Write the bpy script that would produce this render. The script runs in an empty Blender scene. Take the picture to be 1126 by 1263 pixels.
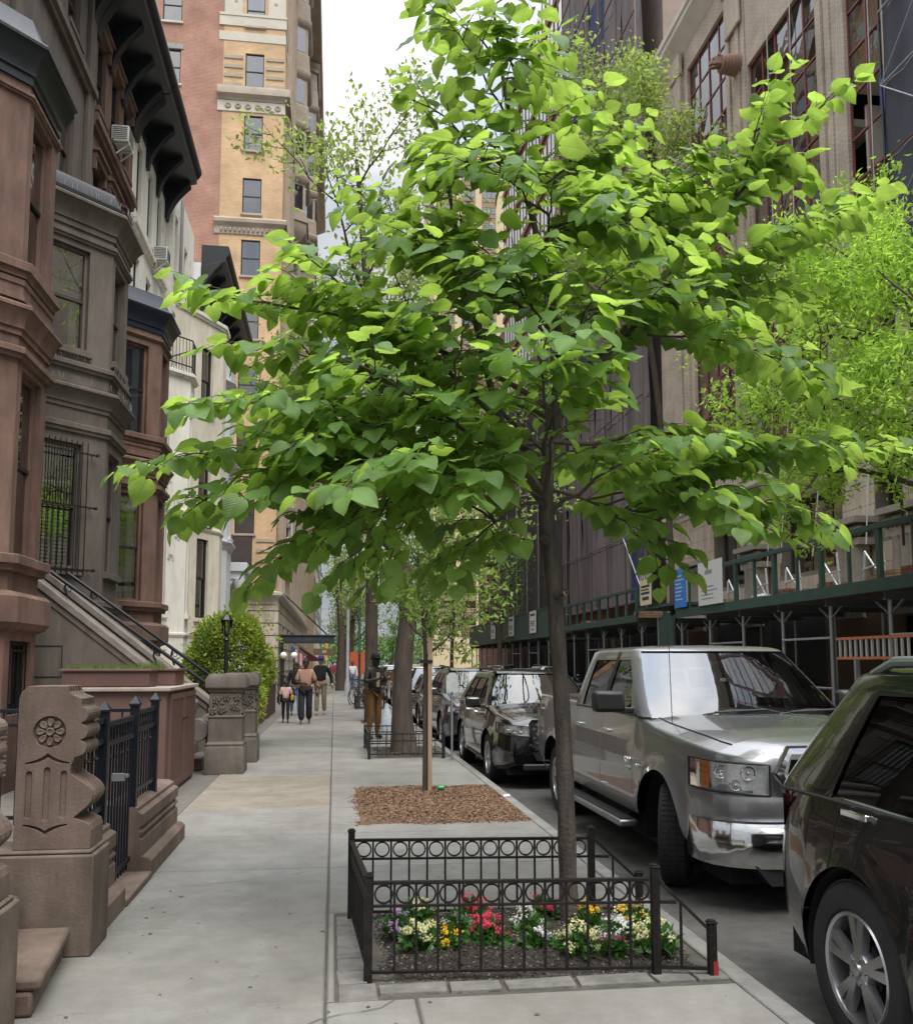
import bpy, math, random
import numpy as np
from mathutils import Vector, Matrix
random.seed(7); rng = np.random.default_rng(7)
S = bpy.context.scene
col = S.collection
rad = math.radians
# ---------------------------------------------------------------- camera, sky, sun, exposure
camd = bpy.data.cameras.new('camera'); cam = bpy.data.objects.new('camera', camd); col.objects.link(cam); S.camera = cam
YAW, PITCH = rad(7.595), rad(5.6)
cam.location = (0, 0, 1.6); cam.rotation_euler = (rad(90)+PITCH, 0, -YAW)
camd.sensor_fit = 'HORIZONTAL'; camd.sensor_width = 36; camd.lens = 36*1127/1126
camd.shift_y = (707.5-631.5)/1126; camd.clip_start = 0.05; camd.clip_end = 3000
S.render.resolution_x = 912; S.render.resolution_y = 1024
S.view_settings.view_transform = 'Standard'; S.view_settings.look = 'None'; S.view_settings.gamma = 1
S.view_settings.exposure = 1.15
try: S.view_settings.use_curve_mapping = False
except Exception: pass
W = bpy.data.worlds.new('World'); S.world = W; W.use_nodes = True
n = W.node_tree.nodes; l = W.node_tree.links; n.clear()
wo = n.new('ShaderNodeOutputWorld'); bg = n.new('ShaderNodeBackground'); bc = n.new('ShaderNodeBackground'); mx = n.new('ShaderNodeMixShader')
sky = n.new('ShaderNodeTexSky'); sky.sky_type = 'NISHITA'; sky.sun_disc = False
SUN_EL, SUN_AZ = rad(60), rad(162)
sky.sun_elevation = SUN_EL; sky.sun_rotation = SUN_AZ
l.new(sky.outputs[0], bg.inputs[0]); bg.inputs[1].default_value = 0.05
tc = n.new('ShaderNodeTexCoord'); mp = n.new('ShaderNodeMapping'); mp.inputs['Scale'].default_value = (1.0, 1.0, 2.6)
nz = n.new('ShaderNodeTexNoise'); nz.inputs['Scale'].default_value = 2.3; nz.inputs['Detail'].default_value = 7; nz.inputs['Roughness'].default_value = .55
l.new(tc.outputs['Generated'], mp.inputs[0]); l.new(mp.outputs[0], nz.inputs[0])
cr = n.new('ShaderNodeValToRGB'); cr.color_ramp.elements[0].position = .30; cr.color_ramp.elements[0].color = (.80, .80, .80, 1)
cr.color_ramp.elements[1].position = .52; cr.color_ramp.elements[1].color = (1, 1, 1, 1)
l.new(nz.outputs[0], cr.inputs[0]); l.new(cr.outputs[0], mx.inputs[0])
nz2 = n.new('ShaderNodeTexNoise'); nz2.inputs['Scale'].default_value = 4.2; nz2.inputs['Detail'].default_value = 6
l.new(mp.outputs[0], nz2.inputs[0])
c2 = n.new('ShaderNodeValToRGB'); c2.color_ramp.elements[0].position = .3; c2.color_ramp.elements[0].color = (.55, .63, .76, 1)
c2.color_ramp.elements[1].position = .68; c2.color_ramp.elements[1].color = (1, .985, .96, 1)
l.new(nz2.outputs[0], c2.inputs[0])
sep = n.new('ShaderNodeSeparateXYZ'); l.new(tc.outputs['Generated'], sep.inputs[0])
mr = n.new('ShaderNodeMapRange'); mr.inputs[1].default_value = 0.0; mr.inputs[2].default_value = 1.0; mr.inputs[3].default_value = .25; mr.inputs[4].default_value = 2.6  # cloud brightness raised steeply towards the unseen zenith, to add light on the ground
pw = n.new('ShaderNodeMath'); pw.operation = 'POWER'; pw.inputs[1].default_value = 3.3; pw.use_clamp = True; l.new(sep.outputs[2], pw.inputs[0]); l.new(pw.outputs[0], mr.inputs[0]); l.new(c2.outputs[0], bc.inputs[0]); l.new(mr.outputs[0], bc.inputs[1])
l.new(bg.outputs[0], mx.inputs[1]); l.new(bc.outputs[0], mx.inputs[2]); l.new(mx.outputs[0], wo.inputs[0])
sl = bpy.data.lights.new('sun', 'SUN'); sl.energy = 1.5; sl.angle = rad(38); sl.color = (1, .96, .9)
so = bpy.data.objects.new('sun', sl); col.objects.link(so)
sd = Vector((math.sin(SUN_AZ)*math.cos(SUN_EL), math.cos(SUN_AZ)*math.cos(SUN_EL), math.sin(SUN_EL)))
so.rotation_euler = sd.to_track_quat('Z', 'Y').to_euler(); so.location = sd*50

# ---------------------------------------------------------------- materials
MATS = {}
def mat(name, c, rough=.8, metal=0.0, var=.18, scale=6.0, bump=.0, bscale=60.0, spec=.5, coat=0.0, c2=None, streak=False, detail=6, lo=.3, hi=.7, grime=0.0):
    if name in MATS: return MATS[name]
    m = bpy.data.materials.new(name); m.use_nodes = True; N = m.node_tree.nodes; L = m.node_tree.links
    b = N['Principled BSDF']; b.inputs['Roughness'].default_value = rough; b.inputs['Metallic'].default_value = metal
    b.inputs['Specular IOR Level'].default_value = spec; b.inputs['Coat Weight'].default_value = coat; b.inputs['Coat Roughness'].default_value = .04
    g = N.new('ShaderNodeNewGeometry'); vec = g.outputs['Position']
    if streak:
        k = N.new('ShaderNodeMapping'); k.inputs['Scale'].default_value = (1, 1, .16); L.new(vec, k.inputs[0]); vec = k.outputs[0]
    t = N.new('ShaderNodeTexNoise'); t.inputs['Scale'].default_value = scale; t.inputs['Detail'].default_value = detail; t.inputs['Roughness'].default_value = .62; L.new(vec, t.inputs[0])
    r = N.new('ShaderNodeValToRGB'); r.color_ramp.elements[0].position = lo; r.color_ramp.elements[1].position = hi
    if c2 is None: a = tuple(x*(1-var) for x in c); d = tuple(min(1, x*(1+var)) for x in c)
    else: a, d = c, c2
    r.color_ramp.elements[0].color = (*a, 1); r.color_ramp.elements[1].color = (*d, 1)
    L.new(t.outputs[0], r.inputs[0]); co = r.outputs[0]
    if grime:
        k2 = N.new('ShaderNodeMapping'); k2.inputs['Scale'].default_value = (1, 1, .22 if grime < 1 else 1); L.new(g.outputs['Position'], k2.inputs[0]); gr = grime % 1 or .5
        for sc_, a_ in ((.9, gr), (5.5, gr*.7)):
            t3 = N.new('ShaderNodeTexNoise'); t3.inputs['Scale'].default_value = sc_; t3.inputs['Detail'].default_value = 9; t3.inputs['Roughness'].default_value = .7; L.new(k2.outputs[0], t3.inputs[0])
            r3 = N.new('ShaderNodeValToRGB'); r3.color_ramp.elements[0].position = .36; r3.color_ramp.elements[1].position = .62; v0 = 1-a_; r3.color_ramp.elements[0].color = (v0, v0*.98, v0*.95, 1); v1 = 1+a_*.35; r3.color_ramp.elements[1].color = (v1, v1, v1, 1); L.new(t3.outputs[0], r3.inputs[0])
            mm_ = N.new('ShaderNodeMix'); mm_.data_type = 'RGBA'; mm_.blend_type = 'MULTIPLY'; mm_.inputs[0].default_value = 1; L.new(co, mm_.inputs[6]); L.new(r3.outputs[0], mm_.inputs[7]); co = mm_.outputs[2]
    L.new(co, b.inputs['Base Color'])
    if bump:
        t2 = N.new('ShaderNodeTexNoise'); t2.inputs['Scale'].default_value = bscale; t2.inputs['Detail'].default_value = 5; L.new(g.outputs['Position'], t2.inputs[0])
        bp = N.new('ShaderNodeBump'); bp.inputs['Strength'].default_value = bump; bp.inputs['Distance'].default_value = .01
        L.new(t2.outputs[0], bp.inputs['Height']); L.new(bp.outputs[0], b.inputs['Normal'])
    MATS[name] = m; return m
def brickmat(name, c1, c2, mortar, bw, bh, axis='x', ms=.012, rough=.9):
    m = bpy.data.materials.new(name); m.use_nodes = True; N = m.node_tree.nodes; L = m.node_tree.links; b = N['Principled BSDF']
    b.inputs['Roughness'].default_value = rough
    g = N.new('ShaderNodeNewGeometry'); s = N.new('ShaderNodeSeparateXYZ'); L.new(g.outputs['Position'], s.inputs[0])
    cb = N.new('ShaderNodeCombineXYZ')
    ad = N.new('ShaderNodeMath'); ad.operation = 'ADD'; L.new(s.outputs[0], ad.inputs[0]); L.new(s.outputs[1], ad.inputs[1])
    L.new(ad.outputs[0], cb.inputs[0]); L.new(s.outputs[2], cb.inputs[1])
    t = N.new('ShaderNodeTexBrick'); t.inputs['Scale'].default_value = 1; t.inputs['Brick Width'].default_value = bw; t.inputs['Row Height'].default_value = bh
    t.inputs['Mortar Size'].default_value = ms; t.inputs['Color1'].default_value = (*c1, 1); t.inputs['Color2'].default_value = (*c2, 1); t.inputs['Mortar'].default_value = (*mortar, 1)
    t.inputs['Bias'].default_value = -.1
    L.new(cb.outputs[0], t.inputs[0])
    nn = N.new('ShaderNodeTexNoise'); nn.inputs['Scale'].default_value = .9; nn.inputs['Detail'].default_value = 8; L.new(g.outputs['Position'], nn.inputs[0])
    mi = N.new('ShaderNodeMix'); mi.data_type = 'RGBA'; mi.blend_type = 'MULTIPLY'; mi.inputs[0].default_value = .75
    rr = N.new('ShaderNodeValToRGB'); rr.color_ramp.elements[0].position = .3; rr.color_ramp.elements[0].color = (.66, .66, .66, 1); rr.color_ramp.elements[1].position = .7; rr.color_ramp.elements[1].color = (1.15, 1.15, 1.15, 1)
    L.new(nn.outputs[0], rr.inputs[0]); L.new(t.outputs[0], mi.inputs[6]); L.new(rr.outputs[0], mi.inputs[7]); L.new(mi.outputs[2], b.inputs['Base Color'])
    bp = N.new('ShaderNodeBump'); bp.inputs['Strength'].default_value = .4; bp.inputs['Distance'].default_value = .01; bp.invert = True
    L.new(t.outputs['Fac'], bp.inputs['Height']); L.new(bp.outputs[0], b.inputs['Normal'])
    return m
def leafmat(name, c, tr, mixf=.5, rough=.42, scale=9, spec=.5, var=.25):
    m = bpy.data.materials.new(name); m.use_nodes = True; N = m.node_tree.nodes; L = m.node_tree.links; b = N['Principled BSDF']; o = N['Material Output']
    b.inputs['Roughness'].default_value = rough; b.inputs['Specular IOR Level'].default_value = spec
    g = N.new('ShaderNodeNewGeometry'); t = N.new('ShaderNodeTexNoise'); t.inputs['Scale'].default_value = scale; t.inputs['Detail'].default_value = 3; L.new(g.outputs['Position'], t.inputs[0])
    outs = []
    for cc in (c, tr):
        r = N.new('ShaderNodeValToRGB'); r.color_ramp.elements[0].position = .35; r.color_ramp.elements[1].position = .65
        r.color_ramp.elements[0].color = (*[x*(1-var) for x in cc], 1); r.color_ramp.elements[1].color = (*[min(1, x*(1+var)) for x in cc], 1)
        L.new(t.outputs[0], r.inputs[0]); outs.append(r)
    L.new(outs[0].outputs[0], b.inputs['Base Color'])
    ts = N.new('ShaderNodeBsdfTranslucent'); L.new(outs[1].outputs[0], ts.inputs[0])
    ms = N.new('ShaderNodeMixShader'); ms.inputs[0].default_value = mixf; L.new(b.outputs[0], ms.inputs[1]); L.new(ts.outputs[0], ms.inputs[2]); L.new(ms.outputs[0], o.inputs[0])
    return m
def glassmat(name, tint=(.5, .55, .55), ior=1.5, rough=.01, boost=0.0, wavy=.25):
    m = bpy.data.materials.new(name); m.use_nodes = True; N = m.node_tree.nodes; L = m.node_tree.links; o = N['Material Output']; N.remove(N['Principled BSDF'])
    f = N.new('ShaderNodeFresnel'); f.inputs[0].default_value = ior; tr = N.new('ShaderNodeBsdfTransparent'); tr.inputs[0].default_value = (*tint, 1)
    gl = N.new('ShaderNodeBsdfGlossy'); gl.inputs['Roughness'].default_value = rough
    g = N.new('ShaderNodeNewGeometry'); t = N.new('ShaderNodeTexNoise'); t.inputs['Scale'].default_value = 1.3; L.new(g.outputs['Position'], t.inputs[0])
    bp = N.new('ShaderNodeBump'); bp.inputs['Strength'].default_value = wavy; bp.inputs['Distance'].default_value = .02; L.new(t.outputs[0], bp.inputs['Height']); L.new(bp.outputs[0], gl.inputs['Normal'])
    ad = N.new('ShaderNodeMath'); ad.operation = 'ADD'; ad.use_clamp = True; ad.inputs[1].default_value = boost; L.new(f.outputs[0], ad.inputs[0])
    ms = N.new('ShaderNodeMixShader'); L.new(ad.outputs[0], ms.inputs[0]); L.new(tr.outputs[0], ms.inputs[1]); L.new(gl.outputs[0], ms.inputs[2]); L.new(ms.outputs[0], o.inputs[0])
    return m

# ---------------------------------------------------------------- objects
def tag(o, label=None, cat=None, group=None, kind=None):
    if label: o['label'] = label
    if cat: o['category'] = cat
    if group: o['group'] = group
    if kind: o['kind'] = kind
    return o
ORG = {}
def thing(name, label, cat, loc=(0, 0, 0), group=None):
    o = bpy.data.objects.new(name, None); col.objects.link(o); o.location = loc; o.empty_display_size = .1
    ORG[o.name] = Vector(loc); return tag(o, label, cat, group)
def reparent(o, p): o.parent = p
def copy_tree(o, parent=None):
    c = o.copy(); col.objects.link(c); c.parent = parent
    for ch in [x for x in o.children]: copy_tree(ch, c)
    return c
def unit(v):
    v = Vector(v); return v/v.length if v.length > 1e-9 else Vector((0, 0, 1))
class Fr:
    def __init__(s, ox, oy, ux, uy):
        k = math.hypot(ux, uy); s.o = (ox, oy); s.u = (ux/k, uy/k); s.n = (uy/k, -ux/k); s.len = k
    def p(s, u, z, d=0.0): return (s.o[0]+s.u[0]*u+s.n[0]*d, s.o[1]+s.u[1]*u+s.n[1]*d, z)
def seg(a, b): return Fr(a[0], a[1], b[0]-a[0], b[1]-a[1])
BOXF = [(0, 3, 2, 1), (4, 5, 6, 7), (0, 1, 5, 4), (1, 2, 6, 5), (2, 3, 7, 6), (3, 0, 4, 7)]
class MB:
    def __init__(s): s.v = []; s.f = []; s.m = []
    def add(s, vs, fs, mi=0):
        k = len(s.v); s.v += [tuple(x) for x in vs]; s.f += [tuple(k+i for i in q) for q in fs]; s.m += [mi]*len(fs); return s
    def quad(s, a, b, c, d, mi=0): return s.add([a, b, c, d], [(0, 1, 2, 3)], mi)
    def box(s, x0, x1, y0, y1, z0, z1, mi=0):
        return s.add([(x0, y0, z0), (x1, y0, z0), (x1, y1, z0), (x0, y1, z0), (x0, y0, z1), (x1, y0, z1), (x1, y1, z1), (x0, y1, z1)], BOXF, mi)
    def fb(s, fr, u0, u1, z0, z1, d0, d1, mi=0):
        P = fr.p; return s.add([P(u0, z0, d1), P(u1, z0, d1), P(u1, z0, d0), P(u0, z0, d0), P(u0, z1, d1), P(u1, z1, d1), P(u1, z1, d0), P(u0, z1, d0)], BOXF, mi)
    def bar(s, a, b, w, h, mi=0, up=(0, 0, 1)):
        a = Vector(a); b = Vector(b); d = unit(b-a); x = d.cross(Vector(up))
        x = unit(x) if x.length > 1e-4 else Vector((1, 0, 0)); y = x.cross(d); x = x*w/2; y = y*h/2
        return s.add([a-x-y, a+x-y, b+x-y, b-x-y, a-x+y, a+x+y, b+x+y, b-x+y], BOXF, mi)
    def tube(s, pts, r, nseg=8, mi=0, cap=True):
        pts = [Vector(p) for p in pts]; k = len(pts)
        rr = r if hasattr(r, '__len__') else [r]*k
        ref = None; rings = []; base = len(s.v)
        for i, p in enumerate(pts):
            d = unit((pts[min(i+1, k-1)]-pts[max(i-1, 0)]))
            if ref is None:
                ref = Vector((0, 0, 1)) if abs(d.z) < .9 else Vector((1, 0, 0))
                ref = unit(ref - d*ref.dot(d))
            else:
                q = ref - d*ref.dot(d); ref = unit(q) if q.length > 1e-5 else unit(d.orthogonal())
            b = d.cross(ref)
            for j in range(nseg):
                a = 2*math.pi*j/nseg; s.v.append(tuple(p+(ref*math.cos(a)+b*math.sin(a))*rr[i]))
        for i in range(k-1):
            for j in range(nseg):
                a = base+i*nseg+j; c = base+i*nseg+(j+1) % nseg; s.f.append((a, c, c+nseg, a+nseg)); s.m.append(mi)
        if cap:
            s.f.append(tuple(base+j for j in range(nseg))[::-1]); s.m.append(mi)
            s.f.append(tuple(base+(k-1)*nseg+j for j in range(nseg))); s.m.append(mi)
        return s
    def lathe(s, prof, o=(0, 0, 0), ax='z', nseg=24, mi=0, squash=(1, 1), caps=True):
        base = len(s.v); k = len(prof)
        for r, h in prof:
            for j in range(nseg):
                a = 2*math.pi*j/nseg; x, y = r*math.cos(a)*squash[0], r*math.sin(a)*squash[1]
                p = (x, y, h) if ax == 'z' else ((h, x, y) if ax == 'x' else (y, h, x))
                s.v.append((p[0]+o[0], p[1]+o[1], p[2]+o[2]))
        for i in range(k-1):
            for j in range(nseg):
                a = base+i*nseg+j; c = base+i*nseg+(j+1) % nseg; s.f.append((a, c, c+nseg, a+nseg)); s.m.append(mi)
        if caps and prof[0][0] > 1e-5: s.f.append(tuple(base+j for j in range(nseg))[::-1]); s.m.append(mi)
        if caps and prof[-1][0] > 1e-5: s.f.append(tuple(base+(k-1)*nseg+j for j in range(nseg))); s.m.append(mi)
        return s
    def prism(s, poly, f, c0, c1, mi=0):
        k = len(poly); return s.add([f(a, b, c0) for a, b in poly]+[f(a, b, c1) for a, b in poly],
            [tuple(range(k))[::-1], tuple(range(k, 2*k))]+[(i, (i+1) % k, (i+1) % k+k, i+k) for i in range(k)], mi)
    def sweep(s, plan, prof, mi=0, closed=False, caps=True):
        """plan: xy points; prof: (outward distance, z). Outward is to the right of travel. Mitred corners."""
        P = [Vector((p[0], p[1])) for p in plan]; k = len(P); base = len(s.v); m = len(prof)
        for i in range(k):
            if closed: a = (P[i]-P[i-1]).normalized(); b = (P[(i+1) % k]-P[i]).normalized()
            else:
                a = (P[i]-P[i-1]).normalized() if i > 0 else (P[1]-P[0]).normalized()
                b = (P[i+1]-P[i]).normalized() if i < k-1 else a
            na = Vector((a.y, -a.x)); nb = Vector((b.y, -b.x)); q = na+nb; q = q/(q.dot(na)) if q.length > 1e-6 else na
            for d, z in prof: s.v.append((P[i].x+q.x*d, P[i].y+q.y*d, z))
        rng_ = range(k if closed else k-1)
        for i in rng_:
            j2 = (i+1) % k
            for j in range(m-1):
                s.f.append((base+i*m+j, base+j2*m+j, base+j2*m+j+1, base+i*m+j+1)); s.m.append(mi)
        if caps and not closed:
            s.f.append(tuple(base+j for j in range(m))); s.m.append(mi)
            s.f.append(tuple(base+(k-1)*m+j for j in range(m))[::-1]); s.m.append(mi)
        return s
    def xf(s, M, start=0):
        for i in range(start, len(s.v)): s.v[i] = tuple(M @ Vector(s.v[i]))
        return s
    def build(s, name, mats, parent=None, smooth=35, bevel=0, label=None, cat=None, group=None, kind=None, fix=True):
        me = bpy.data.meshes.new(name)
        if parent is not None: o = wpos(parent)
        elif s.v:
            a = np.array(s.v); mn = a.min(0); mxx = a.max(0); o = Vector(((mn[0]+mxx[0])/2, (mn[1]+mxx[1])/2, mn[2]))
        else: o = Vector((0, 0, 0))
        a = np.array(s.v, dtype=float).reshape(-1, 3)-np.array(o)
        me.from_pydata(a.tolist(), [], s.f)
        for mm in (mats if isinstance(mats, (list, tuple)) else [mats]): me.materials.append(mm)
        if s.m: me.polygons.foreach_set('material_index', s.m)
        if fix:
            import bmesh
            bm = bmesh.new(); bm.from_mesh(me); bmesh.ops.remove_doubles(bm, verts=bm.verts, dist=1e-5) if fix == 'weld' else None
            bmesh.ops.recalc_face_normals(bm, faces=bm.faces); bm.to_mesh(me); bm.free()
        if smooth:
            me.polygons.foreach_set('use_smooth', [True]*len(me.polygons)); me.set_sharp_from_angle(angle=rad(smooth))
        ob = bpy.data.objects.new(name, me); col.objects.link(ob)
        if parent is not None: ob.parent = parent
        else: ob.location = o
        if bevel:
            b = ob.modifiers.new('bevel', 'BEVEL'); b.width = bevel; b.segments = 2; b.limit_method = 'ANGLE'; b.angle_limit = rad(40)
        tag(ob, label, cat, group, kind); return ob
def wpos(o):
    p = Vector((0, 0, 0))
    while o is not None: p += o.location; o = o.parent
    return p
def text(name, body, size, M, m, parent, depth=.002, align='CENTER', squeeze=1.0):
    cu = bpy.data.curves.new(name, 'FONT'); cu.body = body; cu.size = size; cu.extrude = depth; cu.align_x = align; cu.align_y = 'CENTER'
    ob = bpy.data.objects.new(name, cu); col.objects.link(ob)
    dg = bpy.context.evaluated_depsgraph_get(); me = bpy.data.meshes.new_from_object(ob.evaluated_get(dg))
    bpy.data.objects.remove(ob); bpy.data.curves.remove(cu)
    me.transform(M @ Matrix.Diagonal((squeeze, 1, 1, 1)))
    me.transform(Matrix.Translation(-wpos(parent)))
    me.materials.clear(); me.materials.append(m)
    o2 = bpy.data.objects.new(name, me); col.objects.link(o2); o2.parent = parent; return o2
def fmat(fr, u, z, d):
    x = Vector((fr.u[0], fr.u[1], 0)); y = Vector((0, 0, 1)); nn = Vector((fr.n[0], fr.n[1], 0)); p = fr.p(u, z, d)
    return Matrix(((x.x, y.x, nn.x, p[0]), (x.y, y.y, nn.y, p[1]), (x.z, y.z, nn.z, p[2]), (0, 0, 0, 1)))

# palette
brown = mat('red_brown_stucco', (.172, .102, .078), .82, grime=.38, var=.2, scale=1.6, bump=.25, bscale=45)
grey = mat('warm_grey_stucco', (.138, .116, .100), .8, grime=.3, var=.12, scale=1.4, bump=.2, bscale=40)
greylt = mat('pale_grey_stone', (.30, .27, .245), .85, var=.16, scale=2.5, bump=.3)
brownstone = mat('brownstone', (.120, .083, .065), .86, c2=(.20, .147, .118), scale=3.2, bump=.25, bscale=70, grime=.32)
brownstone2 = mat('darker_brownstone_base', (.105, .078, .060), .88, c2=(.185, .142, .112), scale=2.8, bump=.25, bscale=70, grime=.38)  # slightly darker brownstone for bases, upper steps and cheek walls
piermat = mat('carved_grey_brownstone', (.085, .072, .06), .85, c2=(.135, .115, .098), grime=.3, scale=4, bump=.4, bscale=60)
white = mat('peeling_white_paint', (.36, .32, .27), .8, c2=(.82, .80, .74), scale=1.7, bump=.5, bscale=14, grime=.15, detail=12, lo=.33, hi=.38)
cream = mat('cream_paint', (.76, .71, .60), .75, grime=.2, var=.08, scale=1.2, bump=.15)
bluewhite = mat('bluish_white_paint', (.62, .63, .65), .7, var=.08, scale=2)
blackpaint = mat('black_cornice_paint', (.012, .014, .018), .42, var=.3, scale=7, bump=.3, bscale=25)
iron = mat('black_iron', (.010, .011, .013), .38, metal=.0, var=.25, scale=14, bump=.15, bscale=150, spec=.6)
ironblue = mat('blue_black_iron', (.008, .010, .015), .42, var=.25, scale=14, spec=.3)
framedark = mat('dark_window_frame', (.018, .018, .018), .5, var=.2)
framebrown = mat('brown_window_frame', (.075, .048, .038), .55, var=.15)
room = mat('dark_room', (.012, .012, .013), .9, var=.3, scale=1.2)
curtain = mat('white_curtain', (.55, .53, .49), .9, var=.1)
blindm = mat('pale_blind', (.50, .47, .41), .7, var=.1)
glassw = glassmat('window_glass', (.78, .82, .82), 1.5, .015, .32, .12)
concrete = mat('sidewalk_concrete', (.165, .162, .152), .88, c2=(.235, .230, .215), scale=1.7, bump=.5, bscale=130, detail=9, grime=1.15)
concrete2 = mat('sidewalk_concrete_tan', (.20, .172, .138), .9, c2=(.275, .245, .205), scale=2.2, bump=.5, bscale=130, detail=9, grime=1.15)
concrete3 = mat('sidewalk_concrete_light', (.185, .180, .168), .88, c2=(.255, .25, .235), scale=1.4, bump=.5, bscale=130, detail=9, grime=1.15)
jointm = mat('joint_dirt', (.075, .068, .058), .95, var=.3, scale=9)
granite = mat('kerb_granite', (.16, .155, .145), .85, c2=(.25, .24, .225), scale=5, bump=.6, bscale=60)
asphalt = mat('asphalt', (.075, .073, .070), .9, c2=(.135, .13, .122), scale=2.6, bump=.8, bscale=160, detail=10, grime=1.25)
limestone = mat('limestone', (.44, .375, .30), .85, c2=(.56, .49, .395), scale=1.3, bump=.3, streak=True, grime=.25)
green = mat('shed_green_paint', (.026, .066, .056), .55, var=.2, scale=3)
galv = mat('galvanised_pipe', (.33, .34, .35), .45, metal=.6, var=.15)
barkm = mat('young_bark', (.028, .023, .019), .9, c2=(.095, .078, .064), scale=22, bump=.8, bscale=50, streak=True)
barkd = mat('dark_bark', (.045, .034, .027), .95, c2=(.10, .078, .062), scale=14, bump=1.0, bscale=30, streak=True)
# ================================================================ SETTING: ground, road, pavements
RZ = -0.17; KX = 2.03; KX2 = 2.17
MB().box(-600, 600, -60, 900, RZ-.6, RZ-.03).build('ground', mat('ground_earth', (.08, .08, .075), .95), kind='structure')
road = MB().quad((KX2-.02, -12, RZ), (11.32, -12, RZ), (11.32, 420, RZ), (KX2-.02, 420, RZ)).build('road', asphalt, kind='structure')
MB().quad((-120, 112, RZ+.004), (KX2-.02, 112, RZ+.004), (KX2-.02, 128, RZ+.004), (-120, 128, RZ+.004)).build('cross_street', asphalt, kind='structure')
sw = MB().box(-1.62, KX-.004, -6, 112, RZ-.02, -.012).build('sidewalk', jointm, kind='structure')
pav = MB().box(-5.2, -1.62, -6, 47, RZ-.02, -.006).build('areaway_paving', mat('areaway_concrete', (.13, .12, .105), .9, bump=.4), kind='structure')
far_sw = MB().box(-120, KX-.004, 128, 420, RZ-.02, -.008).build('far_pavement', concrete, kind='structure')
east = MB().box(11.3, 16.0, -6, 420, RZ-.02, 0).build('opposite_sidewalk', concrete, kind='structure')
def slab(x0, x1, y0, y1, m, g=.007, tilt=0):
    b = MB(); c = .008; t0, t1 = random.uniform(-.0015, .0015), random.uniform(-.0015, .0015)
    x0 += g; x1 -= g; y0 += g; y1 -= g
    b.add([(x0, y0, -.05), (x1, y0, -.05), (x1, y1, -.05), (x0, y1, -.05), (x0, y0, -c), (x1, y0, -c), (x1, y1, -c), (x0, y1, -c),
           (x0+c, y0+c, t0), (x1-c, y0+c, t1), (x1-c, y1-c, t1), (x0+c, y1-c, t0)],
          [(0, 1, 5, 4), (1, 2, 6, 5), (2, 3, 7, 6), (3, 0, 4, 7), (4, 5, 9, 8), (5, 6, 10, 9), (6, 7, 11, 10), (7, 4, 8, 11), (8, 9, 10, 11)])
    return b.build('slab', m, sw, smooth=0, fix=False)
rows = [-4.5, -3, -1.5, 0, 1.5, 3.05, 4.55, 5.9, 7.45, 8.9, 10.45, 12.0, 13.5, 15.05, 16.5, 18.0, 19.5, 21, 22.5, 24, 25.5, 27, 28.5, 30, 31.5, 33, 34.5, 36, 37.5, 39, 40.5, 42, 43.5, 45]
PIT = (.20, 2.03, 4.74, 6.12); MUL = (.30, 2.03, 9.35, 12.05); TP2 = (.62, 2.03, 15.7, 17.9); TP3 = (.75, 2.03, 24.6, 26.4); TP4 = (.75, 2.03, 32.3, 34.2)
PITS_ = (.20, 2.03, 4.56, 6.12)
def pits(y0, y1): return [p for p in (PITS_, MUL, TP2, TP3, TP4) if p[2] < y1-.01 and p[3] > y0+.01]
for i in range(len(rows)-1):
    y0, y1 = rows[i], rows[i+1]
    m = concrete if random.random() < .65 else concrete3
    if 10.4 < y0 < 13: m = concrete2
    if 13.4 < y0 < 16: m = concrete3
    slab(-1.62, -.02, y0, y1, m)
    # kerb side column, cut round the tree pits
    ps = pits(y0, y1); m = concrete3 if random.random() < .5 else concrete
    if y0 > 12.9 and y0 < 17: m = concrete3
    if not ps:
        xs = [-.02, KX] if y0 < 4.6 else [-.02, KX]
        if 3.0 < y0 < 4.5: xs = [-.02, .41, KX]
        for a, b in zip(xs, xs[1:]): slab(a, b, y0, y1, m)
    else:
        cuts = sorted(set([y0, y1]+[c for p in ps for c in (p[2], p[3]) if y0 < c < y1]))
        for a, b in zip(cuts, cuts[1:]):
            pp = [p for p in ps if p[2] <= a+1e-6 and p[3] >= b-1e-6]
            if pp:
                if b-a > .1: slab(-.02, pp[0][0]-(.17 if pp[0] is PITS_ else 0), a, b, m)
            elif b-a > .1: slab(-.02, KX, a, b, m)
slab(-1.62, KX, 45, 112, concrete)
# rough stone pavers edging the pit
pm = mat('rough_paver_stone', (.10, .097, .088), .92, c2=(.20, .19, .175), scale=7, bump=.9, bscale=35)
def rough(x0, x1, y0, y1, zt, parent, m, name='paver'):
    b = MB(); q = lambda s=.008: random.uniform(-s, s)
    g = .0025
    b.add([(x0+g, y0+g, -.1), (x1-g, y0+g, -.1), (x1-g, y1-g, -.1), (x0+g, y1-g, -.1), (x0+g+.005+q(), y0+g+.005+q(), zt-.006+q(.004)), (x1-g-.005+q(), y0+g+.005+q(), zt-.006+q(.004)), (x1-g-.005+q(), y1-g-.005+q(), zt-.006+q(.004)), (x0+g+.005+q(), y1-g-.005+q(), zt-.006+q(.004))], BOXF)
    return b.build(name, m, parent, smooth=0, bevel=.006)
for k in range(6): rough(.03, .19, 4.79+k*.205, 4.79+(k+1)*.205, .004, sw, pm)
for k in range(1): rough(.03, .24, 4.56, 4.79, .002, sw, pm)
xx = .24
while xx < 2.0:
    w = random.uniform(.2, .42); rough(xx, min(xx+w, 2.03), 4.60, 4.74, .012, sw, pm); xx += w
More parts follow.
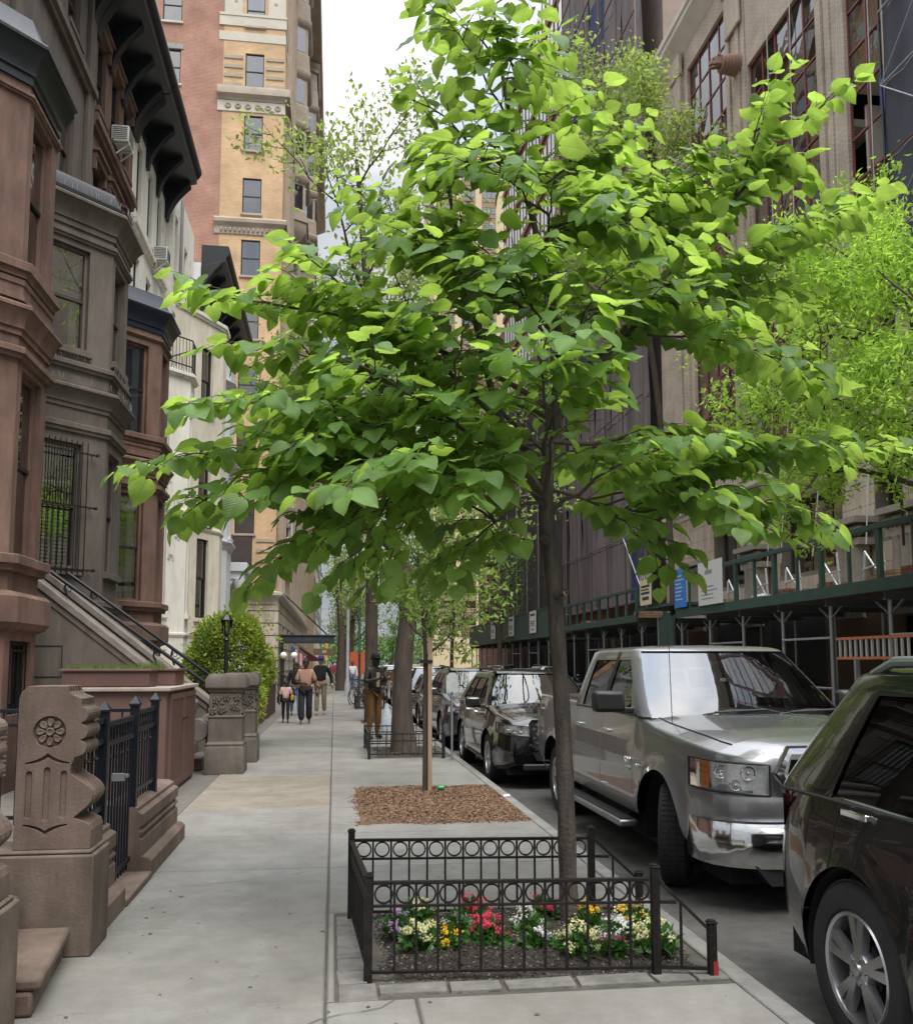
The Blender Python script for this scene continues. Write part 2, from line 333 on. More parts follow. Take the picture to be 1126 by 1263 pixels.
# kerb stones
yy = -4.0
while yy < 60:
    w = random.uniform(1.7, 2.3)
    b = MB(); b.add([(KX, yy+.004, RZ-.1), (KX2, yy+.004, RZ-.1), (KX2, yy+w-.004, RZ-.1), (KX, yy+w-.004, RZ-.1), (KX, yy+.004, .004), (KX2-.02, yy+.004, 0), (KX2-.02, yy+w-.004, 0), (KX, yy+w-.004, .004)], BOXF)
    b.build('kerb_stone', granite, sw, bevel=.012); yy += w
MB().box(KX, KX2, yy, 112, RZ-.1, 0).build('kerb', granite, kind='structure')
MB().box(11.16, 11.3, -6, 420, RZ-.1, .003).build('opposite_kerb', granite, kind='structure')
# metal manhole lids / patches of the road
b = MB().lathe([(.0, 0), (.31, 0), (.33, -.01)], (4.6, 27.0, RZ+.012), nseg=24)
b.build('manhole_cover', mat('cast_iron', (.05, .045, .04), .6, metal=.6, bump=.5), label='round iron manhole cover in the roadway', cat='manhole')

def soil(x0, x1, y0, y1, z, h, m, name, label, chipm, nchip, csize, spill=0, kind='stuff', cat='mulch'):
    nx, ny = 36, 30; b = MB(); gx = np.linspace(x0-spill, x1, nx); gy = np.linspace(y0-spill, y1+spill, ny)
    P = []
    def hz(x, y):
        u = (x-x0)/(x1-x0); v = (y-y0)/(y1-y0); e = max(0, min(1, min(u, 1-u, v, 1-v)*4.5+ (.25 if spill else 0)))
        q = math.sin(x*9+y*4)*.3+math.sin(y*13-x*5)*.3+math.sin(x*23+1)*math.sin(y*19)*.2
        return z+h*e*(.85+.15*q)+.006*q
    for yv in gy:
        for xv in gx: P.append((xv, yv, hz(xv, yv)+random.uniform(-.006, .006)))
    b.add(P, [(j*nx+i, j*nx+i+1, (j+1)*nx+i+1, (j+1)*nx+i) for j in range(ny-1) for i in range(nx-1)])
    for _ in range(nchip):
        x = random.uniform(x0-spill, x1-.01); y = random.uniform(y0-spill, y1+spill)
        if spill:
            u = (x-(x0+x1)/2)/((x1-x0)/2+spill); v = (y-(y0+y1)/2)/((y1-y0)/2+spill)
            if u*u*.9+v*v > 1.05 and random.random() < .8 and u < .5: continue
        zc = hz(x, y)+.004; a = random.uniform(0, 6.28); L_ = csize*random.uniform(.5, 1.5); w = L_*random.uniform(.2, .5); t = random.uniform(-.4, .4)
        dx, dy = math.cos(a)*L_, math.sin(a)*L_; ex, ey = -math.sin(a)*w, math.cos(a)*w
        b.add([(x-dx-ex, y-dy-ey, zc-t*L_), (x+dx-ex, y+dy-ey, zc+t*L_), (x+dx+ex, y+dy+ey, zc+t*L_+.004), (x-dx+ex, y-dy+ey, zc-t*L_+.004)], [(0, 1, 2, 3)], random.choice([1, 1, 2]))
    return b.build(name, [m]+chipm, smooth=0, fix=False, label=label, cat=cat, kind=kind)
dark_soil = mat('dark_soil', (.022, .018, .015), .95, c2=(.055, .044, .036), scale=26, bump=1, bscale=90)
soil(PIT[0], PIT[1], PIT[2], PIT[3], -.03, .10, dark_soil, 'soil', 'dark mulch and potting soil filling the fenced tree pit',
     [mat('dark_chip', (.035, .026, .02), .9), mat('grey_chip', (.17, .15, .125), .85)], 9000, .006)
mulch = mat('red_mulch', (.085, .047, .028), .95, c2=(.17, .10, .062), scale=22, bump=1, bscale=80)
soil(MUL[0], MUL[1], MUL[2], MUL[3], -.01, .05, mulch, 'mulch', 'reddish brown bark mulch spread around the staked sapling',
     [mat('mulch_chip', (.14, .075, .042), .9), mat('mulch_chip_pale', (.26, .165, .10), .9)], 15000, .011, spill=.12)
soil(TP2[0], TP2[1], TP2[2], TP2[3], -.03, .05, dark_soil, 'soil', 'bare dark soil around the thick leaning trunk', [MATS['dark_chip'], MATS['grey_chip']], 1500, .012)
soil(TP3[0], TP3[1], TP3[2], TP3[3], -.03, .05, dark_soil, 'soil', 'bare dirt at the foot of the straight dark trunk behind the man', [MATS['dark_chip'], MATS['mulch_chip']], 500, .015)
soil(TP4[0], TP4[1], TP4[2], TP4[3], -.03, .05, dark_soil, 'soil', 'dirt in the far tree pit beside the bicycles', [MATS['dark_chip'], MATS['mulch_chip']], 300, .015)
# litter on the pavement and in the gutter
b = MB(); random.seed(21)
for _ in range(260):
    x = random.uniform(2.18, 2.5) if random.random() < .6 else random.uniform(-1.3, 2.0); y = random.uniform(3.2, 22)
    if any(p[0] < x < p[1] and p[2] < y < p[3] for p in (PIT, MUL, TP2)): continue
    z = (RZ if x > 2.17 else 0)+.004; a = random.uniform(0, 6.28); L_ = random.uniform(.006, .022)
    dx, dy = math.cos(a)*L_, math.sin(a)*L_; b.add([(x-dx, y-dy, z), (x+dy*.4, y-dx*.4, z+.003), (x+dx, y+dy, z), (x-dy*.4, y+dx*.4, z+.002)], [(0, 1, 2, 3)])
b.build('leaf_litter', mat('litter', (.16, .11, .06), .9, var=.4), smooth=0, fix=False, label='small dry leaf scraps scattered on pavement and gutter', cat='litter', kind='stuff')
b = MB(); b.lathe([(.02, 0), (.026, .015), (.026, .07), (.015, .085)], (0, 0, 0), 'x', 12).xf(Matrix.Translation((1.28, 11.35, .075)))
b.build('crushed_can', mat('green_can', (.03, .30, .07), .35, metal=.3), label='small green drink can lying on the bark mulch', cat='can')
MB().add([(2.03, 10.95, .01), (2.12, 11.0, .012), (2.11, 11.05, .03), (2.04, 11.04, .02)], [(0, 1, 2, 3)]).build('paper_scrap', mat('scrap', (.7, .7, .68), .8), fix=False, label='white paper scrap on the kerb beside the mulch bed', cat='litter')

# gum spots, cracks and saw cuts in the pavement
b = MB(); random.seed(44)
for _ in range(300):
    x = random.uniform(-1.3, 2.0); y = 3.0+22*random.random()**1.5
    if any(p[0]-.2 < x < p[1] and p[2]-.2 < y < p[3]+.1 for p in (PIT, MUL, TP2)): continue
    r_ = random.uniform(.004, .014); a0 = random.random()*6; b.add([(x+r_*random.uniform(.7, 1.2)*math.cos(a0+k*.785), y+r_*random.uniform(.7, 1.2)*math.sin(a0+k*.785), .0042) for k in range(8)], [tuple(range(8))])
b.build('gum_spots', mat('old_gum', (.085, .082, .078), .9, var=.3), smooth=0, fix=False, label='old dark chewing gum spots trodden into the pavement', cat='gum spots', kind='stuff')
b = MB()
for (x, y, dx, dy, n_) in ((-1.2, 6.9, .09, .03, 12), (-.9, 10.9, .06, -.05, 10), (.5, 7.9, .10, .06, 12), (-.4, 4.0, .07, .05, 9), (1.0, 13.4, .08, .05, 10)):
    P = []
    for k in range(n_): P.append(Vector((x, y, .0045))); x += dx+random.uniform(-.03, .03); y += dy+random.uniform(-.05, .05)
    for a, c in zip(P, P[1:]): d = unit(c-a); w_ = Vector((-d.y, d.x, 0))*random.uniform(.0012, .003); b.quad(a-w_, c-w_, c+w_, a+w_)
b.build('pavement_cracks', jointm, sw, smooth=0, fix=False, kind='stuff')
# ================================================================ LEFT ROW OF HOUSES
def wallgrid(b, fr, u0, u1, z0, z1, ops=(), rev=.16, mi=0, d=0.0):
    us = sorted(set([u0, u1]+[x for o in ops for x in (o[0], o[1])])); zs = sorted(set([z0, z1]+[x for o in ops for x in (o[2], o[3])]))
    P = fr.p
    for i in range(len(us)-1):
        for j in range(len(zs)-1):
            um = (us[i]+us[i+1])/2; zm = (zs[j]+zs[j+1])/2
            if any(o[0] < um < o[1] and o[2] < zm < o[3] for o in ops): continue
            b.quad(P(us[i], zs[j], d), P(us[i+1], zs[j], d), P(us[i+1], zs[j+1], d), P(us[i], zs[j+1], d), mi)
    for o in ops:
        a, c, e, f = o[:4]; r = d-rev
        b.quad(P(a, e, d), P(a, f, d), P(a, f, r), P(a, e, r), mi); b.quad(P(c, e, d), P(c, e, r), P(c, f, r), P(c, f, d), mi)
        b.quad(P(a, f, d), P(c, f, d), P(c, f, r), P(a, f, r), mi); b.quad(P(a, e, d), P(a, e, r), P(c, e, r), P(c, e, d), mi)
def window(fr, o, parent, rev=.16, fm=None, cas=None, curt=None, sill=None, lintel=None, d=0.0, rail=.5, fw=.05, grid=None, paneparts=True, glass=None, deep=.45, name='window', lab=None):
    u0, u1, z0, z1 = o[:4]; fm = fm or framedark; cas = cas or fm; r = d-rev; P = fr.p; glass = glass or glassw
    b = MB(); e = .003
    u0 += e; u1 -= e; z0 += e; z1 -= e
    c = fw
    b.fb(fr, u0, u0+c, z0, z1, r, r+.07, 0); b.fb(fr, u1-c, u1, z0, z1, r, r+.07, 0); b.fb(fr, u0+c, u1-c, z1-c, z1, r, r+.07, 0); b.fb(fr, u0+c, u1-c, z0, z0+c, r, r+.07, 0)
    k0, k1 = r-.012, r-deep
    for q in ([(u0, z0), (u0, z1)], [(u1, z1), (u1, z0)], [(u0, z1), (u1, z1)], [(u1, z0), (u0, z0)]):
        b.quad(P(*q[0], k0), P(*q[1], k0), P(*q[1], k1), P(*q[0], k1), 1)
    b.quad(P(u0, z0, k1), P(u1, z0, k1), P(u1, z1, k1), P(u0, z1, k1), 1)
    zr = z0+(z1-z0)*rail
    if rail: b.fb(fr, u0+c, u1-c, zr-.025, zr+.025, r+.002, r+.055, 2)
    if grid:
        for g in range(1, grid[0]):
            um = u0+(u1-u0)*g/grid[0]; b.fb(fr, um-.02, um+.02, z0+c, z1-c, r+.004, r+.05, 2)
        for g in range(1, grid[1]):
            zm = z0+(z1-z0)*g/grid[1]; b.fb(fr, u0+c, u1-c, zm-.02, zm+.02, r+.006, r+.048, 2)
    w = b.build(name, [cas, room, fm], parent, smooth=0, label=lab)
    segs = [(zr+.025, z1-c, .036), (z0+c, zr-.025, .015)] if rail else [(z0+c, z1-c, .02)]
    for za, zb, dd in segs:
        t = random.uniform(-.004, .004)
        g = MB(); g.quad(P(u0+c, za, r+dd+t), P(u1-c, za, r+dd), P(u1-c, zb, r+dd-t), P(u0+c, zb, r+dd)); g.build('pane', glass, w, smooth=0, fix=False)
    if curt:
        g = MB(); dd = r-.1
        if 'drape' in curt:   # tied back drape on the left, soft folds
            n_ = 14; pts = []
            for j in range(9):
                t = j/8; zz = z1-c-(z1-z0)*.46*t; ww = (u1-u0)*(.62*(1-t)**1.3+.12)
                pts.append([P(u0+c+ww*i/n_, zz, dd+.03*math.sin(i*1.9)*(1-.3*t)) for i in range(n_+1)])
            vs = [p for row in pts for p in row]; g.add(vs, [(j*(n_+1)+i, j*(n_+1)+i+1, (j+1)*(n_+1)+i+1, (j+1)*(n_+1)+i) for j in range(8) for i in range(n_)])
        if 'sheer' in curt:
            n_ = 26; a0, a1 = u0+c, u1-c; vs = []
            for zz in (z0+c, z1-c): vs += [P(a0+(a1-a0)*i/n_, zz, dd+.02*math.sin(i*2.1)) for i in range(n_+1)]
            g.add(vs, [(i, i+1, n_+2+i, n_+1+i) for i in range(n_) if 'half' not in curt or i < 6 or i > 19])
        if g.f: g.build('curtain', curtain, w, fix=False)
        g = MB()
        if 'blind' in curt:
            zt = zr if 'low' in curt else z1-c; zb = z0+c if 'low' in curt else z1-(z1-z0)*random.uniform(.25, .5)
            zz = zb
            while zz < zt-.03:
                um = (u0+u1)/2
                g.fb(fr, u0+c+.01, um-.03, zz, zz+.035, dd-.012, dd+.012); g.fb(fr, um+.03, u1-c-.01, zz, zz+.035, dd-.012, dd+.012); zz += .062
            g.fb(fr, (u0+u1)/2-.028, (u0+u1)/2+.028, zb, zt, dd-.014, dd+.02)
        if 'shade' in curt: g.fb(fr, u0+c, u1-c, z1-(z1-z0)*random.choice([.3, .45, .6]), z1-c, dd, dd+.01)
        if g.f: g.build('blind', blindm, w, smooth=0)
    if sill: MB().fb(fr, u0-.08, u1+.08, z0-.12, z0-.004, d-rev*.6, d+.09).build('sill', sill, w, smooth=0, bevel=.008)
    if lintel:
        g = MB(); g.fb(fr, u0-.12, u1+.12, z1+.06, z1+.20, d+.002, d+.10); g.fb(fr, u0-.16, u1+.16, z1+.20, z1+.26, d+.001, d+.16)
        g.fb(fr, u0-.12, u0-.02, z1-.18, z1+.06, d+.002, d+.08); g.fb(fr, u1+.02, u1+.12, z1-.18, z1+.06, d+.002, d+.08)
        g.build('lintel', lintel, w, smooth=0, bevel=.008)
    return w
def prof(z, *steps):   # steps: (out, dz) walking upward
    p = [(0, z)]; zz = z
    for o, dz in steps: zz += dz; p.append((o, zz))
    p.append((0, p[-1][1]+.0)); return p
def crown(z, h, out, n=6, lip=.04):   # cyma-like cornice profile
    p = [(0, z), (.03, z), (.03, z+h*.18), (.06, z+h*.2)]
    for i in range(n+1):
        t = i/n; p.append((.06+(out-.06-.02)*(t**1.7), z+h*(.22+.50*t)))
    p += [(out, z+h*.74), (out, z+h*.74+lip), (out-.03, z+h*.8+lip), (0, z+h)]
    return p
def band(z, h, o, lip=.012): return [(0, z), (o*.55, z), (o*.62, z+h*.35), (o, z+h*.42), (o, z+h-lip), (o-lip, z+h), (0, z+h)]
def roof_cornice(house, x, y0, y1, zb, m, out=1.0, h=.75, br=4, ends=(1, 1)):
    pr = [(0, zb-.45), (.05, zb-.45), (.05, zb-.05), (.10, zb), (.12, zb+.05), (out*.86, zb+h*.30), (out*.88, zb+h*.5), (out*.93, zb+h*.55), (out, zb+h*.72), (out, zb+h*.86), (out-.05, zb+h), (0, zb+h)]
    c = MB().sweep([(x, y0), (x, y1)], pr).build('cornice', m, house)
    for k in range(br):
        y = y0+(y1-y0)*(k+.5)/br if not ends[0] else y0+.1+(y1-y0-.2)*k/(br-1)
        w = .10 if 0 < k < br-1 else .17
        poly = [(0.004, zb-1.0)]+[(.08+out*.62*(t**1.8), zb-1.0+(1.0+h*.12)*t) for t in (0, .2, .35, .5, .65, .8, .92, 1)]+[(out*.7, zb+h*.27), (0.004, zb+.02)]
        MB().prism(poly, lambda a, bb, cc: (x+a, cc, bb), y-w, y+w).build('bracket', m, c, bevel=.01)
    return c
def spikes(house, plan, z, d, n_per=22):
    b = MB(); f = [seg(plan[i], plan[i+1]) for i in range(len(plan)-1)]
    for fr in f:
        for k in range(int(fr.len*n_per)):
            u = (k+.5)/n_per; a = fr.p(u, z, d); q = random.uniform(-.02, .02); b.tube([a, fr.p(u+q, z+.11, d+random.uniform(-.01, .05))], .0022, 3, cap=False)
    b.build('bird_spikes', MATS.get('spike') or mat('spike', (.33, .31, .30), .4, metal=.6), house, smooth=0, fix=False, kind='stuff')
def bay_plan(mx, fx, ya, yb, yc, yd): return [(mx, ya), (fx, yb), (fx, yc), (mx, yd)]
def bayhouse(label, mx, y0, y1, zt, wm, plan, zbay, wins, fm, moulds, up, roofm, zc, capm=None, bars=None, styl='', br=4, side_low=None, low=None):
    h = thing('row_house', label, 'house', (mx, (y0+y1)/2, 0), None)
    fr = Fr(mx, y0, 0, 1)
    b = MB(); ops = [(u-y0, v-y0, a, c) for u, v, a, c in up]
    wallgrid(b, fr, 0, y1-y0, 0, zt, ops)
    X2 = mx-9
    b.quad((mx, y0, 0), (mx, y0, zt), (X2, y0, zt), (X2, y0, 0)); b.quad((mx, y1, 0), (X2, y1, 0), (X2, y1, zt), (mx, y1, zt)); b.quad((mx, y0, zt), (mx, y1, zt), (X2, y1, zt), (X2, y0, zt))
    b.build('wall', wm, h, smooth=0, fix=False)
    for o in ops: window(fr, o, h, fm=fm, cas=fm, sill=wm if styl != 'white' else None, lintel=wm if styl == 'hood' else None, curt=random.choice(['sheer', 'sheer half', 'shade']))
    # bay
    b = MB(); fs = [seg(plan[i], plan[i+1]) for i in range(3)]; bayops = []
    for k, f in enumerate(fs):
        oo = []
        for (z0, z1, sd_) in wins:
            m0 = (.28 if k == 1 else .36)
            if k == 1: a0, a1 = .17, f.len-.22
            else: a0, a1 = f.len*sd_[0], f.len*sd_[1]
            if k == 2: a0, a1 = f.len-a1, f.len-a0
            oo.append((a0, a1, z0, z1))
        if low and k == 1: oo.append(low)
        wallgrid(b, f, 0, f.len, 0, zbay, oo, rev=.15); bayops.append((f, oo))
    b.add([(p[0], p[1], zbay) for p in plan], [(0, 1, 2, 3)])
    bay = b.build('bay', wm, h, smooth=0, fix=False)
    for k, (f, oo) in enumerate(bayops):
        for i, o in enumerate(oo):
            c = None
            if k == 0 and bars and i == 0: c = 'drape blind low'
            elif k == 0: c = random.choice(['sheer half', 'sheer half shade'])
            isl = (low and k == 1 and i == len(oo)-1)
            w = window(f, o, h, rev=.15, fm=fm, cas=wm if not isl else fm, curt=c if not isl else None, sill=None if isl else wm, rail=0 if isl else .5)
            if (bars and k == 0 and i == 0) or isl:
                g = MB(); u0, u1, z0, z1 = o[:4]; dd = .11 if not isl else -.05
                e = .13 if not isl else 0
                for q in range(9 if not isl else 6):
                    u = u0-e*.4+(u1-u0+e*.8)*q/(8 if not isl else 5); g.tube([f.p(u, z0-e, dd), f.p(u, z1+(.02 if not isl else -.02), dd)], .009, 6)
                for z in ([z0-.02, (z0+z1)/2-.02, z1-.17] if not isl else [z0+.1, z1-.12]):
                    g.bar(f.p(u0-e-.1, z, dd-.01), f.p(u1+e+.1, z, dd-.01), .012, .03)
                    if not isl:
                        for u in (u0-e-.1, u1+e+.1): g.tube([f.p(u, z, dd-.01), f.p(u, z, dd+.03)], .028, 8)
                        for u in (u0-e-.05, u1+e+.05): g.tube([f.p(u, z, 0), f.p(u, z, dd)], .008, 6)
                g.build('window_bars', iron, w)
    for nm, m, pr in moulds: MB().sweep(plan, pr, caps=False).build(nm, m, h, smooth=30)
    roof_cornice(h, mx, y0+.02, y1-.02, zc, roofm, br=br)
    return h, plan
random.seed(3)
P1 = bay_plan(-5.15, -4.0, 10.6, 11.83, 13.0, 14.05)
P2 = bay_plan(-5.15, -4.0, 15.2, 16.38, 17.58, 18.7)
P3 = bay_plan(-5.15, -4.0, 19.8, 21.0, 22.02, 22.9)
P4 = bay_plan(-5.15, -4.0, 24.0, 25.22, 25.9, 26.9)
def brown_moulds(m, cap, drip=None):
    return [('plinth_course', m, [(0, 1.98), (.10, 2.02), (.16, 2.1), (.16, 2.42), (.10, 2.48), (0, 2.5)]), ('sill_course', m, band(2.74, .2, .14)),
            ('string_course', m, band(5.42, .14, .10)), ('belt_cornice', m, crown(5.72, .42, .17)), ('sill_course', m, band(6.46, .2, .12)),
            ('panel_course', m, [(0, 6.17), (.05, 6.17), (.05, 6.24), (.03, 6.25), (.03, 6.36), (.05, 6.37), (.05, 6.44), (0, 6.44)]),
            ('frieze_course', m, band(8.86, .08, .06)), ('bay_cornice', cap, crown(9.06, .62, .23)), ('bay_roof', cap, [(0.1, 9.62), (.12, 9.64), (.05, 9.78), (-.02, 9.98), (-.3, 10.0)])]
h1, _ = bayhouse('nearest red-brown stuccoed row house with peeling bay and black bay cornice', -5.15, 9.3, 14.04, 15.7, brown, P1, 9.6,
    [(2.95, 5.34, (.34, .74)), (6.72, 8.8, (.34, .74))], framedark, brown_moulds(brown, blackpaint), [], blackpaint, 15.75, styl='hood', low=(.2, .98, .95, 1.88))
gm = [('water_table', grey, band(2.5, .16, .08)), ('string_course', grey, band(5.50, .16, .08)), ('belt_cornice', grey, crown(5.92, .40, .2)),
      ('string_course', grey, band(6.58, .14, .10)), ('frieze_course', grey, band(8.86, .12, .07)), ('bay_cornice', grey, crown(9.08, .56, .24)),
      ('bay_roof', blackpaint, [(0.1, 9.60), (.14, 9.62), (.14, 9.68), (.06, 9.72), (.02, 9.9), (-.02, 9.98), (-.3, 10.0)])]
h2, _ = bayhouse('warm grey stuccoed row house with barred parlour window beside the stone stoop', -5.15, 14.06, 18.74, 15.7, grey, P2, 9.6,
    [(3.18, 5.32, (.30, .72)), (6.95, 8.75, (.27, .73))], framebrown, gm, [(16.9, 17.7, 10.6, 12.2), (15.2, 16.0, 10.6, 12.2), (17.0, 17.8, 13.75, 15.1), (15.3, 16.1, 13.75, 15.1)], blackpaint, 15.75, bars=True, styl='')
for z, d in ((6.33, .15), (6.73, .07), (9.66, .2)): spikes(h2, P2, z, d)
MB().sweep([(-5.15, 14.1), (-5.15, 18.7)], band(13.1, .3, .16)).build('string_course', grey, h2)
MB().sweep([(-5.15, 14.1), (-5.15, 18.7)], band(10.25, .16, .12)).build('string_course', grey, h2)
for y in (14.15, 18.3): MB().box(-5.148, -5.06, y, y+.4, 10.5, 15.3).build('pilaster', grey, h2, bevel=.01)
h3, _ = bayhouse('second red-brown row house with dark bay cornice between grey and white houses', -5.15, 18.76, 22.6, 15.7, brown, P3, 9.6,
    [(2.95, 5.30, (.27, .80)), (6.66, 8.72, (.27, .80))], framedark, brown_moulds(brown, mat('blue_black_cornice', (.016, .022, .038), .4, var=.25)),
    [(19.15, 19.85, 10.4, 12.1), (20.4, 21.1, 10.4, 12.1), (21.6, 22.2, 10.4, 12.1), (19.15, 19.85, 13.35, 15.0), (20.4, 21.1, 13.35, 15.0), (21.55, 22.2, 13.35, 15.0)], blackpaint, 15.75, styl='hood')
MB().sweep([(-5.15, 18.8), (-5.15, 22.56)], band(12.75, .28, .15)).build('string_course', brown, h3)
P4m = [('string_course', white, band(2.3, .1, .05)), ('string_course', white, band(5.6, .12, .05)), ('string_course', white, band(9.35, .14, .12))]
h4, _ = bayhouse('peeling white row house with iron balcony on top of its bay', -5.15, 22.62, 27.1, 15.7, white, P4, 9.5,
    [(2.9, 5.45, (.18, .62)), (5.95, 8.4, (.18, .62))], framedark, P4m,
    [(23.1, 23.75, 10.1, 12.0), (24.6, 25.25, 10.1, 12.0), (23.1, 23.7, 13.1, 14.95), (24.5, 25.1, 13.1, 14.95), (25.8, 26.4, 13.1, 14.95)], blackpaint, 15.75, styl='white')
MB().sweep([(-5.15, 22.7), (-5.15, 27.0)], band(12.5, .22, .13)).build('string_course', white, h4)
b = MB()
fs = [seg(P4[i], P4[i+1]) for i in range(3)]
for f in fs:
    for z in (9.7, 10.45): b.bar(f.p(0, z, .02), f.p(f.len, z, .02), .03, .03)
    for k in range(int(f.len/.11)): b.tube([f.p((k+.5)*.11, 9.6, .02), f.p((k+.5)*.11, 10.45, .02)], .008, 5)
b.build('balcony_railing', iron, h4)
# narrow cream house with a tall slanting bay
def simple_bay(label, name, mx, y0, y1, zt, wm, plan, zbay, ops0, ops1, up, topm=None):
    h = thing(name, label, 'house', (mx, (y0+y1)/2, 0)); fr = Fr(mx, y0, 0, 1); b = MB()
    ops = [(u-y0, v-y0, a, c) for u, v, a, c in up]; wallgrid(b, fr, 0, y1-y0, 0, zt, ops)
    X2 = mx-9; b.quad((mx, y0, 0), (mx, y0, zt), (X2, y0, zt), (X2, y0, 0)); b.quad((mx, y1, 0), (X2, y1, 0), (X2, y1, zt), (mx, y1, zt)); b.quad((mx, y0, zt), (mx, y1, zt), (X2, y1, zt), (X2, y0, zt))
    b.build('wall', wm, h, smooth=0, fix=False)
    for o in ops: window(fr, o, h, sill=wm)
    b = MB(); fs = [seg(plan[i], plan[i+1]) for i in range(len(plan)-1)]
    for k, f in enumerate(fs): wallgrid(b, f, 0, f.len, 0, zbay, ops0 if k == 0 else (ops1 if k == 1 else []))
    b.add([(p[0], p[1], zbay) for p in plan], [tuple(range(len(plan)))])
    b.build('bay', topm or wm, h, smooth=0, fix=False)
    for o in ops0: window(fs[0], o, h, sill=topm or wm, curt=random.choice([None, 'sheer half']))
    for o in ops1: window(fs[1], o, h, sill=topm or wm)
    return h, fs
P5 = [(-4.95, 28.0), (-3.75, 30.2), (-3.75, 30.95), (-4.95, 31.0)]
L5 = seg(P5[0], P5[1]).len
h5, f5 = simple_bay('cream painted brick house with tall slanting bay and dark window grilles', 'row_house', -4.95, 27.12, 31.05, 16.2, white, P5, 12.7,
    [(1.35, 1.95, 3.0, 5.5), (1.35, 1.95, 6.0, 8.6), (1.35, 1.95, 9.6, 11.7)], [], [(27.5, 28.0, 10.4, 12.2), (27.5, 28.0, 13.4, 15.2), (29.2, 29.8, 13.2, 15.0)], cream)
MB().sweep(P5, band(5.75, .12, .05), caps=False).build('string_course', cream, h5); MB().sweep(P5, band(2.4, .14, .06), caps=False).build('string_course', cream, h5)
MB().sweep(P5, band(12.55, .2, .1), caps=False).build('parapet_course', white, h5)
MB().tube([(-4.9, 28.35, 6), (-4.9, 28.35, 16.1)], .05, 8).build('drain_pipe', mat('old_pipe', (.22, .22, .22), .6), h5)
g = MB()
for z in (12.85, 13.5): g.bar((-4.9, 28.3, z), (-3.85, 30.2, z), .03, .03)
for k in range(16): t = k/15; g.tube([(-4.9+1.05*t, 28.3+1.9*t, 12.75), (-4.9+1.05*t, 28.3+1.9*t, 13.5)], .01, 5)
g.build('roof_railing', iron, h5)
# pale house with black cornice and a portico
P6 = [(-4.7, 32.2), (-3.9, 33.6), (-3.9, 35.0), (-4.7, 36.2)]
h6, f6 = simple_bay('bluish white house with heavy black roof cornice and columned porch', 'row_house', -4.7, 31.07, 40.2, 15.3, bluewhite, P6, 13.2,
    [(.45, 1.1, 6.2, 8.2), (.45, 1.1, 9.4, 11.2)], [(.35, 1.05, 6.2, 8.2), (.35, 1.05, 9.4, 11.2)], [(37.2, 38.2, 6, 8.2), (37.2, 38.2, 9.4, 11.4)])
for z, hh, o in ((5.7, .3, .16), (8.7, .35, .22), (11.6, .3, .18), (13.0, .25, .15)): MB().sweep(P6, crown(z, hh, o), caps=False).build('bay_cornice', bluewhite, h6)
roof_cornice(h6, -4.7, 31.1, 40.15, 15.15, blackpaint, out=.95, h=.8, br=8)
g = MB(); g.box(-4.69, -3.45, 36.6, 39.4, 5.2, 5.55); g.box(-4.69, -3.55, 36.7, 39.3, 4.9, 5.2); po = g.build('porch_hood', bluewhite, h6, bevel=.02)
for y in (36.85, 39.15):
    MB().lathe([(.2, .9), (.2, 1.05), (.15, 1.12), (.14, 2.6), (.12, 4.3), (.13, 4.34), (.2, 4.6), (.23, 4.75), (.23, 4.9)], (-3.75, y, 0), nseg=16).build('column', bluewhite, h6)
    MB().prism([(-4.69, 4.1), (-4.3, 4.3), (-3.95, 4.9), (-4.69, 4.9)], lambda a, bb, c: (a, c, bb), y-.1, y+.1).build('bracket', bluewhite, h6)
def ac(x, y, z, label, arms=True, s=1.0, fan=False):
    t = thing('air_conditioner', label, 'air conditioner', (x, y, z)); m = mat('ac_white', (.62, .62, .60), .5, var=.06)
    MB().box(x, x+.38*s, y-.27*s, y+.27*s, z, z+.38*s).build('casing', m, t, bevel=.015)
    g = MB()
    for k in range(7): g.box(x+.03, x+.35*s, y-.275*s, y-.27*s+.0, z+.05+.045*k*s, z+.07+.045*k*s)
    for k in range(7): g.box(x+.38*s, x+.384*s, y-.22*s, y+.22*s, z+.05+.045*k*s, z+.075+.045*k*s)
    g.build('grille', mat('ac_slot', (.09, .09, .09), .6), t, smooth=0)
    if arms:
        g = MB()
        for yy in (y-.18, y+.18): g.bar((x-.02, yy, z-.02), (x+.40*s, yy, z-.02), .03, .03); g.bar((x-.02, yy, z-.35), (x+.36*s, yy, z-.03), .025, .025)
        g.build('support_arm', m, t)
    return t
ac(-5.12, 20.6, 13.3, 'white window air conditioner on arms high on the brown house')
ac(-5.12, 25.5, 12.75, 'white air conditioner high on the peeling white house')
ac(-4.15, 34.2, 9.05, 'air conditioner between bay cornices of the bluish white house', s=1.2)
t = thing('condenser', 'round-fan condenser unit on the ledge of the cream house', 'air conditioner', (-4.3, 29.5, 12.75))
MB().box(-4.65, -4.2, 29.2, 29.9, 12.78, 13.45).build('casing', mat('condenser_grey', (.3, .3, .29), .5), t, bevel=.02)
MB().lathe([(.26, 0), (.26, .03), (.22, .03), (.20, .01), (.05, .01), (.05, .03), (0, .03)], (-4.42, 29.2-.03, 13.12), 'y', 20).build('fan_guard', iron, t)

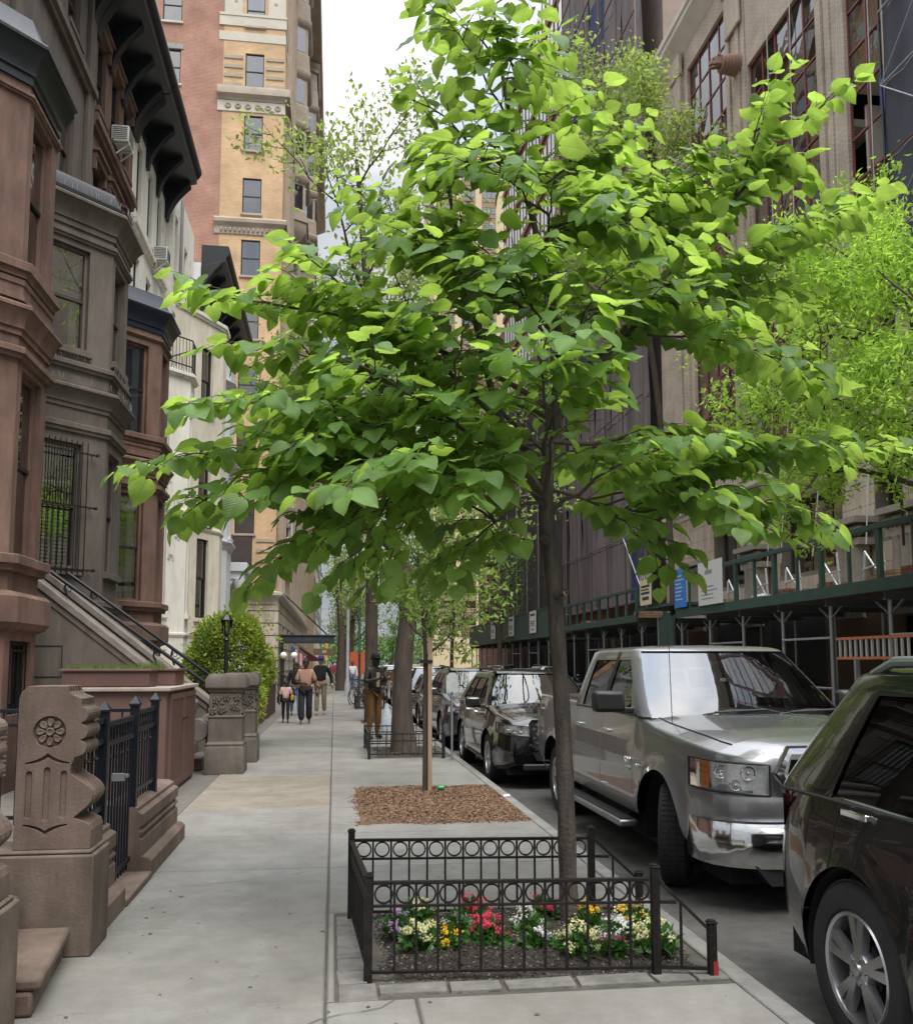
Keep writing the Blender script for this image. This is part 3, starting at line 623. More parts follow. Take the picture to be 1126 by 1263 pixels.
# ---------------------------------------------------------------- grey house stoop
def prism_y(b, poly, y0, y1, mi=0): return b.prism(poly, lambda a, c, d: (a, d, c), y0, y1, mi)
st = thing('stoop', 'long grey stone stoop with sloping cheek walls of the grey house', 'stoop', (-3, 14.8, 0))
sl_ = .775; zc = lambda x: 2.81-(x+4.26)*sl_
for k in range(15):
    x1 = -1.95-.205*k; MB().box(-5.1, x1, 14.22, 15.36, .178*k, .178*(k+1)).build('step', grey, st, bevel=.01)
stone_cap = mat('worn_cap_stone', (.15, .125, .11), .85, c2=(.24, .21, .19), scale=5, bump=.5, bscale=30, streak=False)
for y in (13.9, 15.38):
    poly = [(-4.6, .0), (-2.05, 0), (-2.05, zc(-2.05)-.14), (-4.6, zc(-4.6)-.14)]
    b = MB(); prism_y(b, poly, y, y+.30); ch = b.build('cheek_wall', grey, st, bevel=.01)
    b = MB(); prism_y(b, [(-4.62, zc(-4.62)-.138), (-2.0, zc(-2.0)-.138), (-2.0, zc(-2.0)-.03), (-2.03, zc(-2.0)), (-4.62, zc(-4.62))], y-.05, y+.35); b.build('cap_stone', stone_cap, ch, bevel=.015)
    b = MB(); prism_y(b, [(-4.6, zc(-4.6)-.24), (-2.04, zc(-2.04)-.24), (-2.04, zc(-2.04)-.142), (-4.6, zc(-4.6)-.142)], y-.02, y+.32); b.build('cap_moulding', grey, ch)
    # rolled scroll at the foot
    MB().lathe([(.0, 0), (.16, 0), (.17, .02), (.17, .32), (.16, .34), (0, .34)], (-1.98, y-.02, .62), 'y', 20).build('scroll', stone_cap, ch)
b = MB(); b.box(-4.45, -3.9, 13.893, 13.899, 1.84, 1.855).box(-3.907, -3.893, 13.893, 13.899, 1.41, 1.84).box(-4.6, -3.893, 13.893, 13.899, 1.395, 1.41).box(-4.457, -4.443, 13.893, 13.899, 1.855, 2.5)
b.build('hatch_joint', mat('dark_joint', (.03, .026, .024), .9), st)
for y in (14.05, 15.52):
    r = thing('handrail', 'black iron handrail on the %s cheek of the grey stoop' % ('nearer' if y < 15 else 'farther'), 'handrail', (-1.9, y, .9))
    p = [Vector((-4.32, y, 3.06)), Vector((-1.80, y, 1.24)), Vector((-1.72, y, 1.12)), Vector((-1.74, y, 1.02))]
    MB().tube(p, .028, 10).build('rail', ironblue, r)
    for x in (-3.95, -2.65):
        zt = 3.06-(x+4.32)*.722; zb = zc(x)
        g = MB(); g.tube([(x+.03, y, zt), (x, y, (zt+zb)/2), (x+.06, y, zb)], .016, 8)
        a = [(x+.05+.06*math.sin(t*.5)*(1-t/14), y, zt-.08-.06*(1-math.cos(t*.5))*(1-t/14)) for t in range(12)]; g.tube(a, .007, 5)
        g.build('bracket', ironblue, r)
def carved_pillar(cx, y0, label):
    t = thing('stone_pillar', label, 'pillar', (cx, y0+.26, 0)); w = .24; y1 = y0+.5
    pl = lambda e: [(cx-w-e, y0-e), (cx-w-e, y1+e), (cx+w+e, y1+e), (cx+w+e, y0-e)][::-1]
    pl = lambda e: [(cx+w+e, y0-e), (cx+w+e, y1+e), (cx-w-e, y1+e), (cx-w-e, y0-e)]
    b = MB()
    pr = [(.04, 0), (.04, .36), (.02, .40), (.03, .43), (.0, .46), (0, .80), (.012, .81), (.012, .83), (-.01, .84), (-.01, 1.17), (.012, 1.18), (.012, 1.2), (.05, 1.24), (.05, 1.36), (.0, 1.44)]
    b.sweep(pl(0), pr, closed=True); k = len(b.v); m_ = len(pr); b.f.append(tuple(i*m_+m_-1 for i in range(4))); b.m.append(0)
    b.build('shaft', piermat, t, bevel=.008)
    random.seed(int(y0*10)); g = MB()
    def blob(x, y, z, rx, ry, rz): g.add(*ico(x, y, z, rx, ry, rz))
    for face in (0, 1):
        for (u, v) in ((-.13, 1.06), (.12, .97), (-.05, .92), (.17, 1.1), (-.18, .9), (.02, 1.1)):
            P = (lambda uu, zz, dd: (cx+uu, y0+.01-dd, zz)) if face == 0 else (lambda uu, zz, dd: (cx+w-.01+dd, y0+.25+uu, zz))
            for q in range(5):
                a = q*1.256+u*9; pp = P(u+.036*math.cos(a), v+.036*math.sin(a), .008); blob(*pp, .022, .022, .022)
            blob(*P(u, v, .012), .016, .016, .018)
        for q in range(16):
            u = random.uniform(-.2, .2); v = random.uniform(.88, 1.14); pp = P(u, v, .004); blob(*pp, .02, .016, .012)
    g.build('carved_relief', piermat, t)
    return t
def ico(x, y, z, rx, ry, rz):
    vs = [(x, y, z-rz)]; 
    for zz, r in ((-.5, .87), (.5, .87)):
        for k in range(6): a = k*math.pi/3; vs.append((x+rx*r*math.cos(a), y+ry*r*math.sin(a), z+rz*zz))
    vs.append((x, y, z+rz)); fs = [(0, 1+(k+1) % 6, 1+k) for k in range(6)]+[(1+k, 1+(k+1) % 6, 7+(k+1) % 6, 7+k) for k in range(6)]+[(13, 7+k, 7+(k+1) % 6) for k in range(6)]
    return vs, fs
carved_pillar(-1.56, 13.75, 'carved stone newel pillar nearer the camera, at the foot of the grey stoop')
carved_pillar(-1.50, 15.3, 'carved stone newel pillar half hidden behind the nearer one by the round shrub')
# ---------------------------------------------------------------- enclosure with louvred doors
t = thing('bin_enclosure', 'brown painted enclosure with louvred double doors beside the pavement', 'enclosure', (-2.6, 12.5, 0))
cab = mat('cabinet_brown', (.125, .068, .055), .6, var=.1, scale=3); cabtop = mat('cabinet_top', (.33, .27, .235), .85, var=.2, scale=6, bump=.3)
MB().box(-3.5, -1.98, 11.38, 13.62, 0, 1.26).build('body', cab, t, bevel=.006)
MB().box(-3.54, -1.93, 11.32, 13.66, 1.262, 1.31).build('lid', cabtop, t, bevel=.01)
for k, (y0, y1) in enumerate(((11.55, 12.52), (12.54, 13.5))):
    g = MB(); g.box(-1.978, -1.945, y0, y0+.07, .06, 1.22); g.box(-1.978, -1.945, y1-.07, y1, .06, 1.22); g.box(-1.978, -1.946, y0+.07, y1-.07, 1.15, 1.22); g.box(-1.978, -1.946, y0+.07, y1-.07, .06, .14)
    z = .15
    while z < 1.14: g.add([(-1.975, y0+.07, z), (-1.975, y1-.07, z), (-1.95, y1-.07, z-.006), (-1.95, y0+.07, z-.006), (-1.975, y0+.07, z+.03), (-1.975, y1-.07, z+.03), (-1.968, y1-.07, z+.034), (-1.968, y0+.07, z+.034)], BOXF); z += .036
    d = g.build('louvred_door', cab, t, smooth=0)
    MB().lathe([(0, 0), (.018, .002), (.022, .02), (0, .035)], (-1.943, y1-.1 if k == 0 else y0+.1, .88), 'x', 10).build('knob', mat('brass_dark', (.12, .08, .04), .4, metal=.8), d)
for i, (x0, x1, y0, y1) in enumerate(((-3.2, -2.2, 11.45, 12.0),)):
    t = thing('planter', 'long brown fluted planter box with sparse grass on the enclosure', 'planter', ((x0+x1)/2, (y0+y1)/2, 1.31))
    MB().box(x0, x1, y0, y1, 1.315, 1.5).build('box', cab, t, bevel=.01); MB().box(x0-.03, x1+.03, y0-.03, y1+.03, 1.5, 1.53).build('rim', cab, t, bevel=.006)
    g = MB()
    for k in range(40): g.box(x0+.01+k*.0247, x0+.022+k*.0247, y0-.008, y0, 1.33, 1.49)
    g.build('fluting', cab, t, smooth=0)
    g = MB(); random.seed(5)
    for _ in range(700):
        x = random.uniform(x0, x1+.1); y = random.uniform(y0, y1); h_ = random.uniform(.02, .1)*(1.5 if x > x1-.15 else 1); a = random.uniform(0, 6.3); q = random.uniform(.005, .04)
        g.add([(x-.003, y, 1.52), (x+.003, y, 1.52), (x+q*math.cos(a), y+q*math.sin(a), 1.53+h_)], [(0, 1, 2)])
    g.build('grass', leafmat('weed', (.11, .17, .04), (.2, .28, .05)), t, smooth=0, fix=False)
t = thing('planter', 'plain end planter box at the street corner of the enclosure lid', 'planter', (-2.1, 12.6, 1.31)); MB().box(-2.25, -2.02, 12.2, 12.9, 1.315, 1.5).build('box', cab, t, bevel=.01); MB().box(-2.28, -1.99, 12.17, 12.93, 1.5, 1.53).build('rim', cab, t, bevel=.006)

# ---------------------------------------------------------------- foreground stone stoop with carved newels
def bool_cut(ob, cut):
    c = cut.build('cutter', brownstone, None, smooth=0); m = ob.modifiers.new('b', 'BOOLEAN'); m.object = c; m.operation = 'DIFFERENCE'; m.solver = 'EXACT'
    dg = bpy.context.evaluated_depsgraph_get(); me = bpy.data.meshes.new_from_object(ob.evaluated_get(dg)); ob.modifiers.clear(); ob.data = me
    bpy.data.objects.remove(c); return ob
st1 = thing('stone_stoop', 'brownstone stoop with rosette-carved scroll newels in the left foreground', 'stoop', (-1.7, 5.0, 0))
OUT = [(-1.745, .57), (-1.745, 1.40), (-1.735, 1.435), (-1.70, 1.47), (-1.485, 1.47)]
OUT += [(-1.48, 1.44), (-1.46, 1.42), (-1.42, 1.405), (-1.41, 1.40), (-1.41, 1.365)]
lob = []
for (zc_, xc) in ((1.31, -1.425), (1.215, -1.425), (1.125, -1.43)):
    for a in range(70, -71, -20): lob.append((xc+.055*math.cos(rad(a)), zc_+.047*math.sin(rad(a))))
OUT += lob
sC = []
for i in range(15):
    t_ = i/14; sC.append((-1.435+.02*math.sin(t_*3.14)*0-.022*math.sin(min(1, t_*2.2)*math.pi)*(t_ < .46)+.105*max(0, math.sin((t_-.28)/.72*math.pi*.98))**1.2*(t_ > .28), 1.075-.335*t_))
OUT += sC
nS0 = len(OUT)-len(sC); nS1 = len(OUT)
OUT += [(-1.395, .725), (-1.37, .715), (-1.345, .70), (-1.335, .67), (-1.335, .57)]
def newel(y0, y1, m, rosette=True):
    b = MB(); ys = [(y0, 0)]; L_ = y1-y0; nf = 4
    for k in range(nf):
        a = y0+L_*(.12+.2*k); ys += [(a, 0), (a+.006, .022), (a+L_*.10-.002, .022), (a+L_*.10+.008, 0)]
    ys += [(y1, 0)]; n_ = len(OUT)
    for (y, off) in ys:
        for i, (x, z) in enumerate(OUT): b.v.append((x-(off if (nS0+1 <= i < nS1-1 or 5 <= i < 8) else 0), y, z))
    for j in range(len(ys)-1):
        for i in range(n_): a = j*n_+i; c = j*n_+(i+1) % n_; b.f.append((a, c, c+n_, a+n_)); b.m.append(0)
    b.f.append(tuple(range(n_))[::-1]); b.m.append(0); b.f.append(tuple((len(ys)-1)*n_+i for i in range(n_))); b.m.append(0)
    ob = b.build('newel', m, st1, smooth=0)
    if rosette:
        P = lambda x, z, d: Vector((x, y0+d, z))
        def at_origin(mb): return mb
        c = MB(); c.lathe([(.088, -.05), (.088, .022)], (-1.575, y0, 1.215), 'y', 28)
        # ax 'y' lathe maps height to +y
        for dx, zt, zb in ((-.095, 1.0, .74), (0, 1.02, .725), (.09, 1.0, .74)):
            pts = [(dx-1.58+.017*math.cos(rad(a)), zt-.017+.017*math.sin(rad(a))) for a in range(0, 181, 30)]+[(dx-1.58+.017*math.cos(rad(a)), zb+.017+.017*math.sin(rad(a))) for a in range(180, 361, 30)]
            c.prism(pts, lambda a, z, d: (a, d, z), y0-.05, y0+.014)
        def chev(zc_, up, w_=.011):
            top = []; bot = []
            for i in range(13):
                t = i/12*2-1; q = abs(t); z = zc_-.055*(q**.75)*(1 if up else -1); z += .012*(q**3)*(1 if up else -1)
                th = w_*(1.05-.75*q); top.append((-1.58+.118*t, z+th)); bot.append((-1.58+.118*t, z-th))
            return top+bot[::-1]
        c.prism(chev(1.085, True), lambda a, z, d: (a, d, z), y0-.05, y0+.022); c.prism(chev(.66, False), lambda a, z, d: (a, d, z), y0-.05, y0+.022)
        cw = c.build('cutter', m, None, smooth=0)
        md = ob.modifiers.new('b', 'BOOLEAN'); md.object = cw; md.operation = 'DIFFERENCE'; md.solver = 'EXACT'
        dg = bpy.context.evaluated_depsgraph_get(); me = bpy.data.meshes.new_from_object(ob.evaluated_get(dg)); ob.modifiers.clear(); ob.data = me; bpy.data.objects.remove(cw)
        g = MB()
        for k in range(8):
            a = k*math.pi/4; nn_ = 10; ca, sa = math.cos(a), math.sin(a); vs = []
            for i in range(nn_):
                th = i/nn_*2*math.pi; lx = .052+.030*math.cos(th); ly = (.012+.012*(lx-.02)/.06)*math.sin(th)*1.15; vs.append((lx, ly))
            rim = [(-1.575+x*ca-y*sa, y0+.019, 1.215+x*sa+y*ca) for x, y in vs]; top = [(-1.575+(.052+(x-.052)*.72)*ca-y*.65*sa, y0+.004, 1.215+(.052+(x-.052)*.72)*sa+y*.65*ca) for x, y in vs]
            ce = [(-1.575+.052*ca, y0+.010, 1.215+.052*sa)]
            g.add(rim+top+ce, [(i, (i+1) % nn_, nn_+(i+1) % nn_, nn_+i) for i in range(nn_)]+[(nn_+i, nn_+(i+1) % nn_, 2*nn_) for i in range(nn_)])
        g.lathe([(.024, .02), (.024, .006), (.018, .0), (.012, .004), (.008, .008), (0, .006)], (-1.575, y0, 1.215), 'y', 16)
        g.build('rosette', m, ob)
    md = ob.modifiers.new('bevel', 'BEVEL'); md.width = .004; md.segments = 2; md.angle_limit = rad(50)
    b = MB(); b.box(-1.95, -1.30, y0-.05, y1+.05, 0, .545); b.box(-1.93, -1.32, y0-.03, y1+.03, .5452, .568)
    b.build('newel_base', brownstone2, st1, bevel=.01)
n_a = len(st1.children)
newel(4.13, 4.41, brownstone)
for o_ in list(st1.children)[n_a:]: o_.location.x -= .085
newel(5.44, 5.72, brownstone)
for k in range(7):
    z0, z1 = .175*k, .175*(k+1); xe = -1.40-.27*k; ptsx = []
    n_ = 14; poly = []
    for i in range(n_+1):
        y = 4.52+(5.36-4.52)*i/n_; t = i/n_; e = (.10*(1-t)**1.0 if k == 0 else .03*math.sin(t*math.pi)); poly.append((xe+e, y))
    poly = [(xe-.35, 4.52)]+poly+[(xe-.35, 5.36)]
    b = MB(); pr = lambda a, c, d: (a, c, d)
    b.prism(poly, pr, z1-.06, z1); inner = [(x-(.035 if 0 < i < len(poly)-1 else 0), y) for i, (x, y) in enumerate(poly)]; b.prism(inner, pr, 0 if k == 0 else z0-.05, z1-.061)
    b.build('step', brownstone2 if k else brownstone, st1, bevel=.018)
for y0, y1 in ((4.17, 4.45), (5.46, 5.70)):
    b = MB(); prism_y(b, [(-1.95, 0), (-1.95, 1.0), (-2.0, 1.02), (-3.3, 1.75), (-3.3, 0)], y0, y1); ck = b.build('cheek_wall', brownstone2, st1, bevel=.01)
    g = MB()
    if y1 > 5:
        for k in range(9):
            a = rad(8+20*k); c0 = Vector((-1.98, y0-.012, .82)); g.bar(c0+Vector((.05*math.cos(a+1.2), 0, .05*math.sin(a+1.2))), c0+Vector((-.22*abs(math.cos(a*.5)), 0, .22*math.sin(a*.5))), .02, .02)
        for k in range(10): g.bar((-2.05, y0-.01, .98+.026*k), (-1.8, y0-.01, .98+.026*k), .012, .012)
        g.build('fan_relief', brownstone, ck)
# low walls
def low_wall(y0, y1, hs, label):
    t = thing('low_stone_wall', label, 'wall', (-1.55, (y0+y1)/2, 0))
    pr = [(.16, 0), (.16, .13), (.13, .16), (.09, .165), (.09, .30), (.07, .31), (.07, .335), (.09, .345), (.09, .365), (.07, .375), (.07, .40), (.09, .41), (.09, .50), (.05, .52), (.05, .55), (.0, .575), (-.20, .575), (-.2, 0)]
    b = MB(); b.sweep([(-1.5, y0), (-1.5, y1)], [(d, z*hs) for d, z in pr]); b.build('coping', brownstone, t, bevel=.004); return t
low_wall(5.78, 6.42, .98, 'short stone wall with grooved bands beside the rosette newel')
low_wall(7.28, 8.85, .93, 'longer stone wall with grooved bands before the brown enclosure')
MB().box(-1.62, -1.33, 6.43, 7.27, 0, .05).build('threshold', brownstone, None, bevel=.01, label='low stone sill under the black iron gate', cat='threshold')
def iron_panel(t, p0, p1, z0, zt, nb, post=(True, True), zb=None, nm='panel', orn=True):
    p0 = Vector(p0); p1 = Vector(p1); zb = zb if zb is not None else z0
    def P(u, z): q = p0.lerp(p1, u); return Vector((q.x, q.y, z))
    for k, on in enumerate(post):
        if on:
            q = P(k, 0); s_ = .031; MB().box(q.x-s_, q.x+s_, q.y-s_, q.y+s_, z0-.02, zt).box(q.x-.04, q.x+.04, q.y-.04, q.y+.04, zt-.005, zt+.012).add([(q.x-.042, q.y-.042, zt+.012), (q.x+.042, q.y-.042, zt+.012), (q.x+.042, q.y+.042, zt+.012), (q.x-.042, q.y+.042, zt+.012), (q.x, q.y, zt+.075)], [(0, 1, 4), (1, 2, 4), (2, 3, 4), (3, 0, 4), (3, 2, 1, 0)]).build('post', ironblue, t, smooth=0, bevel=.002)
    for z in (zt-.06, zt-.19, zb+.09): MB().bar(P(.02, z), P(.98, z), .03, .035).build('rail', ironblue, t, bevel=.003)
    for k in range(nb):
        u = (k+1)/(nb+1); g = MB(); g.bar(P(u, zb+.02), P(u, zt-.06), .014, .014)
        if orn and k % 2 == 1:
            for a0 in (-1, 1):
                c = [P(u, zt-.26)+(p1-p0).normalized()*(.014*a0*math.sin(q*.7)+0)+Vector((0, 0, -.016*q)) for q in range(6)]; g.tube(c, .006, 5)
            g.lathe([(.014, 0), (.02, .01), (.014, .02)], tuple(P(u, zt-.30)), 'z', 8)
        g.build('picket', ironblue, t, smooth=30)
    g = MB()
    if orn:
        L_ = (p1-p0).length; kk = int(L_/.09)
        for k in range(kk):
            u = (k+.5)/kk; a = [P(u, 0)+(p1-p0).normalized()*.032*math.cos(q*.785)+Vector((0, 0, zt-.125+.045*math.sin(q*.785))) for q in range(9)]; g.tube(a, .005, 4, cap=False)
        g.build('scroll_band', ironblue, t)
t = thing('iron_railing', 'black iron railing panel between rosette newel and gate', 'railing', (-1.5, 6.1, .56)); iron_panel(t, (-1.5, 5.82), (-1.5, 6.36), .57, 1.28, 4, (False, True)) if False else iron_panel(t, (-1.5, 5.82, 0), (-1.5, 6.36, 0), .57, 1.28, 5, (False, True))
t = thing('iron_gate', 'black iron garden gate with lever handle', 'gate', (-1.5, 6.85, .05)); iron_panel(t, (-1.5, 6.40, 0), (-1.5, 7.26, 0), .06, 1.25, 9, (False, False), nm='gate')
MB().bar((-1.46, 6.46, .84), (-1.38, 6.46, .84), .03, .05).bar((-1.39, 6.46, .84), (-1.39, 6.6, .835), .02, .02).build('handle', galv, t)
t = thing('iron_railing', 'black iron railing panel on the longer stone wall beyond the gate', 'railing', (-1.5, 7.7, .54)); iron_panel(t, (-1.5, 7.31, 0), (-1.5, 8.1, 0), .54, 1.28, 7, (True, True))
t = thing('iron_railing', 'plain black railing crossing the yard behind the gate', 'railing', (-2.6, 9.0, 0)); iron_panel(t, (-4.2, 9.0, 0), (-1.7, 9.0, 0), .1, 1.22, 18, (True, False), orn=False)
# shrub, lantern, red planters
def leafcloud(b, cen, rx, ry, rz, n_, size, shell=.55, mi=0, squash=.5, lumps=0, seedv=1):
    r = np.random.default_rng(seedv); d = r.normal(size=(n_, 3)); d /= np.linalg.norm(d, axis=1)[:, None]
    rr = shell+(1-shell)*r.random(n_)**.5
    if lumps:
        lv = r.normal(size=(lumps, 3)); lv /= np.linalg.norm(lv, axis=1)[:, None]; mxd = (d@lv.T).max(1); rr *= .66+.42*np.clip((mxd-.6)/.4, 0, 1)
    p = np.array(cen)+d*rr[:, None]*np.array([rx, ry, rz]); return leaves_at(b, p, size, r, mi, d)
def leaves_at(b, p, size, r, mi=0, out=None, aspect=.5):
    n_ = len(p); L_ = r.normal(size=(n_, 3)); 
    if out is not None: L_ = L_*.6+out*.9
    L_ /= np.linalg.norm(L_, axis=1)[:, None]; q = r.normal(size=(n_, 3)); s_ = np.cross(L_, q); s_ /= np.linalg.norm(s_, axis=1)[:, None]
    nn_ = np.cross(s_, L_); sz = (size*(.6+.8*r.random(n_)))[:, None]
    a = p; c = p+L_*sz; m1 = p+L_*sz*.45+s_*sz*aspect*.5+nn_*sz*.1; m2 = p+L_*sz*.45-s_*sz*aspect*.5+nn_*sz*.1
    k = len(b.v); V = np.stack([a, m1, c, m2], 1).reshape(-1, 3); b.v += [tuple(x) for x in V.tolist()]
    b.f += [(k+4*i, k+4*i+1, k+4*i+2, k+4*i+3) for i in range(n_)]; b.m += [mi]*n_; return b
t = thing('shrub', 'rounded bright green clipped shrub behind the carved pillars', 'shrub', (-1.97, 18.0, 0))
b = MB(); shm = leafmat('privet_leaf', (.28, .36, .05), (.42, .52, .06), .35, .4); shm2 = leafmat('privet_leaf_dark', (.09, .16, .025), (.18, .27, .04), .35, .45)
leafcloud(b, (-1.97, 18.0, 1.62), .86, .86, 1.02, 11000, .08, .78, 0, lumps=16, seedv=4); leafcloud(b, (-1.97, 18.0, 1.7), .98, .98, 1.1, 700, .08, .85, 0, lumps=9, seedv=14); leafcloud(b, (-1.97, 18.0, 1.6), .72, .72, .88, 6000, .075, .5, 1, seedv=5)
leafcloud(b, (-1.35, 16.4, .95), .18, .3, .5, 500, .06, .4, 0, seedv=6)
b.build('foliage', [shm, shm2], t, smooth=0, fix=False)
g = MB()
for k in range(14): a = k*2.4; g.tube([(-1.97, 18, 0), (-1.97+.2*math.cos(a), 18+.2*math.sin(a), .7), (-1.97+.6*math.cos(a), 18+.6*math.sin(a), 1.5+.4*math.sin(k))], [.04, .02, .008], 5)
g.build('stem', barkd, t)
t = thing('yard_lantern', 'black lamp post with glass lantern standing in front of the shrub', 'lamp', (-1.93, 16.95, 0))
MB().lathe([(.09, 0), (.09, .15), (.05, .25), (.035, .4), (.035, 2.0), (.055, 2.02), (.03, 2.06), (.03, 2.1)], (-1.93, 16.95, 0), nseg=12).build('post', iron, t)
MB().lathe([(.05, 2.1), (.075, 2.12), (.02, 2.125)], (-1.93, 16.95, 0), nseg=6).lathe([(.105, 2.36), (.11, 2.38), (.05, 2.46), (.015, 2.49), (.02, 2.52), (.0, 2.55)], (-1.93, 16.95, 0), nseg=6).build('lantern_cap', iron, t, smooth=0)
MB().lathe([(.065, 2.125), (.095, 2.36)], (-1.93, 16.95, 0), nseg=6).build('lantern_glass', glassmat('lamp_glass', (.8, .8, .78)), t, smooth=0)
g = MB()
for k in range(6): a = k*math.pi/3; g.tube([(-1.93+.068*math.cos(a), 16.95+.068*math.sin(a), 2.12), (-1.93+.1*math.cos(a), 16.95+.1*math.sin(a), 2.37)], .006, 4)
g.build('lantern_bars', iron, t)
redm = mat('dark_red_wall', (.085, .030, .030), .7, var=.15, scale=3)
for k, (y0, y1, w, lb) in enumerate(((22.3, 26.2, .0, 'nearer'), (26.9, 31.0, .0, 'farther'))):
    t = thing('garden_wall', '%s of two dark red painted garden walls along the pavement' % lb, 'wall', (-1.95, (y0+y1)/2, 0))
    MB().box(-2.15, -1.9, y0, y1, 0, .92).build('wall', redm, t, bevel=.01); MB().box(-2.18, -1.87, y0-.03, y1+.03, .92, .98).build('coping', redm, t, bevel=.01)
    g = MB(); leafcloud(g, (-2.6, (y0+y1)/2, .8), .5, (y1-y0)/2, .5, 900, .06, .3, 0, seedv=k); g.build('hedge', shm2, t, smooth=0, fix=False)
# stoop of the brown house 3 and beyond: simple newel and steps
for y, lb, m in ((19.0, 'brown steps of the second red-brown house behind the shrub', brown), (23.2, 'pale steps of the peeling white house', cream), (27.6, 'pale steps of the cream house', cream), (37.0, 'white porch steps of the bluish white house', bluewhite)):
    t = thing('front_steps', lb, 'steps', (-3.6, y+.6, 0))
    for k in range(9): MB().box(-5.1, -2.6-.22*k, y, y+1.1, .17*k, .17*(k+1)).build('step', m, t)
    for yy in (y-.2, y+1.1): b = MB(); prism_y(b, [(-4.9, 0), (-2.5, 0), (-2.5, .5), (-4.6, 2.0), (-4.9, 2.0)], yy, yy+.2); b.build('cheek_wall', m, t)
# ================================================================ HOTEL TOWER (left, beyond the row)
random.seed(11)
redbrick = brickmat('weathered_red_brick', (.36, .155, .105), (.43, .205, .145), (.42, .30, .24), .22, .075)
yellbrick = brickmat('yellow_brick', (.60, .385, .20), (.68, .455, .25), (.52, .40, .27), .22, .075)
tanstone = mat('tan_carved_stone', (.33, .27, .21), .88, c2=(.45, .385, .31), scale=1.2, bump=.4)
palestone = mat('pale_band_stone', (.50, .46, .38), .85, c2=(.62, .575, .49), scale=1.0, bump=.2)
tw = thing('hotel_tower', 'tall hotel with red brick side, yellow brick corner and ornate street front', 'building', (-6, 60, 0))
TX = -3.02; TY = 47; XS = -6.25; XL = -24
fr = Fr(XL, TY, 1, 0); ux = lambda x: x-XL
zr = [34.0-3.42*k for k in range(9)]    # window heads
opsR = []
for k, zt in enumerate([41.0, 37.5]+zr):
    for x0, x1 in ((-9.45, -8.45), (-13.2, -12.2)): opsR.append((ux(x0), ux(x1), zt-1.95, zt))
b = MB(); wallgrid(b, fr, 0, ux(XS), 0, 48, opsR, rev=.14, mi=0); b.build('brick_wall', redbrick, tw, smooth=0, fix=False)
opsY = [(ux(-5.1), ux(-4.12), zt-1.95, zt) for zt in [41.0, 37.6]+[34.1, 30.6, 27.1, 23.7, 20.3, 16.9, 13.5, 10.1]]+[(ux(-5.9), ux(-4.2), 5.1, 8.1)]
b = MB(); wallgrid(b, fr, ux(XS), ux(TX), 4.9, 48, opsY, rev=.14)
fs2 = Fr(TX, TY, 0, 1); b.quad(fs2.p(0, 4.9), fs2.p(48, 4.9), fs2.p(48, 48), fs2.p(0, 48)); b.build('corner_wall', yellbrick, tw, smooth=0, fix=False)
b = MB(); wallgrid(b, fr, ux(XS), ux(TX)+.2, -.1, 4.9, [], d=.12); f3 = Fr(TX+.2, TY-.12, 0, 1)
opsB = [(4+5*k, 5.6+5*k, 1.2, 3.6) for k in range(8)]
wallgrid(b, f3, 0, 48, -.1, 4.9, opsB, rev=.3); b.build('limestone_base', limestone, tw, smooth=0, fix=False)
for o in opsB: window(f3, o, tw, rev=.3)
g = MB()
for k in range(7): g.fb(f3, 0, 48, .5+.62*k, .53+.62*k, -.004, .012); g.fb(fr, ux(XS), ux(TX)+.2, .5+.62*k, .53+.62*k, .116, .135)
g.build('joint_line', MATS['dark_joint'], tw, smooth=0)
skyglass = glassmat('tower_window_glass', (.5, .58, .6), 1.6, .02, .38)
for o in opsR: window(fr, o, tw, rev=.14, cas=framedark, glass=skyglass, curt=random.choice([None, 'shade', 'sheer']), sill=palestone)
for i, o in enumerate(opsY): window(fr, o, tw, rev=.14, cas=framedark, glass=skyglass, curt=random.choice(['shade', 'sheer half', None]) if i < 10 else None, sill=tanstone)
for o in opsR: MB().fb(fr, o[0]-.12, o[1]+.12, o[3]+.004, o[3]+.28, .003, .05).build('lintel', mat('grey_lintel', (.30, .31, .28), .8), tw, smooth=0)
# string courses and carved bands
cor = [(XS-.05, TY), (TX, TY), (TX, TY+48)]
def course(z, pr, m, nm='string_course'): return MB().sweep([(XS-.25, TY), (TX, TY), (TX, TY+48)], pr, caps=True).build(nm, m, tw)
course(31.6, [(0, 31.35), (.08, 31.37), (.12, 31.5), (.30, 31.62), (.30, 31.95), (.26, 32.05), (0, 32.1)], tanstone, 'belt_cornice')
course(30.7, [(0, 30.75), (.05, 30.76), (.05, 31.34), (0, 31.35)], palestone, 'ornament_band')
course(24.3, [(0, 23.95), (.06, 23.97), (.06, 24.4), (.24, 24.55), (.26, 24.72), (.20, 24.82), (0, 24.85)], tanstone, 'belt_cornice')
course(34.8, [(0, 34.75), (.03, 34.76), (.03, 35.25), (0, 35.26)], palestone); course(35.5, [(0, 35.6), (.05, 35.6), (.05, 36.15), (.08, 36.16), (.08, 36.3), (0, 36.31)], palestone)
course(5.0, [(0, 4.55), (.14, 4.56), (.16, 4.75), (.22, 4.85), (.42, 5.0), (.44, 5.15), (0, 5.22)], palestone, 'base_cornice')
course(47.6, [(0, 46.6), (.3, 46.7), (.35, 47.1), (1.5, 47.6), (1.55, 48.2), (0, 48.4)], tanstone, 'roof_cornice')
MB().fb(fr, ux(XS)+.002, ux(-5.3), 36.32, 40.5, .002, .04).fb(fr, ux(-3.95), ux(TX)-.002, 36.32, 40.5, .002, .04).build('carved_pilaster', palestone, tw, smooth=0)
g = MB()
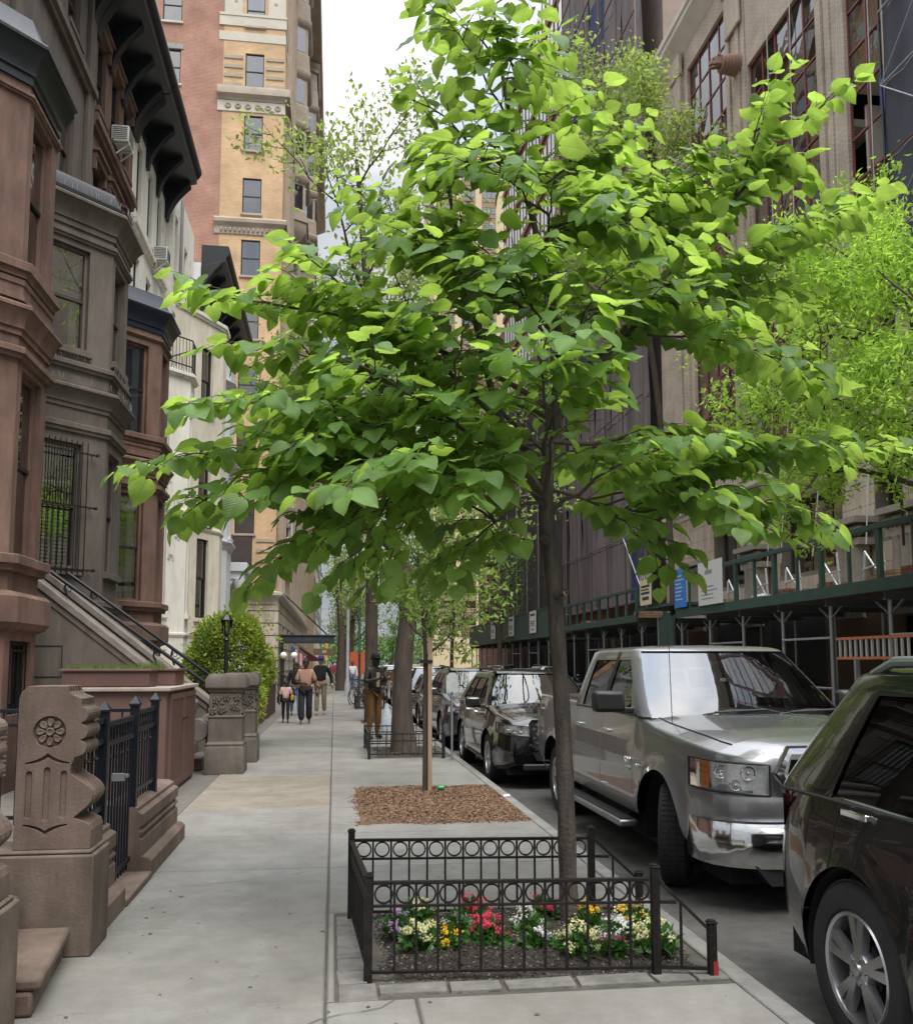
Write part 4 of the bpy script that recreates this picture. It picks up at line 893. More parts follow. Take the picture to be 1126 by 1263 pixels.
for k in range(6):
    x = -5.95+.52*k; g.lathe([(.0, -.0), (.07, -.02), (.09, -.05), (.13, -.05), (.16, -.03), (.17, 0)], (x, TY-.055, 31.05), 'y', 14)
for k in range(14): x = XS+.12+.235*k; g.lathe([(.05, 0), (.07, .12), (.0, .2)], (x, TY-.12, 24.1), 'z', 8)
for k in range(24): g.box(XS+.1+.13*k, XS+.17+.13*k, TY-.2, TY-.06, 4.58, 4.7)
for k in range(5):
    for s_ in (-1, 1):
        x = -4.6+s_*1.05
        if k < 4: g.lathe([(0, 0), (.06, -.02), (.1, 0)], (x, TY-.045, 37+.8*k), 'y', 8)
g.build('carved_ornament', tanstone, tw)
for zt in (34.1, 8.1):
    for k in range(4):
        z = zt-.25-.52*k
        for a, c in ((XS+.05, -5.22), (-4.0, TX-.05)):
            if zt > 20 or a > -5: MB().fb(fr, ux(a), ux(c), z-.12, z+.06, .002, .045).build('band_course', tanstone, tw, smooth=0)
# white paint streaks remain as quoin line between the two bricks; ornate projecting street front
for k in range(9):
    y0 = TY+2+5*k; w = 2.2
    g = MB(); z0 = 6.5; zt = 46
    g.box(TX+.002, TX+.28, y0-.3, y0, 5.25, 46.5).box(TX+.002, TX+.28, y0+w, y0+w+.3, 5.25, 46.5)
    g.build('pilaster', tanstone, tw, smooth=0)
for (y0, y1, xo, z0, z1) in ((54, 58, 1.0, 29, 46.5), (66, 71, 1.25, 31, 46.5), (52, 56, .55, 8, 23.9)):
    g = MB(); pl = [(TX+.01, y0), (TX+xo, y0+.6), (TX+xo, y1-.6), (TX+.01, y1)]
    pr = [(-.75*xo, z0-2.2), (-.4*xo, z0-1.6), (-.05, z0-1.1), (0, z0-.5), (.08, z0-.45), (.08, z0-.2), (0, z0-.15)]
    z = z0
    while z < z1-1.6: pr += [(0, z+.2), (-.1, z+.3), (-.1, z+2.0), (.0, z+2.1), (.12, z+2.3), (.12, z+2.5), (0, z+2.6)]; z += 3.42
    pr += [(0, z1)]
    g.sweep(pl, pr, caps=False); g.build('oriel', tanstone, tw)
    o_ = [seg(pl[i], pl[i+1]) for i in range(3)]
    zz = z0+.4
    while zz < z1-2.2:
        for f in o_[:2]: MB().fb(f, .25, f.len-.25, zz, zz+1.5, -.099, -.085).build('oriel_window', skyglass, tw, smooth=0)
        zz += 3.42
for k in range(14):
    z = 25.6+1.5*k; MB().lathe([(.0, 0), (.16, .1), (.22, .4), (.12, .7), (.2, .95), (0, 1.1)], (TX+.45, TY+30, z), nseg=8).build('carved_boss', tanstone, tw)
    if k < 12: MB().lathe([(.0, 0), (.16, .1), (.22, .4), (.12, .7), (.2, .95), (0, 1.1)], (TX+.3, TY+5.5, 6.2+1.5*k), nseg=8).build('carved_boss', tanstone, tw)
for k in range(7):
    for r_ in range(11):
        y0 = TY+2.6+5*k; MB().fb(fs2, y0-TY, y0-TY+1.1, 5.8+3.42*r_, 7.9+3.42*r_, .01, .04).build('street_window', skyglass, tw, smooth=0)
b = MB().box(XL, TX-.01, TY+.6, TY+48, 0, 47.9); b.build('core', redbrick, tw, smooth=0)
# awning
t = thing('entrance_canopy', 'dark flat hotel entrance canopy hung from rods over the pavement', 'awning', (-1.4, 48.8, 2.65)); cm = mat('canopy_dark', (.03, .036, .048), .5)
MB().box(-2.78, .0, 48.0, 50.4, 2.66, 3.0).box(-2.82, .06, 47.94, 50.46, 3.0, 3.07).build('canopy', cm, t, bevel=.01)
g = MB()
for (a, n_) in ((-2.55, 6), (-.98, 5)):
    for k in range(n_): 
        c = [(a+.15*k+.065*math.cos(q*.785), 47.99, 2.84+.065*math.sin(q*.785)) for q in range(9)]; g.tube(c, .008, 4, cap=False)
g.build('ring_ornament', mat('canopy_trim', (.16, .17, .19), .5, metal=.5), t)
M_ = Matrix(((1, 0, 0, -1.32), (0, 0, -1, 47.995), (0, 1, 0, 2.84), (0, 0, 0, 1)))
text('lettering', 'HOTEL', .16, M_, MATS['canopy_trim'], t)
for x, y in ((-.35, 48.2), (-.35, 50.2)): MB().tube([(x, y, 3.07), (TX+.28, y, 5.3+.0)], .02, 6).build('hanging_rod', iron, t)
MB().box(-2.72, -2.6, 48.1, 48.22, 0, 2.66).build('support_post', iron, t)
for x, y, lb in ((-2.45, 45.6, 'nearer'), (-1.95, 45.9, 'farther')):
    t = thing('globe_lamp', '%s white globe lamp on a dark post by the hotel steps' % lb, 'lamp', (x, y, 0))
    MB().lathe([(.1, 0), (.1, .1), (.04, .2), (.035, 1.75), (.08, 1.8)], (x, y, 0), nseg=10).build('post', iron, t)
    MB().lathe([(.04, 1.8)]+[(.17*math.cos(rad(a)), 1.97+.17*math.sin(rad(a))) for a in range(-75, 91, 15)], (x, y, 0), nseg=16).build('globe', mat('opal_glass', (.75, .74, .70), .3, var=.03), t)
t = thing('stair_railing', 'thin black stair railing by the hotel entrance', 'railing', (-2.6, 42, 0))
for dy in (0, 1.0):
    g = MB(); g.tube([(-3.9, 41.6+dy, 2.1), (-2.1, 41.6+dy, .95), (-2.1, 41.6+dy, 0)], .025, 6)
    for k in range(12): x = -3.9+.15*k; g.tube([(x, 41.6+dy, 2.1-.64*.15*k), (x, 41.6+dy, 1.1-.64*.15*k)], .01, 4)
    g.build('rail', iron, t)
# flag and dark red awning beyond the canopy
t = thing('flag', 'striped flag on a slanting pole beyond the hotel canopy', 'flag', (-2.2, 53, 2.4))
MB().tube([(-2.75, 53, 2.95), (-1.55, 53, 2.0)], .02, 6).build('pole', galv, t)
fl = [mat('flag_white', (.55, .5, .5), .8), mat('flag_red', (.40, .10, .10), .8), mat('flag_blue', (.06, .08, .22), .8)]
g = MB()
for i in range(7):
    x0 = -2.45+.13*i; z = 2.62-.103*i; g.quad((x0, 53, z), (x0+.13, 53.02, z-.103), (x0+.12, 53.05, z-.75), (x0, 53, z-.72), 2 if i < 2 else i % 2)
g.build('cloth', fl, t, smooth=0, fix=False)
t = thing('shop_awning', 'small dark red awning farther along the left pavement', 'awning', (-2.2, 75, 2.2))
MB().prism([(-2.75, 2.9), (-1.3, 2.0), (-1.3, 1.75), (-2.75, 1.75)], lambda a, z, c: (a, c, z), 74, 77).build('cover', mat('maroon_canvas', (.09, .015, .02), .8), t)
t = thing('shop_sign', 'small brown hanging sign beyond the dark red awning', 'sign', (-1.2, 90, 2.2))
MB().box(-2.0, .1, 90, 90.1, 2.35, 3.0).build('board', mat('sign_brown', (.22, .15, .09), .7), t); MB().box(-1.15, -.75, 89.98, 90, 2.55, 2.85).build('panel', palestone, t)
# buildings past the hotel
def block(name, label, x0, x1, y0, y1, z, m, cols, rows, z0=3.5, fh=3.2, side=None, wm=None, ww=.5, wh=1.7, scols=0, strips=None):
    t = thing(name, label, 'building', ((x0+x1)/2, (y0+y1)/2, 0)); MB().box(x0, x1, y0, y1, 0, z).build('wall', m, t, smooth=0)
    MB().box(x0-.4, x1+.4, y0-.4, y1+.4, z, z+.6).build('cornice', tanstone, t, smooth=0)
    wmesh = None
    def put(M):
        nonlocal wmesh
        if wmesh is None:
            g = MB(); g.box(-.5, .5, -.03, .03, 0, 1, 0); g.box(-.44, .44, -.06, -.031, .05, .47, 1); g.box(-.44, .44, -.07, -.031, .53, .95, 1)
            wmesh = g.build('window', [framedark, skyglass], t, smooth=0); wmesh.location = (0, 0, 0); wmesh.data.transform(Matrix.Translation(wpos(t)))
            ob = wmesh
        else: ob = wmesh.copy(); col.objects.link(ob); ob.parent = t
        ob.matrix_local = Matrix.Translation(-t.location) @ M; return ob
    dx = (x1-x0)/cols if cols else 0
    for r in range(rows):
        for c in range(cols): put(Matrix.Translation((x0+dx*(c+.5), y0-.02, z0+fh*r)) @ Matrix.Diagonal((dx*ww, 1, wh, 1)))
        for c in range(scols):
            dy = (y1-y0)/scols; xs = x1+.02 if side == 'e' else x0-.02
            put(Matrix.Translation((xs, y0+dy*(c+.5), z0+fh*r)) @ Matrix.Rotation(rad(90 if side == 'e' else -90), 4, 'Z') @ Matrix.Diagonal((dy*ww, 1, wh, 1)))
    return t
block('apartment_building', 'tan brick building just past the hotel on the left side', -30, -2.2, 98, 110, 30, mat('tan_brick', (.38, .29, .20), .9, var=.15), 6, 8, side='e', scols=3, z0=6)
block('apartment_building', 'pale building far down the left side beyond the cross street', -30, -2.6, 130, 170, 26, mat('pale_brick', (.42, .37, .30), .9), 6, 7, side='e', scols=6, z0=5)
block('apartment_building', 'brown block farthest down the left side', -30, -3.5, 175, 240, 20, mat('brown_brick', (.22, .15, .11), .9), 6, 5, side='e', scols=8, z0=5)
# ================================================================ RIGHT SIDE
ct = thing('apartment_tower', 'cream high-rise with brown spandrels and ribbon windows beyond the far corner', 'building', (28, 165, 0))
creamb = mat('cream_brick', (.60, .49, .31), .9, var=.06, scale=.5); sp = mat('brown_spandrel', (.30, .215, .15), .9, var=.08)
MB().box(17.2, 45, 160, 180, 0, 96).build('wall', creamb, ct, smooth=0)
wp = None; rib = None
for r in range(29):
    z = 6.5+3.05*r
    for c in range(3):
        x = 18.4+3.85*c
        if wp is None:
            g = MB(); g.box(0, 2.6, 159.9, 159.98, 0, 1.75); g.box(.05, 2.55, 159.84, 159.9, 1.0, 1.1)
            wp = g.build('spandrel', sp, ct, smooth=0); wp.data.transform(Matrix.Translation(wpos(ct)-Vector((0, 160, 0))))
            g = MB(); g.box(.04, 2.56, -.1, -.03, 1.76, 3.02, 0)
            for k in range(3): g.box(.08+.84*k, .84+.84*k, -.13, -.101, 1.82, 2.96, 1)
            rib = g.build('window', [framedark, skyglass], ct, smooth=0); rib.data.transform(Matrix.Translation(wpos(ct)))
            o1, o2 = wp, rib
        else:
            o1 = wp.copy(); o2 = rib.copy(); col.objects.link(o1); col.objects.link(o2)
        for o_ in (o1, o2): o_.location = Vector((x, 160, z))-wpos(ct)
        if random.random() < .35:
            MB().box(x+.9, x+1.7, 159.6, 159.9, z+.9, z+1.4).build('air_conditioner_box', mat('ac_box', (.2, .19, .18), .7), ct, smooth=0)
dred = thing('brick_building', 'red brick building with small balconies beyond the black netting', 'building', (22, 88, 0))
rb2 = brickmat('dark_red_brick', (.23, .085, .06), (.28, .11, .075), (.22, .14, .11), .22, .075)
fR = Fr(15.4, 97.5, 0, -1); b = MB(); ops = [(1.2+3.9*c, 2.6+3.9*c, 5.2+3.2*r, 7.2+3.2*r) for c in range(4) for r in range(8)]
wallgrid(b, fR, 0, 16.4, 0, 33, ops); b.box(15.41, 40, 81.1, 97.5, 32.9, 33); b.quad((15.4, 97.5, 0), (40, 97.5, 0), (40, 97.5, 33), (15.4, 97.5, 33)); b.quad((15.4, 81.1, 0), (40, 81.1, 0), (40, 81.1, 33), (15.4, 81.1, 33)); b.build('wall', rb2, dred, smooth=0, fix=False)
for o in ops: window(fR, o, dred, glass=skyglass, sill=tanstone)
for r in range(7):
    g = MB(); z = 7.9+3.2*r; g.fb(fR, 8.5, 11.5, z, z+.15, 0, 1.0)
    for k in range(12): g.fb(fR, 8.5+.26*k, 8.54+.26*k, z+.15, z+1.05, .94, .98)
    g.fb(fR, 8.5, 11.5, z+1.05, z+1.1, .92, 1.0); g.build('balcony', MATS['dark_joint'], dred, smooth=0)
# netted building (black mesh) and the violet-grey scaffolded one
netm = mat('black_netting', (.028, .026, .029), .85, c2=(.075, .070, .075), scale=2.0, streak=True)
t = thing('netted_scaffold', 'low facade wrapped in black hanging scaffold netting behind the solid green shed', 'scaffold', (15, 68, 0))
def netpanel(x, y0, y1, z0, z1, m, parent, amp=.12):
    b = MB(); n_ = max(4, int((y1-y0)/.18)); 
    vs = []
    for z in (z0, (z0+z1)/2, z1): vs += [(x+amp*math.sin(i*1.1+z)*random.uniform(.3, 1), y0+(y1-y0)*i/n_, z) for i in range(n_+1)]
    b.add(vs, [(j*(n_+1)+i, j*(n_+1)+i+1, (j+1)*(n_+1)+i+1, (j+1)*(n_+1)+i) for j in range(2) for i in range(n_)]); return b.build('net_panel', m, parent, fix=False, smooth=60)
for k in range(6):
    for r in range(6): netpanel(14.9, 57+4*k, 60.98+4*k, 4.5+3.3*r, 7.78+3.3*r, netm, t)
for k in range(7): MB().tube([(14.7, 57+4*k, 0), (14.7, 57+4*k, 24.5)], .05, 6).build('pole', galv, t)
bb = thing('brick_building', 'red brick upper building with pale blue windows above the netting', 'building', (20, 64, 0))
MB().box(15.3, 40, 50.3, 81.05, 0, 52).build('wall', rb2, bb, smooth=0)
for z in range(5, 52, 4): MB().box(15.15, 15.29, 50.2, 81.1, z, z+.5).build('belt_course', rb2 if z % 8 else tanstone, bb, smooth=0)
f4 = Fr(15.3, 81, 0, -1)
for r in range(12):
    for c in range(12): MB().fb(f4, .6+2.5*c, 2.5+2.5*c, 5.7+4*r, 8.3+4*r, .01, .06).fb(f4, 1.5+2.5*c, 1.6+2.5*c, 5.7+4*r, 8.3+4*r, .061, .09, 1).build('window', [skyglass, framedark], bb, smooth=0)
f5_ = Fr(15.3, 50.28, 1, 0)
for r in range(5):
    for c in range(3): MB().fb(f5_, .6+2.5*c, 2.5+2.5*c, 33.7+4*r, 36.3+4*r, .01, .06).fb(f5_, 1.5+2.5*c, 1.6+2.5*c, 33.7+4*r, 36.3+4*r, .061, .09, 1).build('window', [skyglass, framedark], bb, smooth=0)
t = thing('netted_scaffold', 'tall pipe scaffold hung with violet grey netting left of the stone building', 'scaffold', (14.8, 45, 0))
netv = mat('violet_netting', (.10, .088, .094), .85, c2=(.24, .21, .21), scale=.9, streak=True); netb = mat('blue_netting', (.035, .05, .13), .85, var=.3, scale=1.5, streak=True)
for k in range(5):
    for r in range(13): netpanel(14.9, 41.4+3.1*k, 44.45+3.1*k, 4.6+3.3*r, 7.86+3.3*r, netb if (k*7+r*3) % 11 == 0 else netv, t, .08)
for k in range(6):
    MB().tube([(14.55, 41.4+3.1*k, 0), (14.55, 41.4+3.1*k, 48)], .06, 6).build('pole', mat('scaffold_brown', (.16, .115, .10), .7), t)
for r in range(13): MB().tube([(14.5, 41.3, 4.6+3.3*r), (14.5, 57, 4.6+3.3*r)], .04, 6).build('ledger', MATS['scaffold_brown'], t)
for r in range(0, 12, 2): MB().tube([(14.48, 41.4+3.1*(r % 5), 4.6+3.3*r), (14.48, 44.5+3.1*(r % 5), 7.9+3.3*r)], .035, 6).build('brace', mat('brace_grey', (.4, .42, .46), .5, metal=.3), t)
bk = thing('office_building', 'brown brick building wrapped behind the violet netting', 'building', (25, 48, 0)); MB().box(15.9, 40, 41.1, 50.2, 0, 47).build('wall', mat('mauve_brick', (.24, .19, .165), .9, scale=1.0), bk, smooth=0)
# ---- stone and brick hotel front with red-framed window bays
A = thing('stone_building', 'ornate stone and tan brick building with red-framed window bays behind the green shed', 'building', (20, 30, 0))
tanbrick = brickmat('tan_grey_brick', (.50, .42, .34), (.60, .51, .42), (.40, .33, .26), .24, .085, ms=.014)
AX = 15.4; fA = Fr(AX, 41, 0, -1); U = lambda y: 41-y
bays = [(31.2, 26.35, 9.2, 24.4), (24.75, 22.85, 9.2, 30), (37.0, 32.9, 9.2, 28.2), (21.3, 17.5, 9.2, 30), (15.9, 12.5, 9.2, 30)]
ops = [(U(a), U(c), z0, z1) for a, c, z0, z1 in bays]
b = MB(); wallgrid(b, fA, 0, 32, 7.9, 30.2, ops, rev=.22)
b.box(AX+.01, 40, 9.2, 40.99, 30, 30.19); b.quad((AX, 41, 0), (40, 41, 0), (40, 41, 30), (AX, 41, 30)); b.build('wall', tanbrick, A, smooth=0, fix=False)
redf = mat('red_metal_frame', (.20, .055, .055), .5, var=.1)
wavy = glassmat('wavy_bay_glass', (.22, .24, .24), 1.7, .01, .22)
for (a, c, z0, z1) in bays:
    w_ = a-c; nc = max(2, round(w_/1.0)); nr = round((z1-z0)/1.35); u0 = U(a); dz = (z1-z0)/nr; du = w_/nc
    fb_ = MB()
    for k in range(nc+1): fb_.fb(fA, u0+du*k-.035 if k else u0, u0+du*k+.035 if k < nc else u0+w_, z0, z1, -.2, -.12)
    for k in range(nr+1): fb_.fb(fA, u0, u0+w_, z0+dz*k-.035 if k else z0, z0+dz*k+.035 if k < nr else z1, -.198, -.125)
    W_ = fb_.build('window_bay', redf, A, smooth=0)
    for i in range(nc):
        for j in range(nr):
            if a < 25 and a > 24 and 5 <= j <= 6: continue
            t1, t2 = random.uniform(-.012, .012), random.uniform(-.012, .012); q = MB(); p = fA.p
            q.quad(p(u0+du*i, z0+dz*j, -.16+t1), p(u0+du*(i+1), z0+dz*j, -.16-t1), p(u0+du*(i+1), z0+dz*(j+1), -.16-t2), p(u0+du*i, z0+dz*(j+1), -.16+t2)); q.build('pane', wavy, W_, smooth=0, fix=False)
    MB().fb(fA, u0, u0+w_, z0, z1, -2.2, -2.15).build('interior_shade', room, A, smooth=0)
    g = MB()
    for k in range(int((z1-z0)/3.4)): g.fb(fA, u0, u0+w_, z0+3.4*k+3.1, z0+3.4*k+3.35, -2.1, -.25)
    g.build('floor_slab', palestone, A, smooth=0)
g = MB(); g.fb(fA, U(24.7), U(22.9), 9.2+5*1.36, 9.2+5*1.36+.04, -2.1, -.34).build('balcony_floor', palestone, A, smooth=0)
MB().fb(fA, U(24.6), U(24.5), 16.0, 18.6, -1.2, -.5).build('balcony_column', palestone, A)
netpanel(AX+.2, 22.9, 23.35, 16.1, 18.7, mat('blue_tarp', (.05, .09, .42), .6), A, .04)
netpanel(AX+.35, 27.9, 28.6, 14.3, 14.9, MATS['blue_tarp'], A, .04)
for y0, y1 in ((31.2, 32.9), (25.0, 26.2), (37.2, 38.6)):
    g = MB(); uu = U(y1); w_ = y1-y0
    for k in range(int(w_/.42)): g.fb(fA, uu+.42*k+.02, uu+.42*k+.34, 8.5, 28.5+.0, .003, .05 if k % 2 else .10)
    g.build('fluted_pilaster', tanbrick, A, smooth=0)
    MB().fb(fA, uu+.2, uu+w_-.2, 26.4, 28.2, .101, .22).fb(fA, uu+.1, uu+w_-.1, 28.2, 29.2, .1, .3).build('stepped_capital', limestone, A, smooth=0, bevel=.04)
MB().sweep([(AX, 41), (AX, 9.2)], [(0, 29.2), (.1, 29.3), (.2, 29.5), (.55, 29.9), (.55, 30.15), (.62, 30.2), (.62, 30.5), (0, 30.6)]).build('roof_cornice', palestone, A)
# carved beast heads
gm_ = mat('terracotta_beast', (.26, .155, .115), .9, c2=(.34, .21, .16), scale=9, bump=.5)
for (y, z, sc_) in ((31.9, 24.9, 1.0), (37.4, 25.0, .8)):
    g = MB(); o = Vector((AX-.02, y, z)); pr = []
    for i in range(13):
        t = i/12; pr.append((.40*(1-.2*t)+(.03 if i % 2 else 0), -.75*t))
    g.lathe(pr, tuple(o), 'x', 14); hd = o+Vector((-.86, 0, .04))
    g.add(*ico(*hd, .28, .26, .28)); g.add(*ico(hd.x-.2, hd.y, hd.z-.06, .17, .15, .12)); g.add(*ico(hd.x-.18, hd.y, hd.z-.22, .14, .12, .06))
    for s_ in (-1, 1): g.add(*ico(hd.x, hd.y+s_*.2, hd.z+.24, .07, .06, .1)); g.add(*ico(hd.x-.2, hd.y+s_*.1, hd.z+.1, .05, .04, .04))
    g.build('carved_beast_head', gm_, A)
# limestone base of separate blocks
opsB = [(U(30.0), U(25.9), 4.6, 7.1), (U(24.2), U(23.0), 5.5, 6.9), (U(21.8), U(20.6), 5.5, 6.9), (U(35.5), U(32.5), 4.6, 7.1)]+[(U(y+3.2), U(y), .3, 2.9) for y in (12, 17, 22, 27, 32, 36.5)]
b = MB(); wallgrid(b, fA, 0, 32, 0, 7.9, opsB, rev=.55, d=-.015); b.build('base_wall', mat('base_mortar', (.20, .17, .14), .95), A, smooth=0, fix=False)
for o in opsB: window(fA, o, A, rev=.5, curt='shade' if o[2] > 4 and random.random() < .5 else None, rail=0, grid=(3, 1) if o[1]-o[0] > 2 else None, fm=framebrown if o[2] > 4 else framedark)
zrow = 3.3; r_ = 0
while zrow < 7.85:
    z1 = min(zrow+.575, 7.89); u = 0 if r_ % 2 else -.6
    while u < 32:
        a, c = max(u, 0), min(u+1.25, 32); segs_ = [(a, c)]
        for o in opsB:
            if o[3] > zrow+.02 and o[2] < z1-.02:
                ns = []
                for (p, q) in segs_:
                    if q <= o[0] or p >= o[1]: ns.append((p, q)); continue
                    if p < o[0]: ns.append((p, o[0]))
                    if q > o[1]: ns.append((o[1], q))
                segs_ = ns
        for (p, q) in segs_:
            if q-p > .06: 
                e = random.uniform(-.002, .003); g = MB(); P = fA.p; c_ = .005; g.fb(fA, p+c_, q-c_, zrow+c_, z1-c_, -.014, .006+e); g.build('stone_block', limestone, A, smooth=0, fix=False)
        u += 1.25
    zrow += .58; r_ += 1
MB().sweep([(AX, 41), (AX, 9.2)], [(0, 7.88), (.06, 7.9), (.08, 8.05), (.2, 8.15), (.2, 8.3), (.03, 8.36), (0, 8.5)]).build('belt_course', palestone, A)
g = MB()
for k in range(150): g.fb(fA, .1+.21*k, .2+.21*k, 8.5, 8.72, .0, .07)
g.build('dentils', palestone, A, smooth=0)
for y in (24.95, 22.2, 31.2, 19.5, 36.3):
    g = MB(); u = U(y); 
    for k in range(-1, 2): g.lathe([(.34, 2.9), (.30, 3.1), (.27, 4.9), (.30, 5.0)], (AX-.28, y+k*.5*.0+.36*k, 0), nseg=12)
    g.fb(fA, u-.75, u+.75, 5.0, 5.2, 0, .55); g.fb(fA, u-.9, u+.9, 5.62, 5.8, 0, .75)
    for k in range(8): g.add(*ico(AX-.5, y-.7+.2*k, 5.42, .16, .13, .19))
    for k in range(7): g.tube([(AX-.62, y-.62+.2*k+.09*math.cos(a*.8), 5.36+.08*math.sin(a*.8)) for a in range(8)], .025, 5)
    g.build('carved_capital', mat('weathered_carving', (.24, .215, .185), .9, c2=(.34, .31, .27), scale=6, bump=.7, bscale=30), A)
# ropes down the facade
for (y0, y1), od in zip(((29, 28.5), (27.2, 27.6), (24.0, 25.6), (22.9, 22.8)), ('leftmost', 'second from left', 'slanting third', 'rightmost')):
    MB().tube([(AX-.3, y0, 30), (AX-.45, (y0+y1)/2, 14), (AX-1.2, y1, 4.8)], .018, 5).build('rope', mat('rope', (.55, .52, .48), .9), None, label='%s pale rope hanging down the stone facade to the shed deck' % od, cat='rope', group='ropes on the facade')
# near corner scaffold with dark netting
t = thing('netted_scaffold', 'blue-grey netted scaffold at the right edge in front of the stone building', 'scaffold', (14.6, 21, 5))
netn = glassmat('net_film', (.42, .44, .52), 1.1, .6, .0)
nets = mat('slate_netting', (.035, .038, .055), .85, c2=(.075, .078, .10), scale=1.0, streak=True)
for k in range(3):
    for r in range(7): netpanel(14.5, 21.5-2.4*(k+1)+.02, 21.5-2.4*k, 10.8+2.1*r, 12.88+2.1*r, nets, t, .05)
for k in range(4): MB().tube([(14.42, 21.5-2.4*k, 4.6), (14.42, 21.5-2.4*k, 26)], .04, 6).build('pole', MATS['brace_grey'] if k else iron, t)
for r in range(8): MB().tube([(14.4, 21.5, 10.8+2.1*r), (14.4, 15.5, 10.8+2.1*r)], .022, 6).build('ledger', redf if r == 2 else MATS['brace_grey'], t)
for r in range(7): MB().tube([(14.38, 21.5 if r % 2 else 19.1, 10.8+2.1*r), (14.38, 19.1 if r % 2 else 21.5, 12.9+2.1*r)], .016, 5).build('brace', MATS['brace_grey'], t)
# ---- green sidewalk sheds
def shed(label, y0, y1, zb, zt, solid=False, sp_=2.4):
    t = thing('sidewalk_shed', label, 'scaffold', (13, (y0+y1)/2, 0)); L_ = y1-y0
    MB().box(11.6, 14.9, y0, y1, zb-.02, zb+.04).build('deck', mat('deck_ply', (.10, .075, .05), .9, var=.3), t, smooth=0)
    MB().box(11.52, 11.6, y0, y1, zb-.12, zb+.16).build('fascia_beam', green, t, bevel=.008)
    n_ = int(round(L_/sp_)); s_ = L_/n_
    if solid:
        for k in range(n_*2): MB().box(11.53, 11.57, y0+k*s_/2+.006, y0+(k+1)*s_/2-.006, zb+.165, zt).build('panel', green, t, smooth=0)
        MB().box(11.5, 11.62, y0, y1, zt, zt+.06).build('top_rail', green, t)
    else:
        MB().box(11.50, 11.62, y0, y1, zt-.12, zt).build('top_rail', green, t, bevel=.008)
        for k in range(n_+1):
            MB().box(11.51, 11.61, y0+k*s_-.07, y0+k*s_+.07, zb+.16, zt-.121).build('post', green, t, bevel=.006)
            if k < n_: MB().box(11.53, 11.60, y0+(k+.5)*s_-.035, y0+(k+.5)*s_+.035, zb+.16, zt-.121).build('stud', green, t)
    for k in range(n_+1):
        y = y0+k*s_
        for x in (11.75, 14.6):
            MB().tube([(x, y, 0), (x, y, zb-.3)], .045, 10).build('pipe_post', galv, t)
            MB().box(x-.1, x+.1, y-.1, y+.1, 0, .02).build('base_plate', galv, t)
        g = MB(); g.box(11.62, 14.9, y-.06, y+.06, zb-.30, zb-.28).box(11.62, 14.9, y-.06, y+.06, zb-.14, zb-.12).box(11.62, 14.9, y-.01, y+.01, zb-.28, zb-.14); g.build('steel_beam', mat('beam_grey', (.10, .105, .105), .6), t, smooth=0)
        g = MB(); g.bar((11.75, y, zb-.62), (11.75, y+.5, zb-.31), .04, .04); g.bar((11.75, y, zb-.62), (11.75, y-.5, zb-.31), .04, .04); g.build('knee_brace', MATS['beam_grey'], t)
    for z in (1.0, 2.2):
        for k in range(0, n_-1, 2): MB().tube([(11.72, y0+k*s_, z), (11.72, y0+(k+1)*s_, z)], .03, 8).build('guard_pipe', galv, t)
    return t
sh1 = shed('nearest green sidewalk shed with open framed parapet and debris behind it', 11.0, 29.9, 3.25, 4.6)
sh2 = shed('second green sidewalk shed with open parapet behind the hero trunk', 34.0, 46.6, 3.3, 4.5)
sh3 = shed('farthest sidewalk shed with solid dark green panels and white posters', 46.9, 78.0, 3.15, 4.6, solid=True, sp_=2.5)
t = thing('green_hatch', 'rounded dark green board standing at the gap between the two open sheds', 'board', (12, 31, 2.2))
pts = [(30.6, 1.5), (32.0, 1.5), (32.0, 2.9)]+[(31.3+.7*math.cos(rad(a)), 2.9+.5*math.sin(rad(a))) for a in range(0, 181, 20)]
MB().prism(pts, lambda a, z, c: (c, a, z), 11.7, 11.76).build('board', green, t)
for y in (31.0, 32.6): MB().tube([(11.9, y, 0), (11.9, y, 3.3)], .045, 8).build('post', galv, t)
MB().box(11.6, 14.9, 30, 34, 3.6, 3.7).build('bridge_deck', green, t)
# things on the sheds
def sign(name, label, y0, y1, z0, z1, m, lines, txt=None, tm=None):
    t = thing(name, label, 'sign', (11.48, (y0+y1)/2, z0)); f = Fr(11.47, y1, 0, -1)
    MB().fb(f, 0, y1-y0, z0, z1, 0, .02).build('board', m, t, smooth=0)
    g = MB(); w_ = y1-y0
    for (zz, a, c, h_) in lines: g.fb(f, w_*a, w_*c, z0+(z1-z0)*zz, z0+(z1-z0)*(zz+h_), .0205, .022)
    if lines: g.build('printed_lines', tm, t, smooth=0)
    return t, f, w_
ink = mat('dark_ink', (.03, .03, .03), .7); wht = mat('poster_white', (.62, .62, .60), .7, var=.04)
t, f, w_ = sign('site_sign', 'cream sign reading KINGS hanging between the open green sheds', 32.1, 33.3, 3.75, 5.55, mat('sign_cream', (.62, .58, .38), .7, var=.04), [(.36, .12, .9, .05), (.30, .1, .8, .03), (.22, .1, .88, .05), (.1, .2, .8, .07), (.84, .15, .85, .03)], tm=ink)
text('lettering', 'KINGS', .52, fmat(f, w_/2, 4.85, .022), ink, t, squeeze=.72)
sign('notice_sheet', 'bright blue notice sheet with white print tied to the near shed', 28.75, 29.75, 3.45, 4.75, mat('notice_blue', (.03, .20, .62), .6, var=.05), [(.8-.1*k, .1, random.uniform(.5, .9), .025) for k in range(7)], tm=wht)
sign('notice_sheet', 'white notice sheet with grey print tied to the near shed', 25.9, 27.7, 3.4, 4.75, wht, [(.4-.09*k, .12, random.uniform(.6, .9), .03) for k in range(4)]+[(.7, .3, .6, .1)], tm=mat('grey_ink', (.25, .27, .32), .7))
